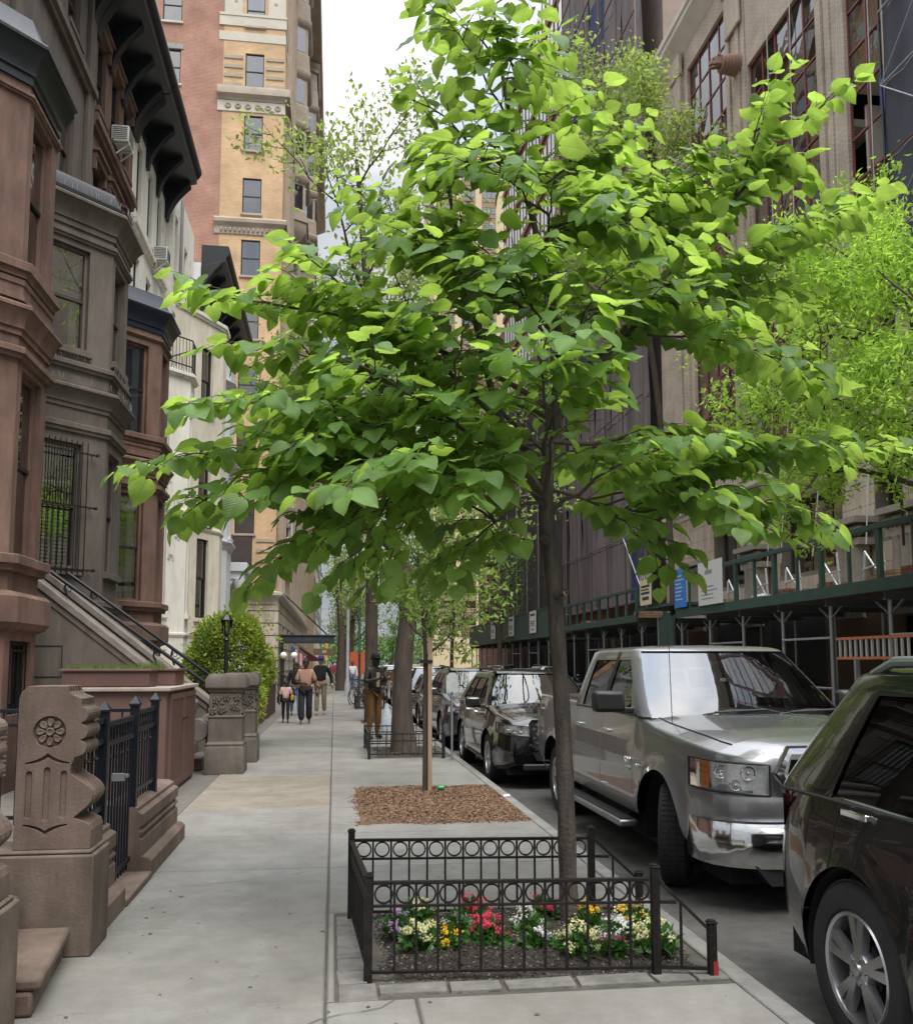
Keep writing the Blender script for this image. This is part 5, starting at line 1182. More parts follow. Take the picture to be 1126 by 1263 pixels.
for y, lb in ((52.3, 'right-hand'), (58.9, 'middle'), (65.8, 'left-hand')):
    sign('poster', '%s of three white posters on the solid green panels' % lb, y-.85, y+.85, 3.35, 4.62, wht, [(.78, .15, .85, .1), (.5, .15, .85, .04), (.42, .15, .75, .04), (.34, .2, .8, .04), (.12, .35, .65, .06)], tm=ink)
random.seed(9)
ORD = ['first', 'second', 'third', 'fourth', 'fifth', 'sixth', 'seventh', 'eighth', 'ninth', 'tenth', 'eleventh', 'twelfth', 'thirteenth', 'fourteenth', 'fifteenth', 'sixteenth', 'seventeenth', 'eighteenth']
deb = mat('debris_wood', (.30, .20, .12), .9, var=.3); debw = mat('debris_white', (.50, .49, .46), .8); debr = mat('debris_brick', (.25, .10, .07), .9)
cnt_ = {}
for i in range(20):
    y = 29.2-1.05*i if i < 14 else 45.5-1.9*(i-14); x = random.uniform(12.2, 14); z = 3.30 if i < 18 else 3.35; sh_ = 'near' if i < 14 else 'second'; m, lb = random.choice([(deb, 'wooden boards'), (debw, 'white sacks'), (debr, 'bricks')]); g = MB()
    for k in range(4 if m is not debw else 1): g.box(x-.5, x+.5, y-.3-.0, y+.3, z+.09*k, z+.08+.09*k) if m is not debw else g.add(*ico(x, y, z+.2, .45, .5, .2))
    g.build('debris_pile', m, None, smooth=40, label='pile of %s on the %s shed deck, %s such pile from the left' % (lb, sh_, ORD[cnt_.setdefault((lb, sh_), 0)]), cat='debris', group='%s on the shed decks' % lb); cnt_[(lb, sh_)] += 1
for i in range(9):
    y = 13.5+1.9*i; t = thing('scaffold_frame', 'galvanised tube frame on the near shed deck, %s from the right' % ORD[i], 'scaffold frame', (12.6, y, 3.3), 'tube frames on the near shed deck')
    g = MB(); g.tube([(12.4, y, 3.3), (12.4, y+.1, 4.35)], .03, 6).tube([(12.4, y+.9, 3.3), (12.4, y+.8, 4.2)], .03, 6); g.tube([(12.4, y, 3.9), (12.4, y+.9, 3.8)], .025, 6).tube([(12.4, y, 3.4), (12.5, y+.95, 4.25)], .025, 6); g.build('tubes', mat('bright_tube', (.55, .56, .57), .4, metal=.3), t)
t = thing('ladder', 'orange and white ladder lying sideways along the near shed pipes', 'ladder', (11.45, 17.5, 1.65))
orm = mat('faded_orange', (.50, .17, .08), .7)
for z in (1.68, 2.12): MB().box(11.42, 11.48, 14.0, 19.7, z, z+.06).build('side_rail', orm, t)
for k in range(27): MB().box(11.43, 11.47, 14.1+.21*k, 14.15+.21*k, 1.74, 2.12).build('rung', debw, t, smooth=0)
for y in (14.5, 18.9): MB().box(11.4, 11.5, y, y+.08, 0, 1.7).build('trestle_leg', galv, t)
# dark panels whose colour stands in for shopfront shade behind the sheds
t = thing('shade_backdrop', 'dark panels standing in for shopfront shade under the sidewalk sheds', 'shade_backdrop', (15.1, 40, 0))
hm = mat('shopfront_shade_black', (.022, .026, .028), .8, var=.4, scale=.7)
for k in range(14): MB().box(15.02, 15.08, 22.5+4*k+.01, 26.5+4*k-.01, 0, 3.1).build('panel', hm if k % 3 else mat('shopfront_shade_brown', (.10, .06, .04), .8), t, smooth=0)
# ---- end of the street
fm_ = leafmat('far_leaf', (.10, .20, .035), (.15, .26, .04), .3)
b = MB()
for i in range(26): leafcloud(b, (-28+3.2*i+random.uniform(-1, 1), 345+random.uniform(-8, 20), 5.5+random.uniform(-1, 2)), 4, 4, 5, 320, 1.3, .3, 0, seedv=i)
b.build('park_wood', fm_, smooth=0, fix=False, label='mass of green park trees closing the far end of the street', cat='trees', kind='stuff')
t = thing('street_lamp', 'tall grey street lamp pole rising behind the parked bicycles', 'street lamp', (.66, 45, 0))
MB().lathe([(.16, 0), (.14, .6), (.085, .8), (.07, 5), (.05, 9)], (.66, 45, 0), nseg=12).build('pole', mat('lamp_grey', (.36, .37, .38), .5, metal=.3), t); MB().tube([(.66, 45, 8.7), (1.6, 45, 9.3), (3, 45, 9.4)], .045, 8).build('arm', MATS['lamp_grey'], t)
MB().add(*ico(3.2, 45, 9.36, .45, .18, .09)).build('lamp_head', MATS['lamp_grey'], t)
t = thing('traffic_light', 'yellow traffic light on a pale pole at the far crossing', 'traffic light', (-.9, 111, 0))
MB().tube([(-.9, 111, 0), (-.9, 111, 4.6)], .08, 8).build('pole', palestone, t); MB().box(-1.6, -.9, 110.8, 111, 1.9, 2.6).box(-1.1, -.75, 110.7, 110.9, 3.0, 3.9).build('housing', mat('signal_yellow', (.75, .38, .03), .5, var=.05), t, bevel=.03)
t = thing('construction_sign', 'orange-red temporary road sign beside the far kerb', 'sign', (1.35, 58, 0)); MB().box(1.0, 1.9, 58, 58.04, .9, 2.3).build('board', mat('sign_orange', (.62, .13, .05), .6, var=.04), t); MB().box(1.2, 1.25, 58.05, 58.1, 0, .95).box(1.65, 1.7, 58.05, 58.1, 0, .95).build('leg', galv, t)
# ================================================================ TREE PIT RAILING
random.seed(31)
railm = mat('pit_rail_black', (.007, .0065, .0065), .5, c2=(.026, .018, .014), scale=25, bump=.3, bscale=120, spec=.3, lo=.45, hi=.85)
pf = thing('tree_pit_railing', 'low black iron railing with a band of rings enclosing the flower bed', 'railing', (1.0, 5.3, 0))
def post(x, y, z0, z1, s_=.021):
    MB().box(x-s_, x+s_, y-s_, y+s_, z0, z1).box(x-s_-.004, x+s_+.004, y-s_-.004, y+s_+.004, z1+.0005, z1+.012).box(x-s_+.004, x+s_-.004, y-s_+.004, y+s_-.004, z1+.0125, z1+.02).build('post', railm, pf, smooth=0, bevel=.003)
C1, C2, C3, C4 = (.19, 4.83), (1.672, 4.72), (1.655, 5.86), (.125, 5.98)
for (x, y), z in ((C1, .51), (C2, .535), (C3, .535), (C4, .53)): post(x, y, -.04, z)
def ringpanel(a, c, nr, dz=0.0):
    a = Vector((a[0], a[1], dz)); c = Vector((c[0], c[1], dz)); d = (c-a); L_ = d.length; d /= L_; a = a+d*.022; c = c-d*.022; L_ -= .044
    for z, w_ in ((.478, .018), (.362, .014), (.036, .016)): MB().bar(a+Vector((0, 0, z)), c+Vector((0, 0, z)), .014 if z < .47 else .026, w_).build('rail', railm, pf, smooth=0, bevel=.002)
    s_ = L_/nr; R_ = min(.049, s_/2-.004)
    for k in range(nr):
        m_ = a+d*(s_*(k+.5)); g = MB(); cc = m_+Vector((0, 0, .42)); n_ = 20
        for (r0, r1) in ((R_, R_-.009),):
            vs = []
            nn_ = Vector((-d.y, d.x, 0))*.006
            for i in range(n_):
                q = i/n_*2*math.pi; e = d*math.cos(q)+Vector((0, 0, math.sin(q)))
                vs += [cc+e*r0+nn_, cc+e*r0-nn_, cc+e*r1-nn_, cc+e*r1+nn_]
            g.add(vs, [(4*i+j, 4*((i+1) % n_)+j, 4*((i+1) % n_)+(j+1) % 4, 4*i+(j+1) % 4) for i in range(n_) for j in range(4)])
        g.build('ring', railm, pf, smooth=60)
        if k: 
            p = a+d*(s_*k); j = random.uniform(-.003, .003); MB().bar(p+Vector((0, j, .036)), p+Vector((0, 0, .469)), .012, .012).build('picket', railm, pf, smooth=0)
ringpanel(C1, C2, 13); ringpanel(C4, C3, 13); ringpanel(C4, C1, 10)
for (p, q) in ((C2, (1.95, 4.66)), (C3, (1.95, 5.80))):
    post(q[0], q[1], -.05, .26)
    a = Vector((p[0]+.02, p[1], 0)); c = Vector((q[0]-.02, q[1], 0)); 
    for (z0, z1) in ((.47, .235), (.362, .31 if 0 else .362), (.036, .036)):
        e = c if z0 != .362 else a.lerp(c, .36); MB().bar(a+Vector((0, 0, z0)), e+Vector((0, 0, z1)), .016, .016).build('rail', railm, pf, smooth=0)
    m_ = a.lerp(c, .45); MB().bar(m_+Vector((0, 0, .036)), m_+Vector((0, 0, .47-.235*.45)), .012, .012).build('picket', railm, pf, smooth=0)
MB().box(1.948, 1.973, 4.637, 4.66, -.01, .075).build('red_paint_patch', mat('faded_red_paint', (.25, .02, .02), .6), pf, smooth=0)
# far pit railings
def hoop_rail(label, x0, x1, y0, y1, h_):
    t = thing('tree_pit_railing', label, 'railing', ((x0+x1)/2, (y0+y1)/2, 0))
    pts = [(x1, y0), (x0, y0), (x0, y1), (x1, y1)]
    for (a, c) in zip(pts, pts[1:]):
        g = MB(); L_ = math.hypot(c[0]-a[0], c[1]-a[1]); 
        for z in (h_, .08, h_*.72): MB().bar((a[0], a[1], z), (c[0], c[1], z), .02, .02).build('rail', iron, t)
        n_ = int(L_/.13)
        for k in range(1, n_): q = k/n_; x = a[0]+(c[0]-a[0])*q; y = a[1]+(c[1]-a[1])*q; MB().bar((x, y, .05), (x, y, h_), .012, .012).build('picket', iron, t, smooth=0)
    for (x, y) in pts: MB().box(x-.025, x+.025, y-.025, y+.025, 0, h_+.03).build('post', iron, t, smooth=0)
hoop_rail('low iron railing around the thick leaning street tree', .60, 1.85, 15.55, 17.6, .41)
hoop_rail('low iron railing near the parked bicycles', .78, 1.85, 32.2, 34.2, .45)
# ================================================================ FLOWERS
def clump(x, y, r_, h_, cols, label, seedv, nfl=70, leafcol='kal_leaf'):
    t = thing('flower_clump', label, 'flowers', (x, y, .05), None); R_ = np.random.default_rng(seedv)
    b = MB(); n_ = 260
    d = R_.normal(size=(n_, 3)); d[:, 2] = abs(d[:, 2])*.8+.05; d /= np.linalg.norm(d, axis=1)[:, None]; rr = .25+.75*R_.random(n_)
    p = np.array([x, y, .04])+d*rr[:, None]*np.array([r_*1.0, r_*1.0, h_*.62]); leaves_at(b, p, .045, R_, 0, d, aspect=.75)
    b.build('foliage', leafmat('kalanchoe_leaf', (.035, .10, .02), (.08, .2, .02), .2, .35) if 'kl' not in MATS else MATS['kl'], t, smooth=0, fix=False)
    b = MB()
    UC = []
    for i in range(max(5, nfl//8)):
        dd = R_.normal(size=3); dd[2] = abs(dd[2])+.35; dd /= np.linalg.norm(dd); UC.append((np.array([x, y, .05])+dd*np.array([r_*.95, r_*.95, h_*.84])*(.8+.2*R_.random()), dd))
    for i in range(int(nfl*1.3)):
        uc, dd = UC[i % len(UC)]; off = R_.normal(size=3)*np.array([.014, .014, .007]); c = uc+off
        mi = int(R_.integers(0, len(cols)))
        for k in range(3):
            c2_ = c+R_.normal(size=3)*.008; s_ = .0065+.004*R_.random(); n1 = unit(Vector(dd+R_.normal(size=3)*.35)); a1 = unit(n1.orthogonal()); b1 = n1.cross(a1); cc = Vector(c2_)
            b.add([cc+a1*s_, cc+n1*.002+(a1+b1)*s_*.3, cc+b1*s_, cc+n1*.002+(b1-a1)*s_*.3, cc-a1*s_, cc-n1*.0+(-a1-b1)*s_*.3, cc-b1*s_, cc+(a1-b1)*s_*.3, cc+n1*.003], [(i_, (i_+1) % 8, 8) for i_ in range(8)], mi)
    b.build('blossoms', [FM[c] for c in cols], t, smooth=0, fix=False); return t
MATS['kl'] = leafmat('kalanchoe_leaf', (.045, .12, .025), (.09, .2, .02), .2, .35)
def fmt(nm, c): return leafmat('petal_'+nm, c, c, .25, .6, scale=40, var=.12)
FM = dict(cream=fmt('cream', (.72, .70, .38)), yellow=fmt('yellow', (.80, .48, .02)), red=fmt('red', (.64, .055, .11)), white=fmt('white', (.75, .75, .72)), lilac=fmt('lilac', (.46, .30, .50)), mag=fmt('magenta', (.38, .03, .16)))
for i, (x, y, r_, h_, cols, lb, nf) in enumerate([
    (.50, 5.22, .12, .17, ['cream'], 'large clump of pale yellow flowers nearest the left corner of the bed', 130), (.66, 5.16, .09, .13, ['yellow'], 'small clump of golden yellow flowers beside the pale yellow clump', 40),
    (.40, 5.5, .10, .15, ['lilac'], 'lilac flowers peeping out behind the left pale yellow clump', 60), (.52, 5.72, .10, .17, ['cream'], 'pale yellow flowers at the back of the bed on the left', 60),
    (.88, 5.22, .13, .18, ['red'], 'largest clump of coral red flowers in the middle of the bed', 170), (.84, 5.6, .13, .2, ['red'], 'coral red flowers behind the largest red clump', 110), (.72, 5.42, .09, .13, ['lilac', 'white'], 'mixed lilac and white flowers left of the red clump', 50),
    (1.14, 5.40, .11, .16, ['white'], 'white flowers between the red clump and the trunk', 90), (1.14, 5.14, .09, .10, ['lilac', 'white'], 'short lilac and white flowers in front of the white ones', 40), (1.28, 5.64, .11, .20, ['red'], 'dark red flowers at the back beside the trunk', 70),
    (1.34, 5.02, .13, .17, ['cream'], 'pale yellow clump in front of the tree trunk', 120), (1.50, 5.45, .09, .17, ['yellow'], 'golden yellow flowers just right of the trunk', 60), (1.60, 5.18, .12, .16, ['white'], 'white clump on the right side of the bed', 120),
    (1.52, 4.98, .07, .09, ['mag'], 'few dark magenta flowers below the right white clump', 25), (1.76, 5.00, .13, .19, ['cream'], 'tall cream clump with big leaves at the right end of the bed', 120), (1.78, 5.45, .12, .18, ['cream', 'yellow'], 'pale yellow flowers at the back right of the bed', 70)]):
    clump(x, y, r_, h_, cols, lb, 100+i, nf)
# ================================================================ TREES
random.seed(77)
lm_top = leafmat('linden_leaf', (.112, .215, .050), (.40, .585, .09), .54, .42, scale=5, spec=.5, var=.28)
HT = thing('young_linden_tree', 'young broad-leaved street tree with heart-shaped leaves rising from the fenced flower bed', 'tree', (1.42, 5.5, 0))
lead = [(1.425, 5.5, -.02), (1.41, 5.5, .25), (1.40, 5.5, .8), (1.385, 5.52, 1.4), (1.35, 5.55, 2.1), (1.31, 5.55, 2.5), (1.325, 5.56, 2.85), (1.37, 5.58, 3.2), (1.42, 5.6, 3.6), (1.34, 5.6, 4.1), (1.20, 5.6, 4.7), (1.08, 5.6, 5.3), (1.0, 5.6, 5.9), (.96, 5.6, 6.5)]
lr = [.068, .056, .053, .05, .049, .05, .038, .034, .029, .024, .018, .013, .009, .005]
def interp(pts, k=4):
    P = [Vector(p) for p in pts]; out = []
    for i in range(len(P)-1):
        p0 = P[max(i-1, 0)]; p1 = P[i]; p2 = P[i+1]; p3 = P[min(i+2, len(P)-1)]
        for j in range(k):
            t = j/k; out.append(.5*((2*p1)+(-p0+p2)*t+(2*p0-5*p1+4*p2-p3)*t*t+(-p0+3*p1-3*p2+p3)*t**3))
    return out+[P[-1]]
def rinterp(r, k=4): return [r[i]+(r[i+1]-r[i])*j/k for i in range(len(r)-1) for j in range(k)]+[r[-1]]
tb = MB(); lp = interp(lead); lrr = rinterp(lr); lrr = [r*(1+.05*math.sin(i*2.3)) for i, r in enumerate(lrr)]; tb.tube(lp, lrr, 16)
for (x, z, a) in ((1.36, 2.02, 0.4), (1.30, 2.35, -.4)): tb.tube([(x, 5.5, z), (x+a*.06, 5.46, z+.01), (x+a*.12, 5.44, z+.02)], [.026, .023, .02], 10)
tb.build('trunk', barkm, HT)
MB().tube([(1.395, 5.443, 2.028), (1.40, 5.437, 2.029)], .017, 12).build('pruning_scar', mat('cut_wood', (.40, .27, .15), .8), HT)
def lead_at(z):
    for i in range(len(lp)-1):
        if lp[i].z <= z <= lp[i+1].z: return lp[i].lerp(lp[i+1], (z-lp[i].z)/max(1e-6, lp[i+1].z-lp[i].z)), lrr[i]
    return lp[-1], .006
tips = [(2.0, 5.5, 4.75), (2.3, 5.6, 4.45), (1.9, 5.3, 4.35), (2.65, 5.6, 4.7), (2.05, 5.8, 4.1), (2.9, 5.5, 4.3), (1.75, 5.5, 4.6), (2.45, 5.3, 4.0), (3.2, 5.6, 4.9), (1.95, 5.6, 5.05), (-.5, 5.5, 2.05), (.1, 5.0, 2.12), (.6, 5.2, 2.1), (-.9, 5.4, 2.45), (.3, 5.9, 2.1), (2.2, 5.7, 2.2), (.0, 4.5, 2.45), (-.4, 5.7, 3.1), (.3, 5.2, 3.5), (1.2, 4.6, 3.2), (.4, 4.9, 3.0), (.75, 5.1, 4.1), (1.25, 5.0, 4.5), (1.6, 5.0, 3.9), (.3, 5.6, 4.3), (.8, 5.2, 4.9), (1.2, 5.2, 5.5), (-1.12, 5.3, 2.72), (-.85, 5.0, 3.0), (-.95, 5.6, 3.85), (-.55, 5.2, 2.45), (-.75, 6.1, 3.3), (-.2, 5.6, 2.3), (-.65, 5.3, 3.45), (-.3, 4.9, 2.75), (-.1, 6.2, 3.5), (-.45, 5.6, 4.0),
        (3.62, 5.4, 3.0), (3.05, 5.2, 2.4), (2.75, 5.6, 2.45), (3.35, 5.9, 4.1), (3.0, 5.1, 3.3), (2.4, 5.0, 2.4), (2.7, 5.5, 2.9),
        (1.0, 4.2, 3.2), (.3, 4.5, 2.65), (2.2, 4.8, 2.9), (1.3, 4.4, 3.45), (.5, 4.7, 2.45), (.0, 4.7, 3.2), (.7, 4.6, 3.7),
        (1.0, 6.9, 3.0), (2.0, 6.8, 3.1), (.2, 6.7, 2.9), (2.6, 6.5, 3.0), (.6, 6.8, 3.6), (1.6, 6.7, 3.8),
        (.02, 5.4, 4.45), (.2, 5.0, 4.0), (2.55, 5.6, 4.1), (.6, 4.7, 4.35), (1.8, 4.9, 4.1), (1.4, 6.5, 4.4), (2.2, 6.2, 4.3), (.9, 4.9, 3.9), (2.3, 5.0, 3.7),
        (.42, 5.5, 5.2), (1.68, 5.5, 4.95), (.62, 5.2, 5.55), (1.45, 5.8, 5.6), (.55, 5.9, 6.1), (1.3, 5.3, 6.1), (.95, 5.05, 5.2), (1.62, 5.7, 5.25), (.5, 5.6, 4.75), (1.6, 5.3, 4.55), (.7, 5.6, 6.6), (1.2, 5.6, 6.7)]
LP, LL, LN = [], [], []
def put_leaf(p, Ld, out):
    if .95 < p.x < 1.6 and p.z < 3.08 and p.y < 5.62 and (p.z > 2.35 or p.x > 1.2) and random.random() < .8: return
    if random.random() < .02: return
    LP.append(tuple(p)); L_ = unit(Ld); nn_ = Vector((0, 0, 1))+out*.35+Vector((random.gauss(0, .33), random.gauss(0, .33), random.gauss(0, .2))); nn_ -= L_*nn_.dot(L_); LL.append(tuple(L_)); LN.append(tuple(unit(nn_)))
def bez(a, b, c, k): return [a*(1-t)**2+b*2*t*(1-t)+c*t*t for t in [i/k for i in range(k+1)]]
def leafy(pts, r0, twig=True, start=.22, step=.078, tw=1.12, name='branch'):
    b = MB(); k = len(pts); b.tube(pts, [r0*(1-.86*i/(k-1))+.0015 for i in range(k)], 7)
    L_ = sum((pts[i+1]-pts[i]).length for i in range(k-1)); s = 0; nxt = L_*start; side = 1
    for i in range(k-1):
        sl = (pts[i+1]-pts[i]).length; d = unit(pts[i+1]-pts[i])
        while nxt < s+sl:
            p = pts[i].lerp(pts[i+1], (nxt-s)/sl); f = nxt/L_; side = -side
            sdir = unit(d.cross(Vector((0, 0, 1))))*side; out = unit(Vector((p.x-1.3, p.y-5.6, .2)))
            if twig and f < .93:
                tl = random.uniform(.22, .50)*tw*(1.1-.55*f); td = unit(d*.75+sdir*.8+Vector((0, 0, random.uniform(-.12, .42))))
                c1 = p+td*tl*.5+Vector((0, 0, .03)); c2_ = p+td*tl+Vector((0, 0, -.04)); tp = bez(p, c1, c2_, 4); b.tube(tp, [.004, .0035, .003, .0025, .0015], 4, cap=False)
                m = int(tl/.048); s2 = 1
                for q in range(1, m+1):
                    t = q/m; pp = p*(1-t)**2+c1*2*t*(1-t)+c2_*t*t; s2 = -s2; sd2 = unit(td.cross(Vector((0, 0, 1))))*s2
                    ld = td*(.55 if q < m else 1.1)+sd2*(.85 if q < m else .1)+Vector((0, 0, random.uniform(-1.15, -.05)))
                    e = pp+unit(ld+Vector((0, 0, .3)))*.028; b.tube([pp, e], .0014, 3, cap=False); put_leaf(e, ld, out)
            else:
                ld = d*.6+sdir*.8+Vector((0, 0, random.uniform(-.9, -.1))); put_leaf(p+unit(ld)*.02, ld, out)
            nxt += step
        s += sl
    put_leaf(pts[-1], unit(pts[-1]-pts[-2])+Vector((0, 0, -.4)), unit(pts[-1]-pts[-2]))
    return b.build(name, barkd if False else mat('twig_bark', (.045, .038, .028), .85, c2=(.09, .075, .055), scale=20), HT)
PRIM = []
for tpt in tips:
    T = Vector(tpt); h = math.hypot(T.x-1.3, T.y-5.6); za = min(max(T.z-.62*h, random.uniform(2.5, 3.3)), 6.0); a, ra = lead_at(za); ang = math.atan2(T.y-5.6, T.x-1.3)
    cand = [(q, i) for (q, an) in PRIM for i in (3, 4, 5) if abs((an-ang+math.pi) % (2*math.pi)-math.pi) < .75 and abs(q[i].z-T.z) < .8 and (T-q[i]).length > .45 and (T-q[i]).length < h*.85]
    if cand and random.random() < .75: q, i = random.choice(cand); a = q[i]; ra = .014; h2 = (T-a).length
    else: h2 = h
    mid = a.lerp(T, .5)+Vector((0, 0, .16*h2+(.08*h2 if T.z < 2.5 else 0))); P_ = [q+Vector((random.gauss(0, .010), random.gauss(0, .010), random.gauss(0, .010))) for q in bez(a, mid, T, 10)]; P_[0] = a
    if h2 is h: PRIM.append((P_, ang))
    leafy(P_, min(ra*.5, .005+.006*h2))
# the long right-hand limb and the left fork
leafy(interp([(1.36, 5.58, 3.1), (1.62, 5.55, 3.45), (2.0, 5.5, 3.95), (2.5, 5.5, 4.55), (3.0, 5.5, 5.15), (3.5, 5.5, 5.6)]), .026, start=.3, step=.085, tw=.95, name='limb')
leafy(interp([(1.31, 5.55, 2.62), (1.2, 5.53, 2.78), (1.0, 5.5, 3.15), (.85, 5.5, 3.75), (.72, 5.5, 4.4), (.6, 5.5, 5.0)]), .034, start=.35, name='limb')
leafy(interp([(1.0, 5.5, 3.1), (.7, 5.4, 3.35), (.2, 5.3, 3.7), (-.3, 5.3, 4.1)]), .016, start=.25, name='limb')
leafy(interp([(2.1, 5.5, 4.05), (2.6, 5.45, 4.25), (3.15, 5.4, 4.5), (3.6, 5.4, 4.75)]), .013, start=.1, name='limb')
leafy(interp([(2.6, 5.5, 4.7), (2.75, 5.45, 5.1), (2.9, 5.4, 5.45)]), .009, start=.1, name='limb')
leafy(interp([(1.33, 5.55, 3.0), (1.6, 5.5, 2.98), (2.0, 5.45, 3.05), (2.5, 5.4, 3.0), (3.1, 5.4, 2.95)]), .016, start=.2, name='limb')
LP = np.array(LP); LL = np.array(LL); LN = np.array(LN); nL = len(LP); LB = np.cross(LL, LN); SZ = np.clip(np.random.default_rng(5).normal(.120, .028, nL), .05, .18)
rowy = [.0, .10, .28, .50, .72, .90, 1.04]; roww = [.10, .36, .46, .43, .30, .13, 0]
def leafgeo(fold, droop, seed_=0, wav=0.02):
    v = []; f = []; rg = random.Random(seed_)
    for i, (y, w) in enumerate(zip(rowy, roww)):
        z = -droop*y*y; yy = y-(.07 if i == 0 else 0)*0
        v.append((0, y+(.06 if i == 0 else 0), z))
        if w > 0:
            for s_ in (-1, 1): v.append((s_*w*.55, y-(.02 if i == 0 else 0), z+fold*w*.55+rg.uniform(-wav, wav))); v.append((s_*w, y-(.05 if i == 0 else 0), z+fold*w*.7-.02+rg.uniform(-wav, wav)*1.6))
    n5 = len(rowy)-1
    for i in range(n5):
        a = i*5; c = (i+1)*5
        if i < n5-1:
            f += [(a, a+1, c+1, c), (a+1, a+2, c+2, c+1), (a+3, a, c, c+3), (a+4, a+3, c+3, c+4)]
        else: f += [(a, a+1, c), (a+1, a+2, c), (a+3, a, c), (a+4, a+3, c)]
    return np.array(v), f
variants = [leafgeo(.25, .10, 1), leafgeo(.12, .22, 2), leafgeo(.38, .16, 3), leafgeo(.05, .05, 4, .03), leafgeo(.2, .34, 5)]
# the leaves that show largest stay separate objects
Rm = np.array(cam.rotation_euler.to_matrix()).T; cp = (LP+LL*SZ[:, None]*.5-np.array([0, 0, 1.6]))@Rm.T; dist = np.linalg.norm(cp, axis=1); u_ = -cp[:, 0]/cp[:, 2]; v_ = -cp[:, 1]/cp[:, 2]
vd = (LP-np.array([0, 0, 1.6])); vd /= np.linalg.norm(vd, axis=1)[:, None]; face = np.abs((vd*LN).sum(1))
score = (SZ/dist)**2*(.25+face)/(1+.0*dist); inside = (u_ > -.51) & (u_ < .51) & (v_ < .64) & (v_ > -.5); key = np.where(inside, score, 0)*np.exp(-(LP[:, 1]-4)*1.2)
order = np.argsort(-key); top = order[:300]; rest = order[300:]
def luv(me, arr):
    at_ = me.attributes.new('luv', 'FLOAT_VECTOR', 'POINT'); at_.data.foreach_set('vector', np.ascontiguousarray(arr, dtype=np.float32).ravel())
def veins(m):
    N = m.node_tree.nodes; L = m.node_tree.links; at_ = N.new('ShaderNodeAttribute'); at_.attribute_name = 'luv'; sp_ = N.new('ShaderNodeSeparateXYZ'); L.new(at_.outputs['Vector'], sp_.inputs[0])
    def M(op, a, c=None):
        q = N.new('ShaderNodeMath'); q.operation = op
        for i, w in enumerate((a, c)):
            if w is None: continue
            if isinstance(w, (int, float)): q.inputs[i].default_value = w
            else: L.new(w, q.inputs[i])
        return q.outputs[0]
    ax = M('ABSOLUTE', sp_.outputs[0]); ph_ = M('SUBTRACT', M('MULTIPLY', sp_.outputs[1], 8.0), M('MULTIPLY', ax, 9.0)); tri = M('PINGPONG', ph_, .5)
    v1 = M('LESS_THAN', tri, .055); v2 = M('LESS_THAN', ax, .014); vv = M('MAXIMUM', v1, v2)
    b = N['Principled BSDF']; 
    for nm_, sock, dst in (('a', b.inputs['Base Color'], 1.45), ('b', [n_ for n_ in N if n_.type == 'BSDF_TRANSLUCENT'][0].inputs[0], .62)):
        src = sock.links[0].from_socket; mm_ = N.new('ShaderNodeMix'); mm_.data_type = 'RGBA'; mm_.blend_type = 'MULTIPLY'; L.new(vv, mm_.inputs[0]); L.new(src, mm_.inputs[6]); mm_.inputs[7].default_value = (dst, dst, dst, 1); L.new(mm_.outputs[2], sock)
    bp = N.new('ShaderNodeBump'); bp.inputs['Strength'].default_value = .5; bp.inputs['Distance'].default_value = .004; L.new(M('SMOOTH_MIN', M('MULTIPLY', tri, 2.0), .6), bp.inputs['Height']); L.new(bp.outputs[0], b.inputs['Normal'])
veins(lm_top)
lmesh = []
for v, f in variants:
    me = bpy.data.meshes.new('leaf'); me.from_pydata(v.tolist(), [], f); luv(me, v); me.materials.append(lm_top); me.polygons.foreach_set('use_smooth', [True]*len(me.polygons)); lmesh.append(me)
for i in top.tolist():
    o = bpy.data.objects.new('leaf', lmesh[i % 5]); col.objects.link(o); o.parent = HT; s_ = SZ[i]*(1 if i % 2 else 1); B_, L_, N_ = LB[i]*s_, LL[i]*s_, LN[i]*s_; p = LP[i]-np.array(HT.location)
    o.matrix_local = Matrix(((B_[0], L_[0], N_[0], p[0]), (B_[1], L_[1], N_[1], p[1]), (B_[2], L_[2], N_[2], p[2]), (0, 0, 0, 1)))
V, Fc, k, UVs = [], [], 0, []
for vi, (v, f) in enumerate(variants):
    idx = rest[(rest % 5) == vi]
    if not len(idx): continue
    s_ = SZ[idx][:, None, None]; W_ = LP[idx][:, None, :]+s_*(v[None, :, 0:1]*LB[idx][:, None, :]+v[None, :, 1:2]*LL[idx][:, None, :]+v[None, :, 2:3]*LN[idx][:, None, :])
    for q in range(len(idx)): Fc += [tuple(k+j for j in ff) for ff in f]; k += len(v)
    V.append(W_.reshape(-1, 3)); UVs.append(np.tile(v, (len(idx), 1)))
V = np.concatenate(V); me = bpy.data.meshes.new('foliage'); me.from_pydata((V-np.array(HT.location)).tolist(), [], Fc); luv(me, np.concatenate(UVs)); me.materials.append(lm_top); me.polygons.foreach_set('use_smooth', [True]*len(me.polygons))
o = bpy.data.objects.new('foliage', me); col.objects.link(o); o.parent = HT; o['kind'] = 'stuff'
print('hero leaves', nL)

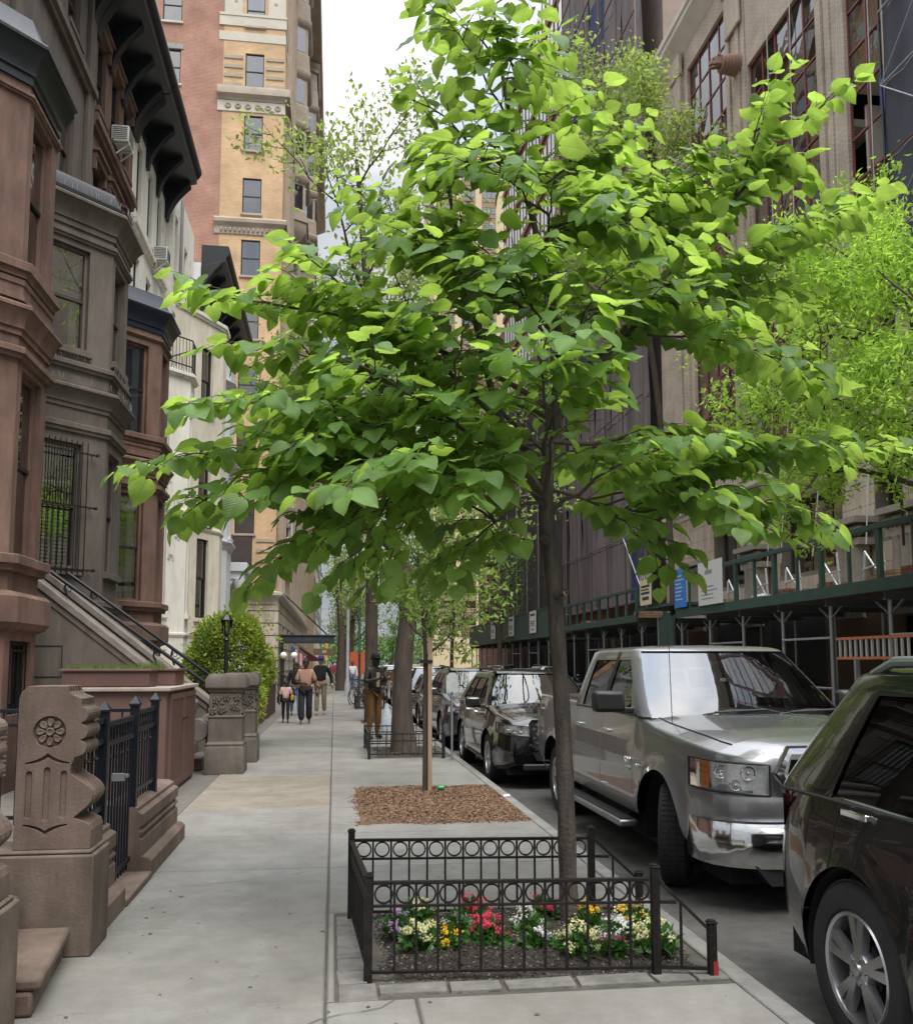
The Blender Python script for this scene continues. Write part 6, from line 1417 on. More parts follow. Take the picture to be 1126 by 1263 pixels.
# ---- generic branching trees
def grow_tree(label, trunk, radii, seedv, leafm, leafsize, nleaf, crown_len=3.0, levels=2, first=.35, nb=9, up=.35, bark=None, parent_group=None, spread=1.0, aspect=.5, sub=5, cluster=.22, lean=(0, 0), name='street_tree', bend=.5):
    bark = bark or barkd; R_ = random.Random(seedv); N_ = np.random.default_rng(seedv); base = Vector(trunk[0]); t = thing(name, label, 'tree', tuple(base), parent_group)
    tp = interp(trunk, 4); tr = rinterp(radii, 4); MB().tube(tp, tr, 12).build('trunk', bark, t); twp = []
    def grow(p, d, L_, r, lev, b):
        n_ = 6; pts = [p]; dd = Vector(d)
        for i in range(n_): dd = unit(dd+Vector((R_.gauss(0, .16), R_.gauss(0, .16), R_.gauss(0, .12)+up*.14*bend))); pts.append(pts[-1]+dd*L_/n_)
        b.tube(pts, [r*(1-.8*i/n_) for i in range(n_+1)], 6 if lev == 0 else 4, cap=False)
        if lev >= levels:
            for q in pts[2:]: twp.append(tuple(q))
        else:
            if lev == levels-1: twp.extend([tuple(q) for q in pts[4:]])
            for k in range(sub):
                i = 1+int((n_-1)*(k+.5)/sub); q = pts[i]; ax = unit(pts[i+1]-pts[i]); s_ = unit(ax.orthogonal()); s_ = Matrix.Rotation(R_.uniform(0, 6.28), 3, ax) @ s_
                grow(q, unit(ax*.55+s_*.75*spread+Vector((0, 0, up*.4))), L_*R_.uniform(.38, .62), r*.45, lev+1, b)
    L = len(tp)
    for k in range(nb):
        f = first+(1-first)*(k+.5)/nb; i = min(int(f*(L-1)), L-2); ang = k*2.4+R_.uniform(-.4, .4)
        d = unit(Vector((math.cos(ang)*spread+lean[0], math.sin(ang)*spread+lean[1], up+.5*f))); b = MB(); grow(tp[i], d, crown_len*(1.1-.55*f)*R_.uniform(.8, 1.1), max(tr[i]*.5, .012), 0, b); b.build('branch', bark, t)
    P = np.array(twp); pick = P[N_.integers(0, len(P), nleaf)]+N_.normal(size=(nleaf, 3))*cluster; b = MB(); dn = N_.normal(size=(nleaf, 3)); dn[:, 2] -= .4; dn /= np.linalg.norm(dn, axis=1)[:, None]
    leaves_at(b, pick, leafsize, N_, 0, dn, aspect); b.build('crown', leafm, t, smooth=0, fix=False); return t
ml = leafmat('maple_leaf', (.19, .28, .07), (.40, .55, .10), .45, .45); fresh = leafmat('fresh_leaf', (.20, .27, .08), (.42, .55, .12), .5, .5); loc_ = leafmat('locust_leaf', (.28, .43, .06), (.50, .74, .10), .52, .5, scale=3)
grow_tree('slim staked sapling with light feathery leaves growing in the bark mulch', [(1.145, 11.49, 0), (1.14, 11.49, 1), (1.13, 11.49, 1.9), (1.04, 11.48, 2.8), (1.05, 11.48, 3.9)], [.04, .032, .026, .016, .006], 3, ml, .09, 3600, crown_len=1.35, levels=2, first=.44, nb=11, up=.42, sub=4, cluster=.07, bark=barkm, spread=1.0, aspect=.42, bend=.2)
t = thing('tree_stake', 'square pale wooden stake tied beside the sapling', 'stake', (1.19, 11.44, 0)); MB().box(1.165, 1.215, 11.41, 11.46, -.05, 1.92).build('stake', mat('stake_wood', (.27, .19, .11), .85, c2=(.38, .28, .17), scale=9, streak=True), t, bevel=.004); MB().box(1.06, 1.22, 11.40, 11.50, 1.60, 1.64).build('strap', iron, t)
grow_tree('thick leaning dark street tree with sparse light leaves beside the man', [(1.27, 16.65, 0), (1.23, 16.65, .7), (1.25, 16.65, 1.7), (1.32, 16.65, 2.6), (1.15, 16.6, 3.8), (.8, 16.5, 5.6), (.55, 16.4, 8.2), (.3, 16.4, 11)], [.26, .185, .165, .155, .13, .11, .08, .03], 8, fresh, .12, 8000, crown_len=4.2, levels=2, first=.50, nb=11, up=.5, sub=5, cluster=.16)
b_ = MB(); b_.tube(interp([(1.42, 16.65, 2.4), (1.75, 16.7, 3.4), (2.0, 16.8, 5.0), (2.0, 17, 8)]), rinterp([.12, .10, .08, .03]), 10)
b_.build('bare_limb', barkd, bpy.data.objects['street_tree'])
grow_tree('straight dark trunk tree standing behind the man with the phone', [(1.05, 25.4, 0), (1.02, 25.4, 2), (1.0, 25.4, 4.5), (.9, 25.4, 8), (.9, 25.4, 12)], [.22, .18, .16, .12, .04], 12, fresh, .14, 5000, crown_len=4.5, levels=2, first=.38, nb=9, up=.4, sub=4, cluster=.25)
grow_tree('slender young tree with a green tube guard beside the bicycles', [(.88, 33.0, 0), (.9, 33, 2), (.86, 33, 4.2), (.8, 33, 6.5)], [.05, .045, .03, .01], 14, ml, .10, 1500, crown_len=2.0, levels=1, first=.4, nb=9, up=.45, sub=5, cluster=.14, bark=barkm)
MB().tube([(.9, 32.99, 1.9), (.87, 32.99, 4.3)], .055, 8).build('tube_guard', mat('guard_green', (.05, .13, .09), .6), bpy.data.objects['street_tree.003'] if 'street_tree.003' in bpy.data.objects else None)
grow_tree('thin crooked tree forking beside the far street lamp', [(.38, 54, 0), (.4, 54, 3), (.3, 54, 4.5), (.0, 54, 7), (.0, 54, 10)], [.3, .2, .16, .08, .03], 15, fresh, .16, 1600, crown_len=3.5, levels=2, first=.42, nb=6, up=.6, sub=3, cluster=.3)
grow_tree('bright yellow-green feathery tree overhanging the road from the right', [(11.34, 14.4, 0), (11.3, 14.4, 2.4), (11.0, 14.6, 4.6), (10.6, 14.8, 6.6), (10.3, 15, 8.6)], [.2, .16, .13, .1, .04], 21, loc_, .135, 34000, crown_len=4.9, levels=2, first=.5, nb=13, up=.08, sub=6, cluster=.15, spread=1.0, aspect=.35, lean=(-.35, 0), name='honey_locust_tree', bend=.2)
grow_tree('tall sparse tree with dark branches in front of the violet netting', [(11.9, 31.2, 0), (11.9, 31.2, 6), (11.3, 30.8, 12), (10.2, 30, 17), (9.9, 30, 22)], [.11, .11, .10, .10, .04], 25, leafmat('olive_leaf', (.20, .27, .07), (.42, .55, .12), .5, .5), .19, 12000, crown_len=5.2, levels=2, first=.60, nb=9, up=.25, sub=6, cluster=.28)
for i, (x, y, lb) in enumerate(((1.2, 66, 'leafy young tree in the kerb line well past the canopy'), (1.2, 80, 'round-crowned tree farther down the left kerb'), (1.2, 96, 'last tree before the cross street on the left kerb'), (10.9, 60, 'tree in front of the solid green shed panels'), (10.9, 85, 'tree on the right pavement before the red balconied building'), (10.9, 105, 'tree at the far right corner below the cream high-rise'), (1.2, 135, 'left-hand tree beyond the cross street'), (10.9, 140, 'right-hand tree beyond the cross street'), (3.0+8, 175, 'farthest single tree on the right pavement'))):
    grow_tree(lb, [(x, y, 0), (x, y, 3), (x+.2, y, 6), (x, y, 9)], [.2, .16, .12, .04], 40+i, fm_ if i > 2 else fresh, .22 if y < 100 else .35, 1500, crown_len=2.8, levels=1, first=.38, nb=10, up=.4, sub=5, cluster=.42)
# ================================================================ CARS
def paint(name, c, metal=.6, rough=.28, coat=1.0):
    m = mat(name, c, rough, metal=metal, var=.03, scale=3, coat=coat, spec=.5); return m
tyrem = mat('tyre_rubber', (.016, .016, .017), .85, var=.25, scale=9, bump=.4, bscale=90); rimm = mat('alloy_rim', (.42, .42, .43), .28, metal=.85, var=.05); chrome = mat('chrome', (.72, .73, .74), .10, metal=1.0, var=.03)
blackpl = mat('black_plastic', (.012, .012, .013), .5, var=.2); wellm = mat('wheel_well', (.004, .004, .004), .95); carglass = glassmat('car_glass', (.16, .18, .18), 1.5, .0, .05, 0); wsglass = glassmat('windscreen_glass', (.5, .53, .52), 1.6, .0, .14, 0)
lampg = glassmat('lamp_lens', (.96, .96, .96), 1.35, .0, .04, 0); redl = mat('red_lens', (.14, .006, .008), .15, var=.1, coat=1); amber = mat('amber_lens', (.55, .16, .02), .2, coat=1); cabin = mat('cabin_dark', (.018, .018, .02), .8); seatm = mat('seat_grey', (.05, .05, .055), .8); clearl = mat('clear_reflector', (.62, .63, .64), .28, metal=.45, var=.2, scale=40)
def ip(tab, x):
    if x <= tab[0][0]: return tab[0][1]
    for (a, b), (c, d) in zip(tab, tab[1:]):
        if x <= c:
            t = (x-a)/(c-a); return b+(d-b)*t
    return tab[-1][1]
def wheel(parent, x, y, R_, side, wdt=.23, spokes=5, steer=0.0, rr=.66, split=True):
    """side +1: outer face toward +x, -1: toward -x"""
    ry = R_; M = Matrix.Translation((x, y, ry)) @ Matrix.Rotation(steer, 4, 'Z') @ Matrix.Rotation(0 if side > 0 else math.pi, 4, 'Z')
    w = thing_part = None; b = MB(); h = wdt/2; r0 = R_*rr
    b.lathe([(r0, -h), (R_*.9, -h), (R_*.97, -h+.02), (R_, -h+.05), (R_, h-.05), (R_*.975, h-.022), (R_*.93, h-.004), (R_*.80, h+.004), (r0+.01, h-.004), (r0, h-.03)], (0, 0, 0), 'x', 48, caps=False)
    for k in range(60):   # tread blocks
        a = 2*math.pi*k/60; 
        for q in (-1, 0, 1):
            c, s_ = math.cos(a), math.sin(a); t = .018
            p = [Vector((q*.062-.024, 0, 0)), Vector((q*.062+.024, 0, 0))]
            vs = []
            for rr_ in (R_-.002, R_+.007):
                for (xx, da) in ((q*.06-.024, -t), (q*.06+.024, -t), (q*.06+.024, t), (q*.06-.024, t)): vs.append((xx, rr_*math.cos(a+da/R_), rr_*math.sin(a+da/R_)))
            b.add(vs, BOXF)
    b.xf(M); wo_ = b.build('wheel', tyrem, parent)
    b = MB(); b.lathe([(r0+.004, h-.02), (r0-.008, h-.004), (r0-.022, h-.012), (r0-.03, h-.05), (r0-.03, -h+.02)], (0, 0, 0), 'x', 48, caps=False)
    for k in range(spokes):
        a = 2*math.pi*k/spokes+.3
        for da in ((-.17, .17) if split else (0,)):
            w0, w1 = (.020, .030) if split else (.03, .045); ri, ro = .05, r0-.015; a2 = a+da; ca, sa = math.cos(a2), math.sin(a2); ci, si = math.cos(a+da*.35), math.sin(a+da*.35)
            tn = Vector((0, -sa, ca)); ti = Vector((0, -si, ci)); pi_ = Vector((h-.035, ri*ci, ri*si)); po = Vector((h-.018, ro*ca, ro*sa)); dx = Vector((.022, 0, 0)); bk = Vector((-.03, 0, 0))
            b.add([pi_-ti*w0+bk, pi_+ti*w0+bk, po+tn*w1+bk, po-tn*w1+bk, pi_-ti*w0*.8+dx*.6, pi_+ti*w0*.8+dx*.6, po+tn*w1*.8, po-tn*w1*.8], BOXF)
    b.lathe([(.0, h-.006), (.03, h-.008), (.034, h-.02), (.075, h-.025), (.085, h-.05), (.085, h-.07)], (0, 0, 0), 'x', 24, caps=False)
    for k in range(5): a = 2*math.pi*k/5; b.lathe([(.011, h-.03), (.011, h-.012), (0, h-.011)], (0, .055*math.cos(a), .055*math.sin(a)), 'x', 8)
    b.xf(M); b.build('rim', rimm, wo_)
    b = MB(); b.lathe([(0, h-.07), (.12, h-.07), (.12, h-.085), (r0-.03, -h+.03), (0, -h+.03)], (0, 0, 0), 'x', 24); b.xf(M); b.build('brake_disc', wellm, wo_)
def car(name, label, cat, S_, X, Y, group=None):
    S_['_sect'] = S_.get('sect', [(0, -.055), (.06, -.03), (.16, -.012), (.3, 0), (.44, .0), (.56, -.004), (.66, -.012), (.76, -.02), (.88, -.038), (1, -.07)])
    root = thing(name, label, cat, (0, 0, 0), group); Lc, Wc, fa, ra, wr = S_['L'], S_['W'], S_['fa'], S_['ra'], S_['wr']; Ra = wr*S_.get('ak', 1.17); pm_ = S_['paint']; H2 = Wc/2
    ys = set(np.linspace(0, Lc, 56).tolist()); ys |= {.02, .05, .09, .14, .2, Lc-.02, Lc-.05, Lc-.1, Lc-.16}
    for c in (fa, ra): ys |= set([c+Ra*math.cos(math.pi*k/22) for k in range(23)])
    seams = S_['doors']
    for s_ in seams: ys |= {s_-.007, s_, s_+.007}
    ys = sorted(y for y in ys if 0 <= y <= Lc); ys = [y for i, y in enumerate(ys) if i == 0 or y-ys[i-1] > .0025]
    def zb(y):
        z = ip(S_['bot'], y)
        for c in (fa, ra):
            if abs(y-c) < Ra: z = max(z, wr+math.sqrt(max(0, Ra*Ra-(y-c)**2)))
        return z
    T = [0, .06, .16, .3, .44, .56, .66, .76, .88, 1.0]
    prof_ = S_.get('sect', [(0, -.055), (.06, -.03), (.16, -.012), (.3, 0), (.44, .0), (.56, -.004), (.66, -.012), (.76, -.02), (.88, -.038), (1, -.07)])
    fil = S_.get('fil', .05); nT = len(T)
    TX_ = [.9, .75, .55, .35, .15, 0]
    def station(y):
        z0 = zb(y); z1 = ip(S_['top'], y); zs = z1-fil; w = H2*ip(S_['plan'], y); zbase = ip(S_['bot'], y); pts = []
        arch = z0 > zbase+.01
        for t, in [(q,) for q in T]:
            z = z0+(zs-z0)*t; tt = (z-zbase)/max(.05, zs-zbase); x = w+ip(prof_, tt)
            fl = 0
            for c in (fa, ra):
                rr_ = math.hypot(y-c, z-wr); 
                if rr_ < Ra+.11: fl = max(fl, .022*(1-max(0, rr_-Ra)/.11)**1.5)*S_.get('flare', 1)
            sm = any(abs(y-s_) < .003 for s_ in seams) and tt > .07; pts.append((x+fl-(.016 if sm else 0), z))
        xe = pts[-1][0]
        for k in (1, 2, 3): a = k/3*math.pi/2; pts.append((xe-fil*.9*(1-math.cos(a)), zs+fil*math.sin(a)))
        xf_ = xe-fil*.9; cr_ = ip(S_['crown'], y)
        for q in TX_: 
            bul = S_.get('bulge', 0)*math.exp(-((q-.55)/.16)**2) if (y < S_['gh'][0]) else 0
            pts.append((xf_*q, z1+cr_*(1-q**S_.get('cexp', 2))+bul*min(1, y/.25)))
        return pts
    st_ = [station(y) for y in ys]; m = len(st_[0]); V = []
    for s_ in (1, -1):
        for j, y in enumerate(ys):
            for (x, z) in st_[j]: V.append((s_*x, y, z))
    n1 = len(ys)*m; body = MB(); doors = {}; body.v = V[:]
    dr = list(zip(seams, seams[1:]))
    for half in (0, 1):
        for j in range(len(ys)-1):
            ym = (ys[j]+ys[j+1])/2; dk = next((k for k, (a, c) in enumerate(dr) if a-.001 < ym < c+.001), None)
            for i in range(m-1):
                a = half*n1+j*m+i; q = (a, a+m, a+m+1, a+1); q = q if half else q[::-1]
                if dk is not None and i < nT-1: doors.setdefault((half, dk), []).append(q)
                else: body.f.append(q); body.m.append(0)
    for j in (0, len(ys)-1):
        ring = [j*m+i for i in range(m)]+[n1+j*m+i for i in range(m-2, -1, -1)]; body.f.append(tuple(ring if j else ring[::-1])); body.m.append(0)
    body.f = [f for f in body.f]; bo = body.build('body', pm_, root, smooth=32, fix='weld'); 
    for (half, dk), fs in doors.items():
        d = MB(); mp = {}
        for f in fs:
            for i in f:
                if i not in mp: mp[i] = len(d.v); d.v.append(V[i])
            d.f.append(tuple(mp[i] for i in f)); d.m.append(0)
        do = d.build('door', pm_, root, smooth=32, fix=False); sgn = 1 if half == 0 else -1; hy = dr[dk][1]-.17; zz = S_['hz']; hx = (H2*ip(S_['plan'], hy)+ip(prof_, (zz-ip(S_['bot'], hy))/max(.1, ip(S_['top'], hy)-fil-ip(S_['bot'], hy))))
        g = MB(); g.box(sgn*(hx+.022)-.008, sgn*(hx+.022)+.008, hy-.11, hy+.10, zz-.016, zz+.016); g.box(sgn*(hx+.008)-.02, sgn*(hx+.008)+.016, hy-.11, hy-.085, zz-.014, zz+.014); g.box(sgn*(hx+.008)-.02, sgn*(hx+.008)+.016, hy+.08, hy+.1, zz-.014, zz+.014); g.build('handle', S_.get('handle', pm_), do, bevel=.006)
        g = MB(); g.lathe([(.06, 0), (.045, -.008)], (0, 0, 0), 'x', 16); 
        for i_, v in enumerate(g.v): g.v[i_] = (sgn*(hx+.003+v[0]), v[1]+hy+.0, v[2]*.62+zz-.02)
    g = MB()
    for s_ in (1, -1): g.tube([(s_*(st_[j][nT+3][0]+.002), ys[j], st_[j][nT+3][1]+.003) for j in range(len(ys)) if .16 < ys[j] < S_['gh'][0]+.25], .004, 4)
    g.build('bonnet_seam', blackpl, root)
    # underside, wells, seams behind
    MB().box(-H2+.18, H2-.18, .12, Lc-.12, .2, S_['top'][1][1]-.25 if 0 else .42).build('underbody', wellm, root, smooth=0)
    for c in (fa, ra):
        g = MB()
        for s_ in (-1, 1):
            n_ = 20; vs = []
            for xx in (H2-.035, H2-.42):
                for k in range(n_+1): a = -.25+(math.pi+.5)*k/n_; vs.append((s_*xx, c+Ra*1.0*math.cos(a), wr+Ra*1.0*math.sin(a)))
            g.add(vs, [(k, k+1, n_+2+k, n_+1+k) for k in range(n_)]); g.add([(s_*(H2-.42), c-Ra, .1), (s_*(H2-.42), c+Ra, .1), (s_*(H2-.42), c+Ra, wr+Ra), (s_*(H2-.42), c-Ra, wr+Ra)], [(0, 1, 2, 3)])
        g.box(-H2+.43, H2-.43, c-.12, c+.12, wr-.08, wr+.08); g.build('wheel_well', wellm, root, smooth=60, fix=False)
        if S_.get('cladding'):
            g = MB()
            for s_ in (-1, 1): 
                xs_ = H2*ip(S_['plan'], c); g.tube([(s_*(xs_+.012), c+(Ra+.012)*math.cos(math.pi*k/16), wr+(Ra+.012)*math.sin(math.pi*k/16)) for k in range(17)], .02, 6)
            g.build('arch_trim', blackpl, root)
    # greenhouse
    bf, br, rf, rr2, zbt, zr, bw, rw = S_['gh']; lay = [0, .12, .3, .5, .7, .86, 1.0]; sill = .06
    fx = [0, .3, .6, .84, .93]; pil = S_['pillars']   # list of (y_bottom, y_top) boundaries for the side glass edges, alternating glass/pillar
    def ghring(s, inset=0.0, dz=0):
        e = s**.92; yf = bf+(rf-bf)*e; yr = br+(rr2-br)*s; hw = bw+(rw-bw)*(s**1.25); z = zbt+(zr-zbt)*s+dz; P = []
        yf += inset; yr -= inset; hw -= inset; bow = S_.get('bow', .16)
        for q in fx: P.append((hw*q, yf+bow*q**2.4, z))
        P.append((hw*.985, yf+bow+.05, z)); P.append((hw, yf+bow+.11, z))
        for (a, c) in pil: P.append((hw, min(max(a+(c-a)*s, yf+bow+.12), yr-.12), z))
        P.append((hw, yr-.10, z)); P.append((hw*.97, yr-.04, z))
        for q in [.90, .8, .5, .2, 0]: P.append((hw*q, yr-.0-.04*q*q, z))
        return P
    rings = [ghring(s) for s in lay]; rings.append(ghring(1.0, .03, .022)); rings.append(ghring(1.0, .10, .042)); rings.append(ghring(1.0, .30, .058)); rings.append(ghring(1.0, .55, .066)); m2 = len(rings[0]); npil = len(pil)
    gb = MB(); gl = {}
    for s_ in (1, -1):
        for i in range(len(rings)-1):
            for k in range(m2-1):
                q = [rings[i][k], rings[i][k+1], rings[i+1][k+1], rings[i+1][k]]; q = [(s_*x, y, z) for x, y, z in q]; kind = 'p'
                if i < 6:
                    if k <= 3: kind = 'wind' if i < 6 else 'p'
                    elif 7 <= k < 7+npil-1 and (k-7) % 2 == 0 and i < 5: kind = 'side%d_%d' % (k, s_)
                    elif k >= 7+npil+3 and 1 <= i < 5: kind = 'rear'
                if kind == 'p': 
                    mi = 0
                    if 7 <= k < 7+npil-1 and i < 6: mi = 1 if (k-7) % 2 == 1 else 0
                    gb.add(q, [(0, 1, 2, 3)], mi)
                else: gl.setdefault(kind, []).append(q)
        gb.add([(s_*x, y, z) for x, y, z in rings[-1]], [tuple(range(m2))])
    gb.build('cab', [pm_, blackpl], root, smooth=40, fix='weld')
    for kd, qs in gl.items():
        g = MB()
        for q in qs: g.add(q, [(0, 1, 2, 3)])
        c_ = Vector((0, (bf+br)/2, zbt))
        g.v = [tuple(Vector(v)+(Vector((0, .012, -.008)) if kd == 'wind' else Vector((0, -.012, -.008)) if kd == 'rear' else Vector((-.012 if v[0] > 0 else .012, 0, 0)))) for v in g.v]
        g.build('windscreen' if kd == 'wind' else 'rear_window' if kd == 'rear' else 'side_window', wsglass if kd == 'wind' else carglass, root, smooth=60, fix='weld')
    g = MB()
    for s_ in (1, -1):   # rubber trim round the glass base
        g.tube([(s_*(bw+.004), ip([(0, 0)], 0)+y, zbt+.012) for y in np.linspace(bf+.34, br-.12, 6)], .010, 5)
    g.build('belt_trim', S_.get('trim', blackpl), root)
    # interior
    if S_.get('interior', True):
        MB().box(-bw+.1, bw-.1, bf+.25, br-.1, .5, zbt-.04).build('floor_tub', cabin, root, smooth=0)
        MB().box(-bw+.12, bw-.12, bf+.30, bf+.75, zbt-.12, zbt+.045).build('dashboard', cabin, root, bevel=.03)
        for x in (-.42, .42):
            for yy in ((bf+1.15), (bf+2.0)):
                if yy+.3 > br-.3: continue
                sb = MB().add(*ico(x, yy+.25, zbt+.05, .25, .10, .38)).build('seat', seatm, root); MB().add(*ico(x, yy+.27, zbt+.43 if zr-zbt > .5 else zbt+.36, .12, .06, .10)).build('headrest', seatm, sb)
        g = MB(); cx_, cy_, cz_ = .42, bf+.86, zbt+.03; g.tube([(cx_+.18*math.cos(a), cy_-.06*math.sin(a)*.6, cz_+.17*math.sin(a)) for a in np.linspace(0, 6.283, 21)], .014, 6); g.bar((cx_-.17, cy_, cz_), (cx_+.17, cy_, cz_), .03, .03); g.build('steering_wheel', blackpl, root)
    else: MB().box(-bw+.1, bw-.1, bf+.4, br-.15, .5, zbt+.1).build('floor_tub', cabin, root, smooth=0)
    g = MB().box(-.10, .10, bf+(rf-bf)*.80+.10, bf+(rf-bf)*.80+.13, zr-.17, zr-.10); g.build('rear_view_mirror', blackpl, root, bevel=.01)
    # wheels
    for y, st__ in ((fa, S_.get('steer', 0)), (ra, 0)):
        for s_ in (-1, 1): wheel(root, s_*(H2*ip(S_['plan'], y)-.125), y, wr, s_, steer=st__, spokes=S_.get('spokes', 5), split=S_.get('split', True))
    # door mirrors
    my = S_['mirror'][0]; mz = S_['mirror'][1]; ms_ = S_['mirror'][2]
    for s_ in (-1, 1):
        g = MB(); g.box(s_*(bw+.20*ms_)-.13*ms_, s_*(bw+.20*ms_)+.13*ms_, my-.06, my+.08, mz, mz+.17*ms_); mo = g.build('door_mirror', S_.get('mirrorm', pm_), root, bevel=.035); 
        MB().box(s_*(bw+.0)-.10, s_*(bw+.0)+.10, my, my+.05, mz-.01, mz+.04).build('mirror_arm', blackpl, mo, bevel=.01)
    # wipers
    for x in (-.45, .25):
        g = MB(); g.tube([(x, bf-.0+.05, zbt+.02), (x+.28, bf+.07, zbt+.06), (x+.55, bf+.13, zbt+.05)], .009, 5).tube([(x+.1, bf+.03, zbt+.045), (x+.62, bf+.12, zbt+.06)], .008, 4); g.build('wiper', blackpl, root)
    S_['extra'](root, S_) if 'extra' in S_ else None
    root.location = (X+H2, Y, RZ); return root
def qgrid(b, f, nu, nv, mi=0):
    vs = [f(i/nu, j/nv) for j in range(nv+1) for i in range(nu+1)]; b.add(vs, [(j*(nu+1)+i, j*(nu+1)+i+1, (j+1)*(nu+1)+i+1, (j+1)*(nu+1)+i) for j in range(nv) for i in range(nu)], mi); return b
def nose(S_, z, front=True, off=0.0):
    """outline of the body end seen from above, from the centre line outwards: list of (x, y)"""
    H2 = S_['W']/2; L_ = S_['L']; P = [(0, 0 if front else L_)]; n_ = 40
    for i in range(n_+1):
        d = .0+.6*(i/n_)**2; y = d if front else L_-d; zb_, zt_ = ip(S_['bot'], y), ip(S_['top'], y)-.05; tt = (z-zb_)/max(.05, zt_-zb_); P.append((H2*ip(S_['plan'], y)+ip(S_['_sect'], min(1, max(0, tt))), y))
    return P
def strip(b, S_, x0, y1, z0, z1, s_, front=True, off=.012, nu=28, nv=4, u0=0, u1=1, v0=0, v1=1, zs=None, mi=0):
    """patch lying on the body end between x0 on the face and depth y1 round the corner"""
    def path(z):
        P = nose(S_, z, front); out = []; 
        for (a, c) in zip(P, P[1:]):
            for k in range(4): t = k/4; out.append((a[0]+(c[0]-a[0])*t, a[1]+(c[1]-a[1])*t))
        L_ = S_['L']; out = [p for p in out if p[0] >= x0 and (p[1] if front else L_-p[1]) <= y1]
        cum = [0]
        for a, c in zip(out, out[1:]): cum.append(cum[-1]+math.hypot(c[0]-a[0], c[1]-a[1]))
        return out, cum
    def f(u, v):
        u = u0+(u1-u0)*u; v = v0+(v1-v0)*v; z = z0+(z1-z0)*v+(zs(u) if zs else 0); P, cum = path(z0+(z1-z0)*.5); d = u*cum[-1]; i = 0
        while i < len(cum)-2 and cum[i+1] < d: i += 1
        t = (d-cum[i])/max(1e-6, cum[i+1]-cum[i]); a, c = P[i], P[i+1]; x = a[0]+(c[0]-a[0])*t; y = a[1]+(c[1]-a[1])*t; tx, ty = c[0]-a[0], c[1]-a[1]; q = math.hypot(tx, ty) or 1
        nx, ny = (ty/q, -tx/q) if front else (-ty/q, tx/q)
        if front and ny > 0 or (not front and ny < 0): nx, ny = -nx, -ny
        return (s_*(x+nx*off), y+ny*off, z)
    qgrid(b, f, nu, nv, mi); return f
def headlamp(root, S_, x0, y1, z0, z1, s_, am=True, zs=None, frame=True):
    h = MB(); strip(h, S_, x0, y1, z0, z1, s_, off=.006, zs=zs); ho = h.build('headlight', clearl, root, smooth=60, fix=False)
    g = MB(); f = strip(g, S_, x0, y1, z0, z1, s_, off=.030, zs=zs); g.build('lens', lampg, ho, smooth=60, fix=False)
    g = MB(); g.tube([f(u/12, 0) for u in range(13)]+[f(1, .5)]+[f(1-u/12, 1) for u in range(13)]+[f(0, .5), f(0, 0)], .009, 6); g.build('lamp_trim', blackpl, ho)
    for u, v, r_ in ((.22, .68, .055), (.50, .66, .05), (.35, .26, .04)):
        p = Vector(f(u, v)); MB().lathe([(r_*.72, .004), (r_*.8, -.008), (r_*.95, -.010), (r_, .004)], (p.x, p.y+.018, p.z), 'y', 20, caps=False).lathe([(0, -.012), (r_*.2, -.008), (r_*.26, .004)], (p.x, p.y+.018, p.z), 'y', 12).build('reflector', chrome, ho)
    if am: g = MB(); strip(g, S_, x0, y1, z0, z1, s_, off=.022, u0=.66, u1=.985, v0=.06, v1=.94, zs=zs, nu=12); g.build('turn_signal', amber, ho, smooth=60, fix=False)
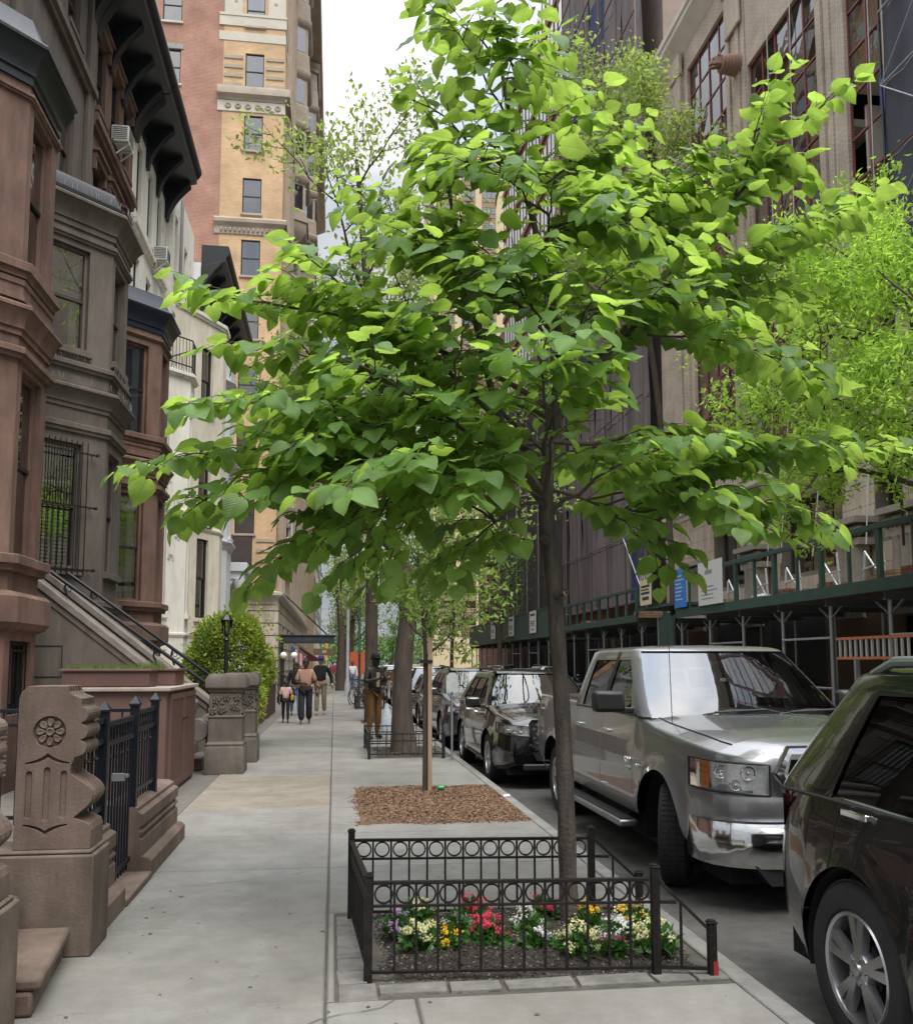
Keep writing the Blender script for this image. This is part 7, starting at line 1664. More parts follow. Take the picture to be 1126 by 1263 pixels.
# ---- silver pickup
def ram_extra(r, S_):
    gt = thing
    # grille: chrome crosshair frame with honeycomb
    pl = [(-.40, .74), (.40, .74), (.50, 1.0), (.44, 1.13), (-.44, 1.13), (-.50, 1.0)]
    g = MB(); P3 = [(x, -.035, z) for x, z in pl]; g.tube(P3+[P3[0], P3[1]], .055, 8); g.bar((-.44, -.05, .985), (.44, -.05, .985), .05, .055).bar((0, -.055, .78), (0, -.055, 1.17), .05, .055); go = g.build('grille', chrome, r)
    g = MB(); g.prism(pl, lambda a, z, c: (a, c, z), -.02, .03)
    go2 = g.build('grille_backing', wellm, go)
    g = MB()
    for i in range(13):
        for j in range(7):
            x = -.36+.06*i+(.03 if j % 2 else 0); z = .81+.052*j; g.tube([(x+.026*math.cos(rad(60*k)), -.03, z+.026*math.sin(rad(60*k))) for k in range(7)], .005, 4, cap=False)
    g.build('grille_mesh', blackpl, go)
    for s_ in (-1, 1): headlamp(r, S_, .56, .42, .835, 1.05, s_, zs=lambda u: .03*u)
    # painted strip and chrome bumper
    def bump(z0, z1, out, m, nm, bulge=.03, y1=.42):
        g = MB()
        for s_ in (-1, 1):
            P = nose(S_, .95); P = [(0, P[0][1])]+[(P[1][0]*k/6, P[1][1]) for k in range(1, 6)]+P[1:]; P = [p for p in P if p[1] <= y1]; n_ = len(P); vs = []
            for v in range(-1, 11):
                vv = min(max(v/9, 0), 1); o_ = out+bulge*math.sin(math.pi*(.08+.84*vv))**.7
                if v in (-1, 10): o_ = 0
                for i, (x, y) in enumerate(P):
                    a = P[max(i-1, 0)]; c = P[min(i+1, n_-1)]; tx, ty = c[0]-a[0], c[1]-a[1]; q = math.hypot(tx, ty) or 1; nx, ny = abs(ty/q), -abs(tx/q); fade = 1-max(0, (y-.2)/(y1-.2))*.7
                    vs.append((s_*(x+nx*o_*fade*.6), y+ny*o_*fade, z0+(z1-z0)*vv))
            g.add(vs, [(j_*n_+i, j_*n_+i+1, (j_+1)*n_+i+1, (j_+1)*n_+i) for j_ in range(11) for i in range(n_-1)])
        return g.build(nm, m, r, smooth=50, fix='weld')
    bump(.655, .825, .03, S_['paint'], 'front_panel', .02, .5); bp = bump(.34, .645, .06, chrome, 'bumper', .06, .5)
    g = MB(); g.prism([(-.72, .36), (-.60, .22), (.60, .22), (.72, .36)], lambda a, z, c: (a, c, z), -.06, .12); g.build('air_dam', blackpl, r)
    g = MB().box(-.42, .42, -.125, -.09, .38, .50); g.build('bumper_intake', blackpl, bp, bevel=.01)
    MB().box(-.155, .155, -.135, -.127, .44, .60).build('number_plate', mat('plate_yellow', (.62, .42, .06), .5), bp, bevel=.004)
    for s_ in (-1, 1):   # running boards
        g = MB(); g.box(s_*1.04-.09, s_*1.04+.09, 1.72, 3.82, .33, .39); rb = g.build('running_board', mat('satin_metal', (.30, .30, .31), .35, metal=.8), r, bevel=.02); MB().box(s_*1.04-.065, s_*1.04+.065, 1.78, 3.76, .391, .398).build('tread_pad', blackpl, rb)
        for y in (2.0, 3.5): MB().box(s_*.9-.1, s_*.9+.1, y, y+.08, .33, .40).build('board_bracket', blackpl, rb)
        g = MB(); g.box(s_*.87-.09, s_*.87+.095, 5.60, 5.732, .85, 1.25); g.build('taillight', redl, r, bevel=.01)
    g = MB().box(-.9, .9, 5.72, 5.84, .48, .68); g.build('rear_bumper', chrome, r, bevel=.02)
    g = MB(); g.box(-.80, .80, 3.98, 5.66, 1.345, 1.37); g.build('bed_cover', blackpl, r)
    f = Fr(-1.006-.0, 0, 0, -1)
    for (bx, s1, z, yy) in (('RAM', .085, .90, 1.83), ('1500', .05, .83, 1.83)):
        M_ = Matrix(((0, 0, -1, -1.012), (-1, 0, 0, yy), (0, 1, 0, z), (0, 0, 0, 1))); text('badge_lettering', bx, s1, M_, chrome, r, depth=.004)
    M_ = Matrix(((0, 0, -1, -1.010), (-1, 0, 0, yy-.27), (0, 1, 0, .88), (0, 0, 0, 1))); text('badge_lettering', 'HEMI', .035, M_, chrome, r, depth=.003)
    MB().tube([(-.80, 1.25, 1.22), (-.80, 1.30, 2.1)], .0035, 5).build('antenna', iron, r)
    MB().box(-.06, .0, 1.95, 1.955, 1.60, 1.63).build('toll_tag', wht, r)
ram = dict(L=5.72, W=2.0, fa=1.0, ra=4.57, wr=.405, ak=1.24, paint=paint('silver_paint', (.235, .235, .245), .7, .36), doors=[1.72, 2.72, 3.72],
    bot=[(0, .62), (.3, .5), (.5, .44), (5.3, .46), (5.72, .55)], top=[(0, 1.05), (.03, 1.08), (.08, 1.105), (.2, 1.135), (.5, 1.17), (1.3, 1.235), (1.75, 1.32), (3.9, 1.35), (5.72, 1.37)],
    plan=[(0, .60), (.015, .68), (.05, .775), (.10, .85), (.18, .915), (.30, .965), (.45, .99), (.65, 1.0), (1, 1.005), (5.2, 1.0), (5.6, .985), (5.72, .96)], crown=[(0, .06), (.1, .09), (.4, .11), (1.3, .085), (1.8, .0), (5.72, .0)], bulge=.0, cexp=5,
    gh=(1.38, 3.88, 2.14, 3.74, 1.30, 1.885, .955, .77), pillars=[(1.86, 2.22), (2.68, 2.66), (2.78, 2.76), (3.52, 3.44)], hz=1.12, handle=chrome, mirror=(1.82, 1.33, 1.12), mirrorm=blackpl, steer=rad(-25), flare=2.2, extra=ram_extra, bow=.14,
    sect=[(0, -.05), (.08, -.015), (.2, 0), (.4, .004), (.55, .0), (.7, -.012), (.85, -.03), (1, -.05)])
car('pickup_truck', 'silver crew cab pickup truck with chrome bumper parked at the kerb', 'pickup truck', ram, 2.64, 6.25)
# ---- SUV shape shared by three cars
def suv_extra(gr='dark', rails=True, plate=True, lamp=(.44, .93, .74, .88)):
    def ex(r, S_):
        H2 = S_['W']/2; L_ = S_['L']
        g = MB(); pl = [(-.42, .56), (.42, .56), (.50, .92), (.46, .97), (-.46, .97), (-.50, .92)]; g.prism(pl, lambda a, z, c: (a, c, z), -.03, .06); go = g.build('grille', blackpl, r, bevel=.01)
        g = MB()
        for j in range(6):
            for i in range(12): x = -.44+.08*i+(.04 if j % 2 else 0); z = .60+.062*j; g.add([(x-.03, -.034, z), (x, -.038, z-.02), (x+.03, -.034, z), (x, -.038, z+.02)], [(0, 1, 2, 3)])
        g.build('grille_mesh', mat('grille_metal', (.16, .16, .17), .35, metal=.7), go, smooth=0, fix=False)
        g = MB(); P3 = [(x*1.02, -.035, z) for x, z in pl]; g.tube(P3+[P3[0]], .012, 6); g.build('grille_trim', S_.get('gtrim', blackpl), go)
        MB().lathe([(0, -.01), (.055, -.008), (.06, 0)], (0, -.04, .80), 'y', 16).build('emblem', chrome, go)
        for s_ in (-1, 1):
            headlamp(r, S_, lamp[0], .36, lamp[2], lamp[3], s_, am=False, zs=lambda u: .05*u)
            g = MB(); g.prism([(.50*s_, .36), (.86*s_, .40), (.84*s_, .52), (.62*s_, .50)], lambda a, z, c: (a, c, z), -.02+.08, .12); g.build('side_intake', blackpl, r)
            zt_ = S_['top'][-1][1]; g = MB(); strip(g, S_, H2*.62, .20, zt_-.20, zt_-.03, s_, front=False, off=.006, zs=lambda u: .03*u); to = g.build('taillight', redl, r, smooth=60, fix=False)
            g = MB(); strip(g, S_, H2*.62, .24, zt_-.035, zt_+.06, s_, front=False, off=.007, u0=.45, zs=lambda u: .03*u); g.build('clear_lens', mat('clear_lens', (.50, .48, .45), .12, metal=.3, coat=1), to, smooth=60, fix=False)
        MB().box(-.6, .6, -.045, .03, .27, .36).build('lower_lip', blackpl, r, bevel=.02)
        g = MB()
        g.prism([(-.40, .40), (.40, .40), (.46, .52), (-.46, .52)], lambda a, z, c: (a, c, z), -.025, .05); g.build('lower_grille', blackpl, r)
        if plate: MB().box(-.155, .155, -.055, -.045, .42, .57).build('number_plate', wht, r, bevel=.004)
        if rails:
            bf, br, rf, rr2, zbt, zr, bw, rw = S_['gh']
            for s_ in (-1, 1):
                g = MB(); g.tube([(s_*(rw-.05), rf+.15, zr+.02), (s_*(rw-.05), rf+.28, zr+.075), (s_*(rw-.05), (rf+rr2)/2, zr+.085), (s_*(rw-.05), rr2-.30, zr+.075), (s_*(rw-.05), rr2-.12, zr+.015)], [.022, .026, .024, .026, .022], 8); g.build('roof_rail', S_.get('railm', blackpl), r)
    return ex
def suvspec(pm_, **k):
    d = dict(L=4.75, W=1.93, fa=.92, ra=3.72, wr=.37, ak=1.16, paint=pm_, doors=[1.38, 2.42, 3.30],
        bot=[(0, .34), (.2, .28), (.5, .25), (4.3, .27), (4.75, .40)], top=[(0, .82), (.04, .88), (.12, .94), (.3, .985), (.8, 1.045), (1.25, 1.12), (1.8, 1.10), (3.6, 1.12), (4.3, 1.14), (4.68, 1.13), (4.75, 1.06)],
        plan=[(0, .76), (.04, .82), (.12, .875), (.28, .93), (.6, .98), (1, 1.0), (3.8, 1.0), (4.3, .975), (4.6, .91), (4.75, .80)], crown=[(0, .01), (.3, .05), (1.2, .05), (1.5, .0), (4.75, .0)], bulge=.012,
        gh=(1.02, 4.62, 2.02, 3.95, 1.06, 1.60, .88, .65), pillars=[(1.62, 2.20), (2.38, 2.40), (2.46, 2.46), (3.24, 3.16), (3.34, 3.24), (4.05, 3.66)], hz=.98, mirror=(1.55, 1.08, .95), bow=.22, extra=suv_extra(), cladding=False, interior=False)
    d.update(k); return d
dg_ = paint('dark_green_black_paint', (.011, .012, .0115), .35, .18); bk_ = paint('gloss_black_paint', (.006, .006, .007), .2, .12); gy_ = paint('grey_metallic_paint', (.075, .078, .085), .6, .25); sv_ = paint('pale_silver_paint', (.35, .36, .38), .7, .3); wt_ = paint('white_car_paint', (.62, .62, .62), .0, .3)
car('parked_suv', 'very dark green SUV whose rear quarter fills the right edge', 'SUV', suvspec(dg_, L=4.8, wr=.385, ra=3.80, doors=[1.38, 2.55, 3.98], pillars=[(1.62, 2.10), (2.38, 2.40), (2.46, 2.46), (3.24, 3.20), (3.34, 3.30), (4.08, 3.86)], gh=(1.08, 4.66, 1.92, 4.18, 1.09, 1.70, .88, .68), railm=mat('rail_grey_green', (.13, .16, .14), .4), handle=chrome, hz=1.07, spokes=5), 2.34, .22)
car('parked_suv', 'glossy black SUV with diamond mesh grille parked behind the silver pickup', 'SUV', suvspec(bk_, handle=chrome, gtrim=blackpl), 2.27, 12.75)
car('parked_suv', 'dark grey SUV parked behind the glossy black one', 'SUV', suvspec(gy_, gtrim=chrome), 2.22, 18.4)
def sedan(pm_, **k):
    d = suvspec(pm_, L=4.7, W=1.84, wr=.33, top=[(0, .66), (.05, .72), (.3, .80), (1.3, .93), (1.8, .93), (3.6, .95), (4.6, .97), (4.7, .90)], gh=(1.25, 4.0, 2.0, 3.35, .90, 1.43, .83, .63), hz=.80, mirror=(1.75, .93, .8),
        pillars=[(1.85, 2.2), (2.5, 2.5), (2.57, 2.57), (3.3, 3.15)], extra=suv_extra(rails=False, lamp=(.48, .86, .58, .73)), bot=[(0, .26), (.3, .2), (4.3, .22), (4.7, .34)]); d.update(k); return d
car('parked_car', 'black saloon car, third vehicle behind the pickup', 'car', sedan(bk_), 2.25, 24.0)
car('parked_suv', 'pale silver SUV parked beyond the black saloon', 'SUV', suvspec(sv_), 2.25, 29.6)
rowc = [(suvspec(bk_), 'parked_suv', 'SUV', 'black SUV halfway down the kerb'), (sedan(gy_), 'parked_car', 'car', 'grey saloon halfway down the kerb'), (suvspec(wt_), 'parked_suv', 'SUV', 'white SUV well down the left kerb'), (sedan(sv_), 'parked_car', 'car', 'silver saloon well down the left kerb'), (suvspec(gy_), 'parked_suv', 'SUV', 'small-looking grey SUV near the end of the left kerb'), (sedan(wt_), 'parked_car', 'car', 'white saloon last in the left kerb row')]
for i, (sp__, nm, ct_, lb) in enumerate(rowc): car(nm, lb, ct_, sp__, 2.25, 35.4+6.2*i)
for i, (sp__, nm, ct_, lb, y) in enumerate(((suvspec(wt_), 'parked_suv', 'SUV', 'white SUV across the road behind the pickup bed', 22.0), (sedan(gy_), 'parked_car', 'car', 'dark saloon across the road under the first shed', 28.2), (suvspec(bk_), 'parked_suv', 'SUV', 'black SUV across the road by the second shed', 40.0), (sedan(sv_), 'parked_car', 'car', 'silver saloon across the road by the second shed', 46.5), (suvspec(gy_), 'parked_suv', 'SUV', 'grey SUV across the road by the solid shed panels', 53.0), (suvspec(paint('taxi_orange_paint', (.62, .25, .02), 0, .3)), 'taxi', 'taxi', 'orange-yellow taxi driving far down the road', 76))):
    car(nm, lb, ct_, sp__, 9.25 if y < 70 else 6.0, y)
# ================================================================ PEOPLE
def skinmesh(name, J, E_, R_, m, parent, sub=2, label=None):
    me = bpy.data.meshes.new(name); keys = list(J); idx = {k: i for i, k in enumerate(keys)}
    me.from_pydata([tuple(J[k]) for k in keys], [(idx[a], idx[b]) for a, b in E_], [])
    ob = bpy.data.objects.new(name, me); col.objects.link(ob); sk = ob.modifiers.new('s', 'SKIN'); sk.use_smooth_shade = True
    for i, k in enumerate(keys):
        r = R_[k]; me.skin_vertices[0].data[i].radius = r if isinstance(r, tuple) else (r, r)
    me.skin_vertices[0].data[0].use_root = True
    ss = ob.modifiers.new('u', 'SUBSURF'); ss.levels = sub; ss.render_levels = sub
    dg = bpy.context.evaluated_depsgraph_get(); m2_ = bpy.data.meshes.new_from_object(ob.evaluated_get(dg)); ob.modifiers.clear(); ob.data = m2_; m2_.materials.clear(); m2_.materials.append(m)
    m2_.polygons.foreach_set('use_smooth', [True]*len(m2_.polygons)); ob.parent = parent; tag(ob, label); return ob
def person(label, x, y, H, face, skin_, hair, top, legs, shoe, pose, wide=1.0, sleeves='long', cap=None, flare=1.0, beard=False):
    t = thing('person', label, 'person', (0, 0, 0)); k = H/1.75
    J = dict(pel=(0, 0, .97), wai=(0, -.01, 1.10), che=(0, .0, 1.30), nek=(0, .01, 1.47), neck2=(0, .0, 1.53), hd=(0, -.015, 1.62), hdt=(0, -.01, 1.69),
             shl=(-.17, .01, 1.42), shr=(.17, .01, 1.42), ell=(-.235, .02, 1.14), elr=(.235, .02, 1.14), wrl=(-.25, -.08, .90), wrr=(.25, -.08, .90),
             hil=(-.095, 0, .92), hir=(.095, 0, .92), knl=(-.10, -.02, .50), knr=(.10, -.02, .50), anl=(-.10, .03, .09), anr=(.10, .03, .09), tol=(-.11, -.13, .035), tor=(.11, -.13, .035))
    J.update(pose); w = wide
    RB = dict(pel=(.135*w, .10*w), wai=(.115*w, .085*w), che=(.135*w, .09*w), nek=(.055, .055), neck2=(.05, .05), hd=(.080, .095), hdt=(.066, .078), shl=.062, shr=.062, ell=.042, elr=.042, wrl=.026, wrr=.026, hil=.082*w, hir=.082*w, knl=.056, knr=.056, anl=.036, anr=.036, tol=.03, tor=.03)
    E_ = [('pel', 'wai'), ('wai', 'che'), ('che', 'nek'), ('nek', 'neck2'), ('neck2', 'hd'), ('hd', 'hdt'), ('che', 'shl'), ('che', 'shr'), ('shl', 'ell'), ('shr', 'elr'), ('ell', 'wrl'), ('elr', 'wrr'), ('pel', 'hil'), ('pel', 'hir'), ('hil', 'knl'), ('hir', 'knr'), ('knl', 'anl'), ('knr', 'anr'), ('anl', 'tol'), ('anr', 'tor')]
    sm_ = mat('skin_'+skin_[0], skin_[1], .5, var=.08); bd = skinmesh('body', J, E_, RB, sm_, t)
    # hands: palm and five fingers, joined into the body mesh; face features
    b = MB()
    for s_, wk, ek in ((-1, 'wrl', 'ell'), (1, 'wrr', 'elr')):
        wv = Vector(J[wk]); d = unit(wv-Vector(J[ek])); sd_ = unit(d.cross(Vector((0, 1, .2)))); nn_ = unit(d.cross(sd_)); p = wv+d*.045
        b.tube([wv-d*.01, p, p+d*.045], [.026, .036, .030], 8)
        for q in range(4):
            o_ = sd_*(.024-.016*q); l_ = (.068, .075, .07, .055)[q]; b.tube([p+d*.04+o_, p+d*(.04+l_*.5)+o_-nn_*.008, p+d*(.04+l_*.85)+o_-nn_*.028], [.0095, .009, .007], 6)
        b.tube([p-d*.02+sd_*.028, p+d*.015+sd_*.05-nn_*.01, p+d*.045+sd_*.052-nn_*.02], [.012, .010, .008], 6)
    hc = Vector(J['hd']); fd = unit(Vector((hc.x-J['hdt'][0]*1.0, -1, 0))) if False else Vector((0, -1, 0))
    b.tube([hc+Vector((0, -.088, .02)), hc+Vector((0, -.112, -.012)), hc+Vector((0, -.098, -.022))], [.010, .016, .012], 6)
    for s_ in (-1, 1): b.add(*ico(hc.x+s_*.084, hc.y+.01, hc.z, .014, .022, .032)); b.add(*ico(hc.x+s_*.032, hc.y-.083, hc.z+.022, .014, .010, .008), 1)
    b.add(*ico(hc.x, hc.y-.088, hc.z-.05, .026, .010, .008), 2)
    me0 = bd.data; vs = [tuple(v.co) for v in me0.vertices]; n0 = len(vs); fs = [tuple(p.vertices) for p in me0.polygons]+[tuple(i+n0 for i in f) for f in b.f]; mi = [0]*len(me0.polygons)+b.m
    me1 = bpy.data.meshes.new('body'); me1.from_pydata(vs+b.v, [], fs); [me1.materials.append(q) for q in (sm_, mat('eye_dark', (.02, .015, .012), .3), mat('lips', tuple(c*.7 for c in skin_[1]), .5))]; me1.polygons.foreach_set('material_index', mi); me1.polygons.foreach_set('use_smooth', [True]*len(fs)); bd.data = me1
    # trousers
    ks = ['pel', 'hil', 'hir', 'knl', 'knr', 'anl', 'anr']; RT = {q: (tuple(v_*1.12 for v_ in RB[q]) if isinstance(RB[q], tuple) else RB[q]*1.18) for q in ks}; RT['knl'] = RT['knr'] = .07*flare; RT['anl'] = RT['anr'] = .052*flare**2
    JT = {q: J[q] for q in ks}; JT['pel'] = (J['pel'][0], J['pel'][1], J['pel'][2]+.05)
    for q in ('anl', 'anr'): JT[q] = (J[q][0], J[q][1], J[q][2]+(.0 if flare > 1 else .03))
    skinmesh('trousers', JT, [('pel', 'hil'), ('pel', 'hir'), ('hil', 'knl'), ('hir', 'knr'), ('knl', 'anl'), ('knr', 'anr')], RT, legs, t)
    # top
    JS = {q: J[q] for q in ('pel', 'wai', 'che', 'nek', 'shl', 'shr')}; JS['pel'] = (J['pel'][0], J['pel'][1], J['pel'][2]+.02); JS['nek'] = (J['nek'][0], J['nek'][1]-.008, J['nek'][2]-.02)
    RS = dict(pel=(.16*w, .125*w), wai=(.145*w, .11*w), che=(.158*w, .122*w), nek=(.088, .085), shl=.078, shr=.078); ES = [('pel', 'wai'), ('wai', 'che'), ('che', 'nek'), ('che', 'shl'), ('che', 'shr')]
    for s_ in 'lr':
        JS['el'+s_] = J['el'+s_]; RS['el'+s_] = .062 if sleeves != 'half' else .075; ES.append(('sh'+s_, 'el'+s_))
        if sleeves == 'long': a = Vector(J['el'+s_]); c = Vector(J['wr'+s_]); JS['wr'+s_] = tuple(a.lerp(c, .94)); RS['wr'+s_] = .042; ES.append(('el'+s_, 'wr'+s_))
    tp_ = skinmesh('shirt' if sleeves != 'long' else 'jacket', JS, ES, RS, top, t)
    for s_ in 'lr': skinmesh('shoe', {'a': (J['an'+s_][0], J['an'+s_][1]+.03, .05), 'b': (J['an'+s_][0], J['an'+s_][1]-.04, .05), 'c': J['to'+s_]}, [('a', 'b'), ('b', 'c')], dict(a=.042, b=.045, c=.036), shoe, t, 1)
    # hair / cap
    g = MB(); hz = hc+Vector((0, .012, .045)); pr = [(.098*math.cos(rad(a)), .105*math.sin(rad(a))) for a in range(-20, 91, 11)]; g.lathe(pr, (hz.x, hz.y+.012, hz.z), 'z', 18, squash=(.92, 1.05)); g.add(*ico(hz.x, hz.y+.05, hz.z-.04, .075, .055, .09))
    if hair[2] == 'bun': g.add(*ico(hz.x, hz.y+.06, hz.z+.09, .06, .06, .055))
    if hair[2] == 'long': g.add(*ico(hz.x, hz.y+.07, hz.z-.12, .09, .05, .14))
    if beard: g.add(*ico(hc.x, hc.y-.055, hc.z-.075, .055, .045, .035))
    g.build('hair', mat('hair_'+hair[0], hair[1], .7), t, smooth=60)
    if cap:
        g = MB(); g.lathe([(.108, -.01), (.108, .02), (.098, .075), (.06, .115), (.012, .128), (0, .13)], (hz.x, hz.y, hz.z+.012), 'z', 20, squash=(.92, 1.05))
        vs = []
        for i in range(9): a = rad(-70+17.5*i); vs.append((hz.x+.085*math.sin(a), hz.y-.09-.075*math.cos(a)**.6-.0, hz.z+.012)); vs.append((hz.x+.092*math.sin(a), hz.y-.06*math.cos(a), hz.z+.022))
        g.add(vs+[(v[0], v[1], v[2]+.008) for v in vs], [(2*i, 2*i+2, 2*i+3, 2*i+1) for i in range(8)]+[(18+2*i, 18+2*i+1, 18+2*i+3, 18+2*i+2) for i in range(8)]+[(2*i, 18+2*i, 20+2*i, 2*i+2) for i in range(8)]); g.build('cap', cap, t, smooth=50)
    t.scale = (k, k, k); t.rotation_euler = (0, 0, face); t.location = (x, y, 0); return t, J, k
dk = ('dark', (.075, .038, .024)); md_ = ('medium', (.20, .105, .07)); lt_ = ('light', (.42, .26, .19))
tanshirt = mat('tan_shirt', (.36, .205, .145), .85, var=.12, scale=30); denimb = mat('black_denim', (.018, .019, .026), .85, var=.2); jeans = mat('blue_jeans', (.10, .17, .30), .85, var=.2); khaki = mat('khaki_cloth', (.30, .24, .165), .85, var=.1); blackc = mat('black_cloth', (.010, .011, .014), .85, var=.3); pinkc = mat('pale_pink_cloth', (.60, .40, .36), .85, var=.06)
bomber = mat('charcoal_bomber', (.028, .026, .024), .6, var=.3, scale=20); brownp = mat('brown_chinos', (.175, .085, .028), .85, var=.1); shw = mat('white_shoes', (.6, .58, .55), .6); shb = mat('dark_shoes', (.02, .02, .022), .5); shn = mat('nude_shoes', (.45, .30, .22), .6)
walkA = dict(knl=(-.10, -.10, .52), anl=(-.10, -.10, .10), tol=(-.11, -.26, .07), knr=(.10, .02, .50), anr=(.10, .16, .12), tor=(.11, .02, .035))
walkB = dict(knr=(.10, -.10, .52), anr=(.10, -.10, .10), tor=(.11, -.26, .07), knl=(-.10, .02, .50), anl=(-.10, .16, .12), tol=(-.11, .02, .035))
p1, _, _ = person('woman in a tan half-sleeved shirt and wide black trousers walking towards us', -.74, 24.7, 1.70, 0, dk, ('black', (.012, .01, .01), 'bun'), tanshirt, denimb, shn, dict(walkA, wrl=(-.06, -.24, 1.10), ell=(-.24, -.02, 1.14), wrr=(.30, -.03, .88), elr=(.26, .03, 1.14)), wide=1.18, sleeves='half', flare=1.32)
g, Jg, kg = person('small girl in a pink top and dark open cardigan holding a yellow bag', -1.27, 25.1, 1.13, 0, dk, ('black', (.012, .01, .01), 'bun'), pinkc, blackc, shb, dict(walkB, hd=(0, -.015, 1.60), hdt=(0, -.01, 1.70), wrr=(.24, -.10, 1.0), elr=(.24, .0, 1.16)), wide=1.02, sleeves='half')
_l = g.location.copy(); g.location = (0, 0, 0); b = MB()
for s_ in (-1, 1):
    b.tube([(s_*.17, .03, 1.44), (s_*.24, .04, 1.25), (s_*.29, .04, 1.0), (s_*.30, .05, .82)], [.05, .075, .085, .05], 8); b.tube([(s_*.12, .09, 1.45), (s_*.14, .12, 1.15), (s_*.16, .12, .85)], [.04, .09, .07], 8)
b.build('cardigan', blackc, g, smooth=50); g.location = _l
hb = thing('handbag', 'small yellow bag held by the girl in pink', 'bag', (-1.08, 24.95, .55)); MB().add(*ico(-1.09, 24.95, .68, .055, .04, .09)).build('bag', mat('yellow_bag', (.62, .45, .05), .6), hb); MB().tube([(-1.12, 24.95, .74), (-1.1, 24.95, .82), (-1.07, 24.95, .74)], .007, 5).build('strap', MATS['yellow_bag'], hb)
person('woman in blue jeans partly hidden behind the woman in tan', -1.16, 28.6, 1.62, .15, md_, ('dark_brown', (.02, .013, .01), 'long'), blackc, jeans, shb, walkB, sleeves='long')
person('man in a blue cap, black jacket and khaki trousers walking towards us', -.40, 28.9, 1.80, -.1, lt_, ('brown', (.05, .035, .025), 's'), blackc, khaki, shw, dict(walkA, wrr=(.34, -.02, .93), elr=(.30, .05, 1.16)), wide=1.12, cap=mat('blue_cap', (.03, .04, .22), .7), flare=1.15)
p5, J5, k5 = person('man in a dark bomber jacket and brown trousers looking down at his phone', 0.86, 19.75, 1.80, rad(38), dk, ('black', (.012, .01, .01), 's'), bomber, brownp, mat('brown_boots', (.06, .03, .018), .6), dict(hd=(0, -.05, 1.60), hdt=(0, -.045, 1.67), ell=(-.25, -.02, 1.16), elr=(.25, -.02, 1.16), wrl=(-.09, -.27, 1.24), wrr=(.08, -.28, 1.23), knl=(-.11, -.03, .5), anl=(-.13, .02, .09), tol=(-.16, -.13, .035)), wide=1.12, cap=blackc, beard=True)
_l = p5.location.copy(); p5.location = (0, 0, 0); b = MB(); b.box(-.045, .045, -.125, -.11, 1.06, 1.36, 0); b.build('undershirt', mat('cream_shirt', (.34, .28, .20), .85), p5, bevel=.01)
MB().lathe([(.165, 0), (.17, .02), (.165, .04)], (0, 0, .97), 'z', 20, squash=(1, .78)).build('belt', blackc, p5); p5.location = _l
M5 = Matrix.Translation((0.86, 19.75, 0)) @ Matrix.Rotation(rad(38), 4, 'Z')
c5 = M5 @ Vector((0, -.42, 1.30)); ph = thing('phone', 'dark phone held up by the man in the bomber jacket', 'phone', tuple(c5)); g = MB(); g.box(-.038, .038, -.006, .006, -.07, .07); g.xf(Matrix.Translation(c5) @ Matrix.Rotation(rad(38), 4, 'Z') @ Matrix.Rotation(rad(-40), 4, 'X')); g.build('case', blackpl, ph, bevel=.006)
bgx = thing('shopping_bag', 'white plastic shopping bag beside the legs of the man by the tree', 'bag', (1.12, 19.6, .2)); b = MB(); b.lathe([(.0, .12), (.10, .13), (.13, .25), (.12, .45), (.06, .62), (.02, .75)], (1.12, 19.6, 0), nseg=14, squash=(1, .6)); b.build('bag', mat('plastic_bag', (.60, .66, .70), .4, var=.1, scale=20, bump=.6), bgx)
for i, (x, y, h_, tp_, lg_, lb) in enumerate(((1.0, 50, 1.7, mat('white_shirt', (.6, .62, .66), .8), jeans, 'distant person in a white shirt beyond the bicycles'), (-.9, 60, 1.75, blackc, denimb, 'distant person in black walking past the canopy'), (-.1, 66, 1.7, mat('red_shirt', (.35, .06, .05), .8), khaki, 'distant person in a red top'), (.2, 74, 1.75, jeans, blackc, 'distant person in blue near the cross street'))):
    person(lb, x, y, h_, .2*i, lt_ if i % 2 else md_, ('brown', (.05, .035, .025), 's'), tp_, lg_, shb, walkA if i % 2 else walkB)
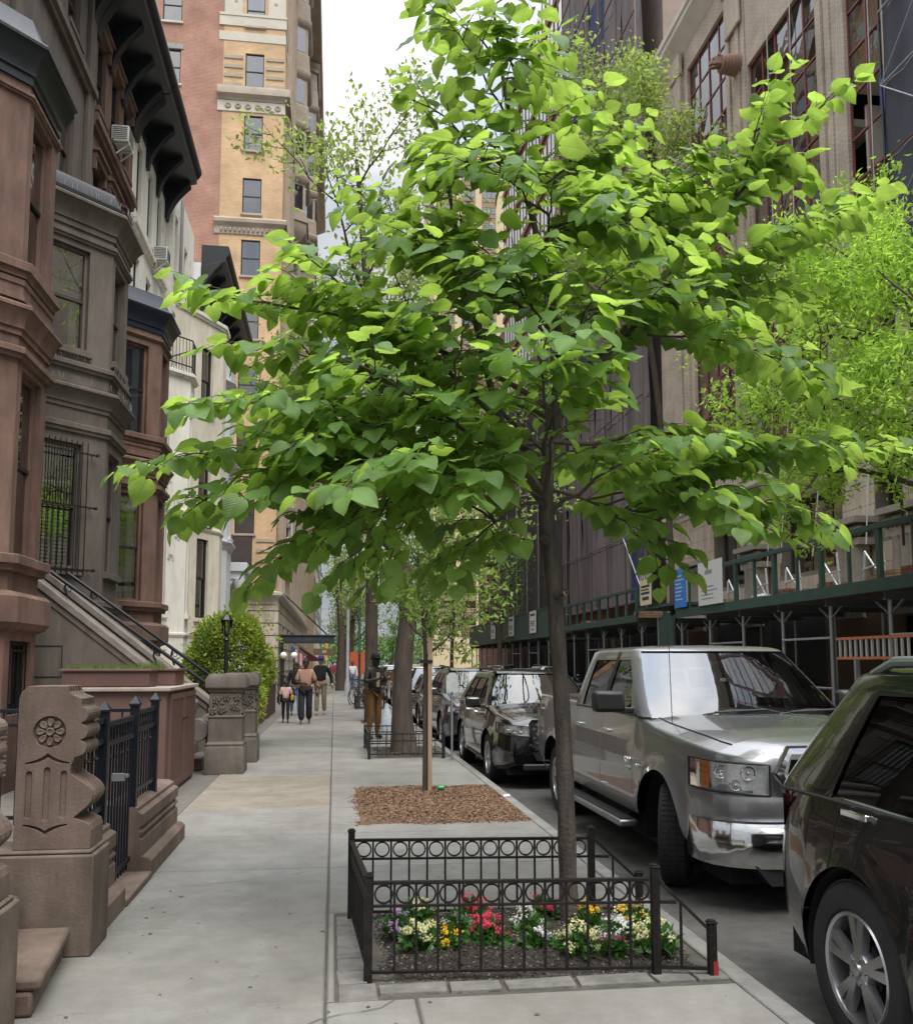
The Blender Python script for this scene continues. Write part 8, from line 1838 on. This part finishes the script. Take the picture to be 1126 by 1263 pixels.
# ================================================================ BICYCLES
def bicycle(x, y, rz, m, lb):
    t = thing('bicycle', lb, 'bicycle', (0, 0, 0), 'bicycles parked by the kerb'); R_ = .33
    for yy in (-.52, .52):
        b = MB(); b.tube([(0, yy+R_*math.cos(a), R_+R_*math.sin(a)) for a in np.linspace(0, 6.2832, 29)], .018, 6); w_ = b.build('wheel', tyrem, t)
        b = MB()
        for k in range(14): a = k*math.pi/7; b.tube([(0, yy, R_), (0, yy+.31*math.cos(a), R_+.31*math.sin(a))], .002, 3, cap=False)
        b.tube([(0, yy+.305*math.cos(a), R_+.305*math.sin(a)) for a in np.linspace(0, 6.2832, 25)], .008, 4); b.build('spokes', chrome, w_)
    b = MB(); bb_ = (0, .05, .28); st_ = (0, .22, .78); hd_ = (0, -.38, .82); hb_ = (0, -.41, .68)
    for a, c in ((bb_, st_), (st_, hd_), (hb_, bb_), ((0, .52, R_), st_), ((0, .52, R_), bb_), (hd_, (0, -.52, R_)), (hd_, (0, -.36, .98))): b.tube([a, c], .018, 8)
    b.build('frame', m, t); b = MB(); b.tube([(-.28, -.30, 1.0), (-.2, -.38, .99), (0, -.37, .98), (.2, -.38, .99), (.28, -.30, 1.0)], .013, 6); b.build('handlebar', blackpl, t)
    MB().add(*ico(0, .26, .88, .07, .14, .035)).build('saddle', blackpl, t); b = MB(); b.lathe([(.09, -.01), (.09, .01)], bb_, 'x', 18); b.bar((0.05, .05, .28), (.05, .05, .12), .02, .02); b.bar((-.05, .05, .28), (-.05, .05, .44), .02, .02); b.build('crank', chrome, t)
    b = MB(); b.box(-.16, .16, -.62, -.42, .78, .98); b.build('basket', mat('basket_dark', (.03, .03, .03), .7), t) if rz > 0 else None
    t.location = (x, y, 0); t.rotation_euler = (rad(5), 0, rz)
for i, (x, y, rz, m, lb) in enumerate(((1.0, 35.0, .5, iron, 'black bicycle with a front basket nearest of the parked bicycles'), (1.35, 35.3, -.3, mat('bike_red', (.25, .02, .02), .4), 'red bicycle leaning between the black and the grey ones'), (1.05, 36.3, -.6, mat('bike_grey', (.2, .2, .21), .4), 'grey bicycle behind the red one'), (1.5, 36.6, .7, mat('bike_blue', (.03, .06, .16), .4), 'dark blue bicycle with a basket by the kerb'), (1.1, 37.6, -.2, iron, 'black bicycle farthest along the kerb'))): bicycle(x, y, rz, m, lb)
t = thing('parking_sign', 'grey parking notice plate on a slim pole by the dark grey SUV', 'sign', (2.05, 16.0, 0)); MB().tube([(1.95, 15.2, 0), (1.95, 15.2, 1.35)], .02, 6).build('pole', galv, t)
MB().prism([(1.85, 1.12), (2.05, 1.12), (2.05, 1.38), (1.99, 1.44), (1.91, 1.44), (1.85, 1.38)], lambda a, z, c: (a, c, z), 15.16, 15.175).build('plate', mat('plate_grey', (.4, .42, .4), .6), t)
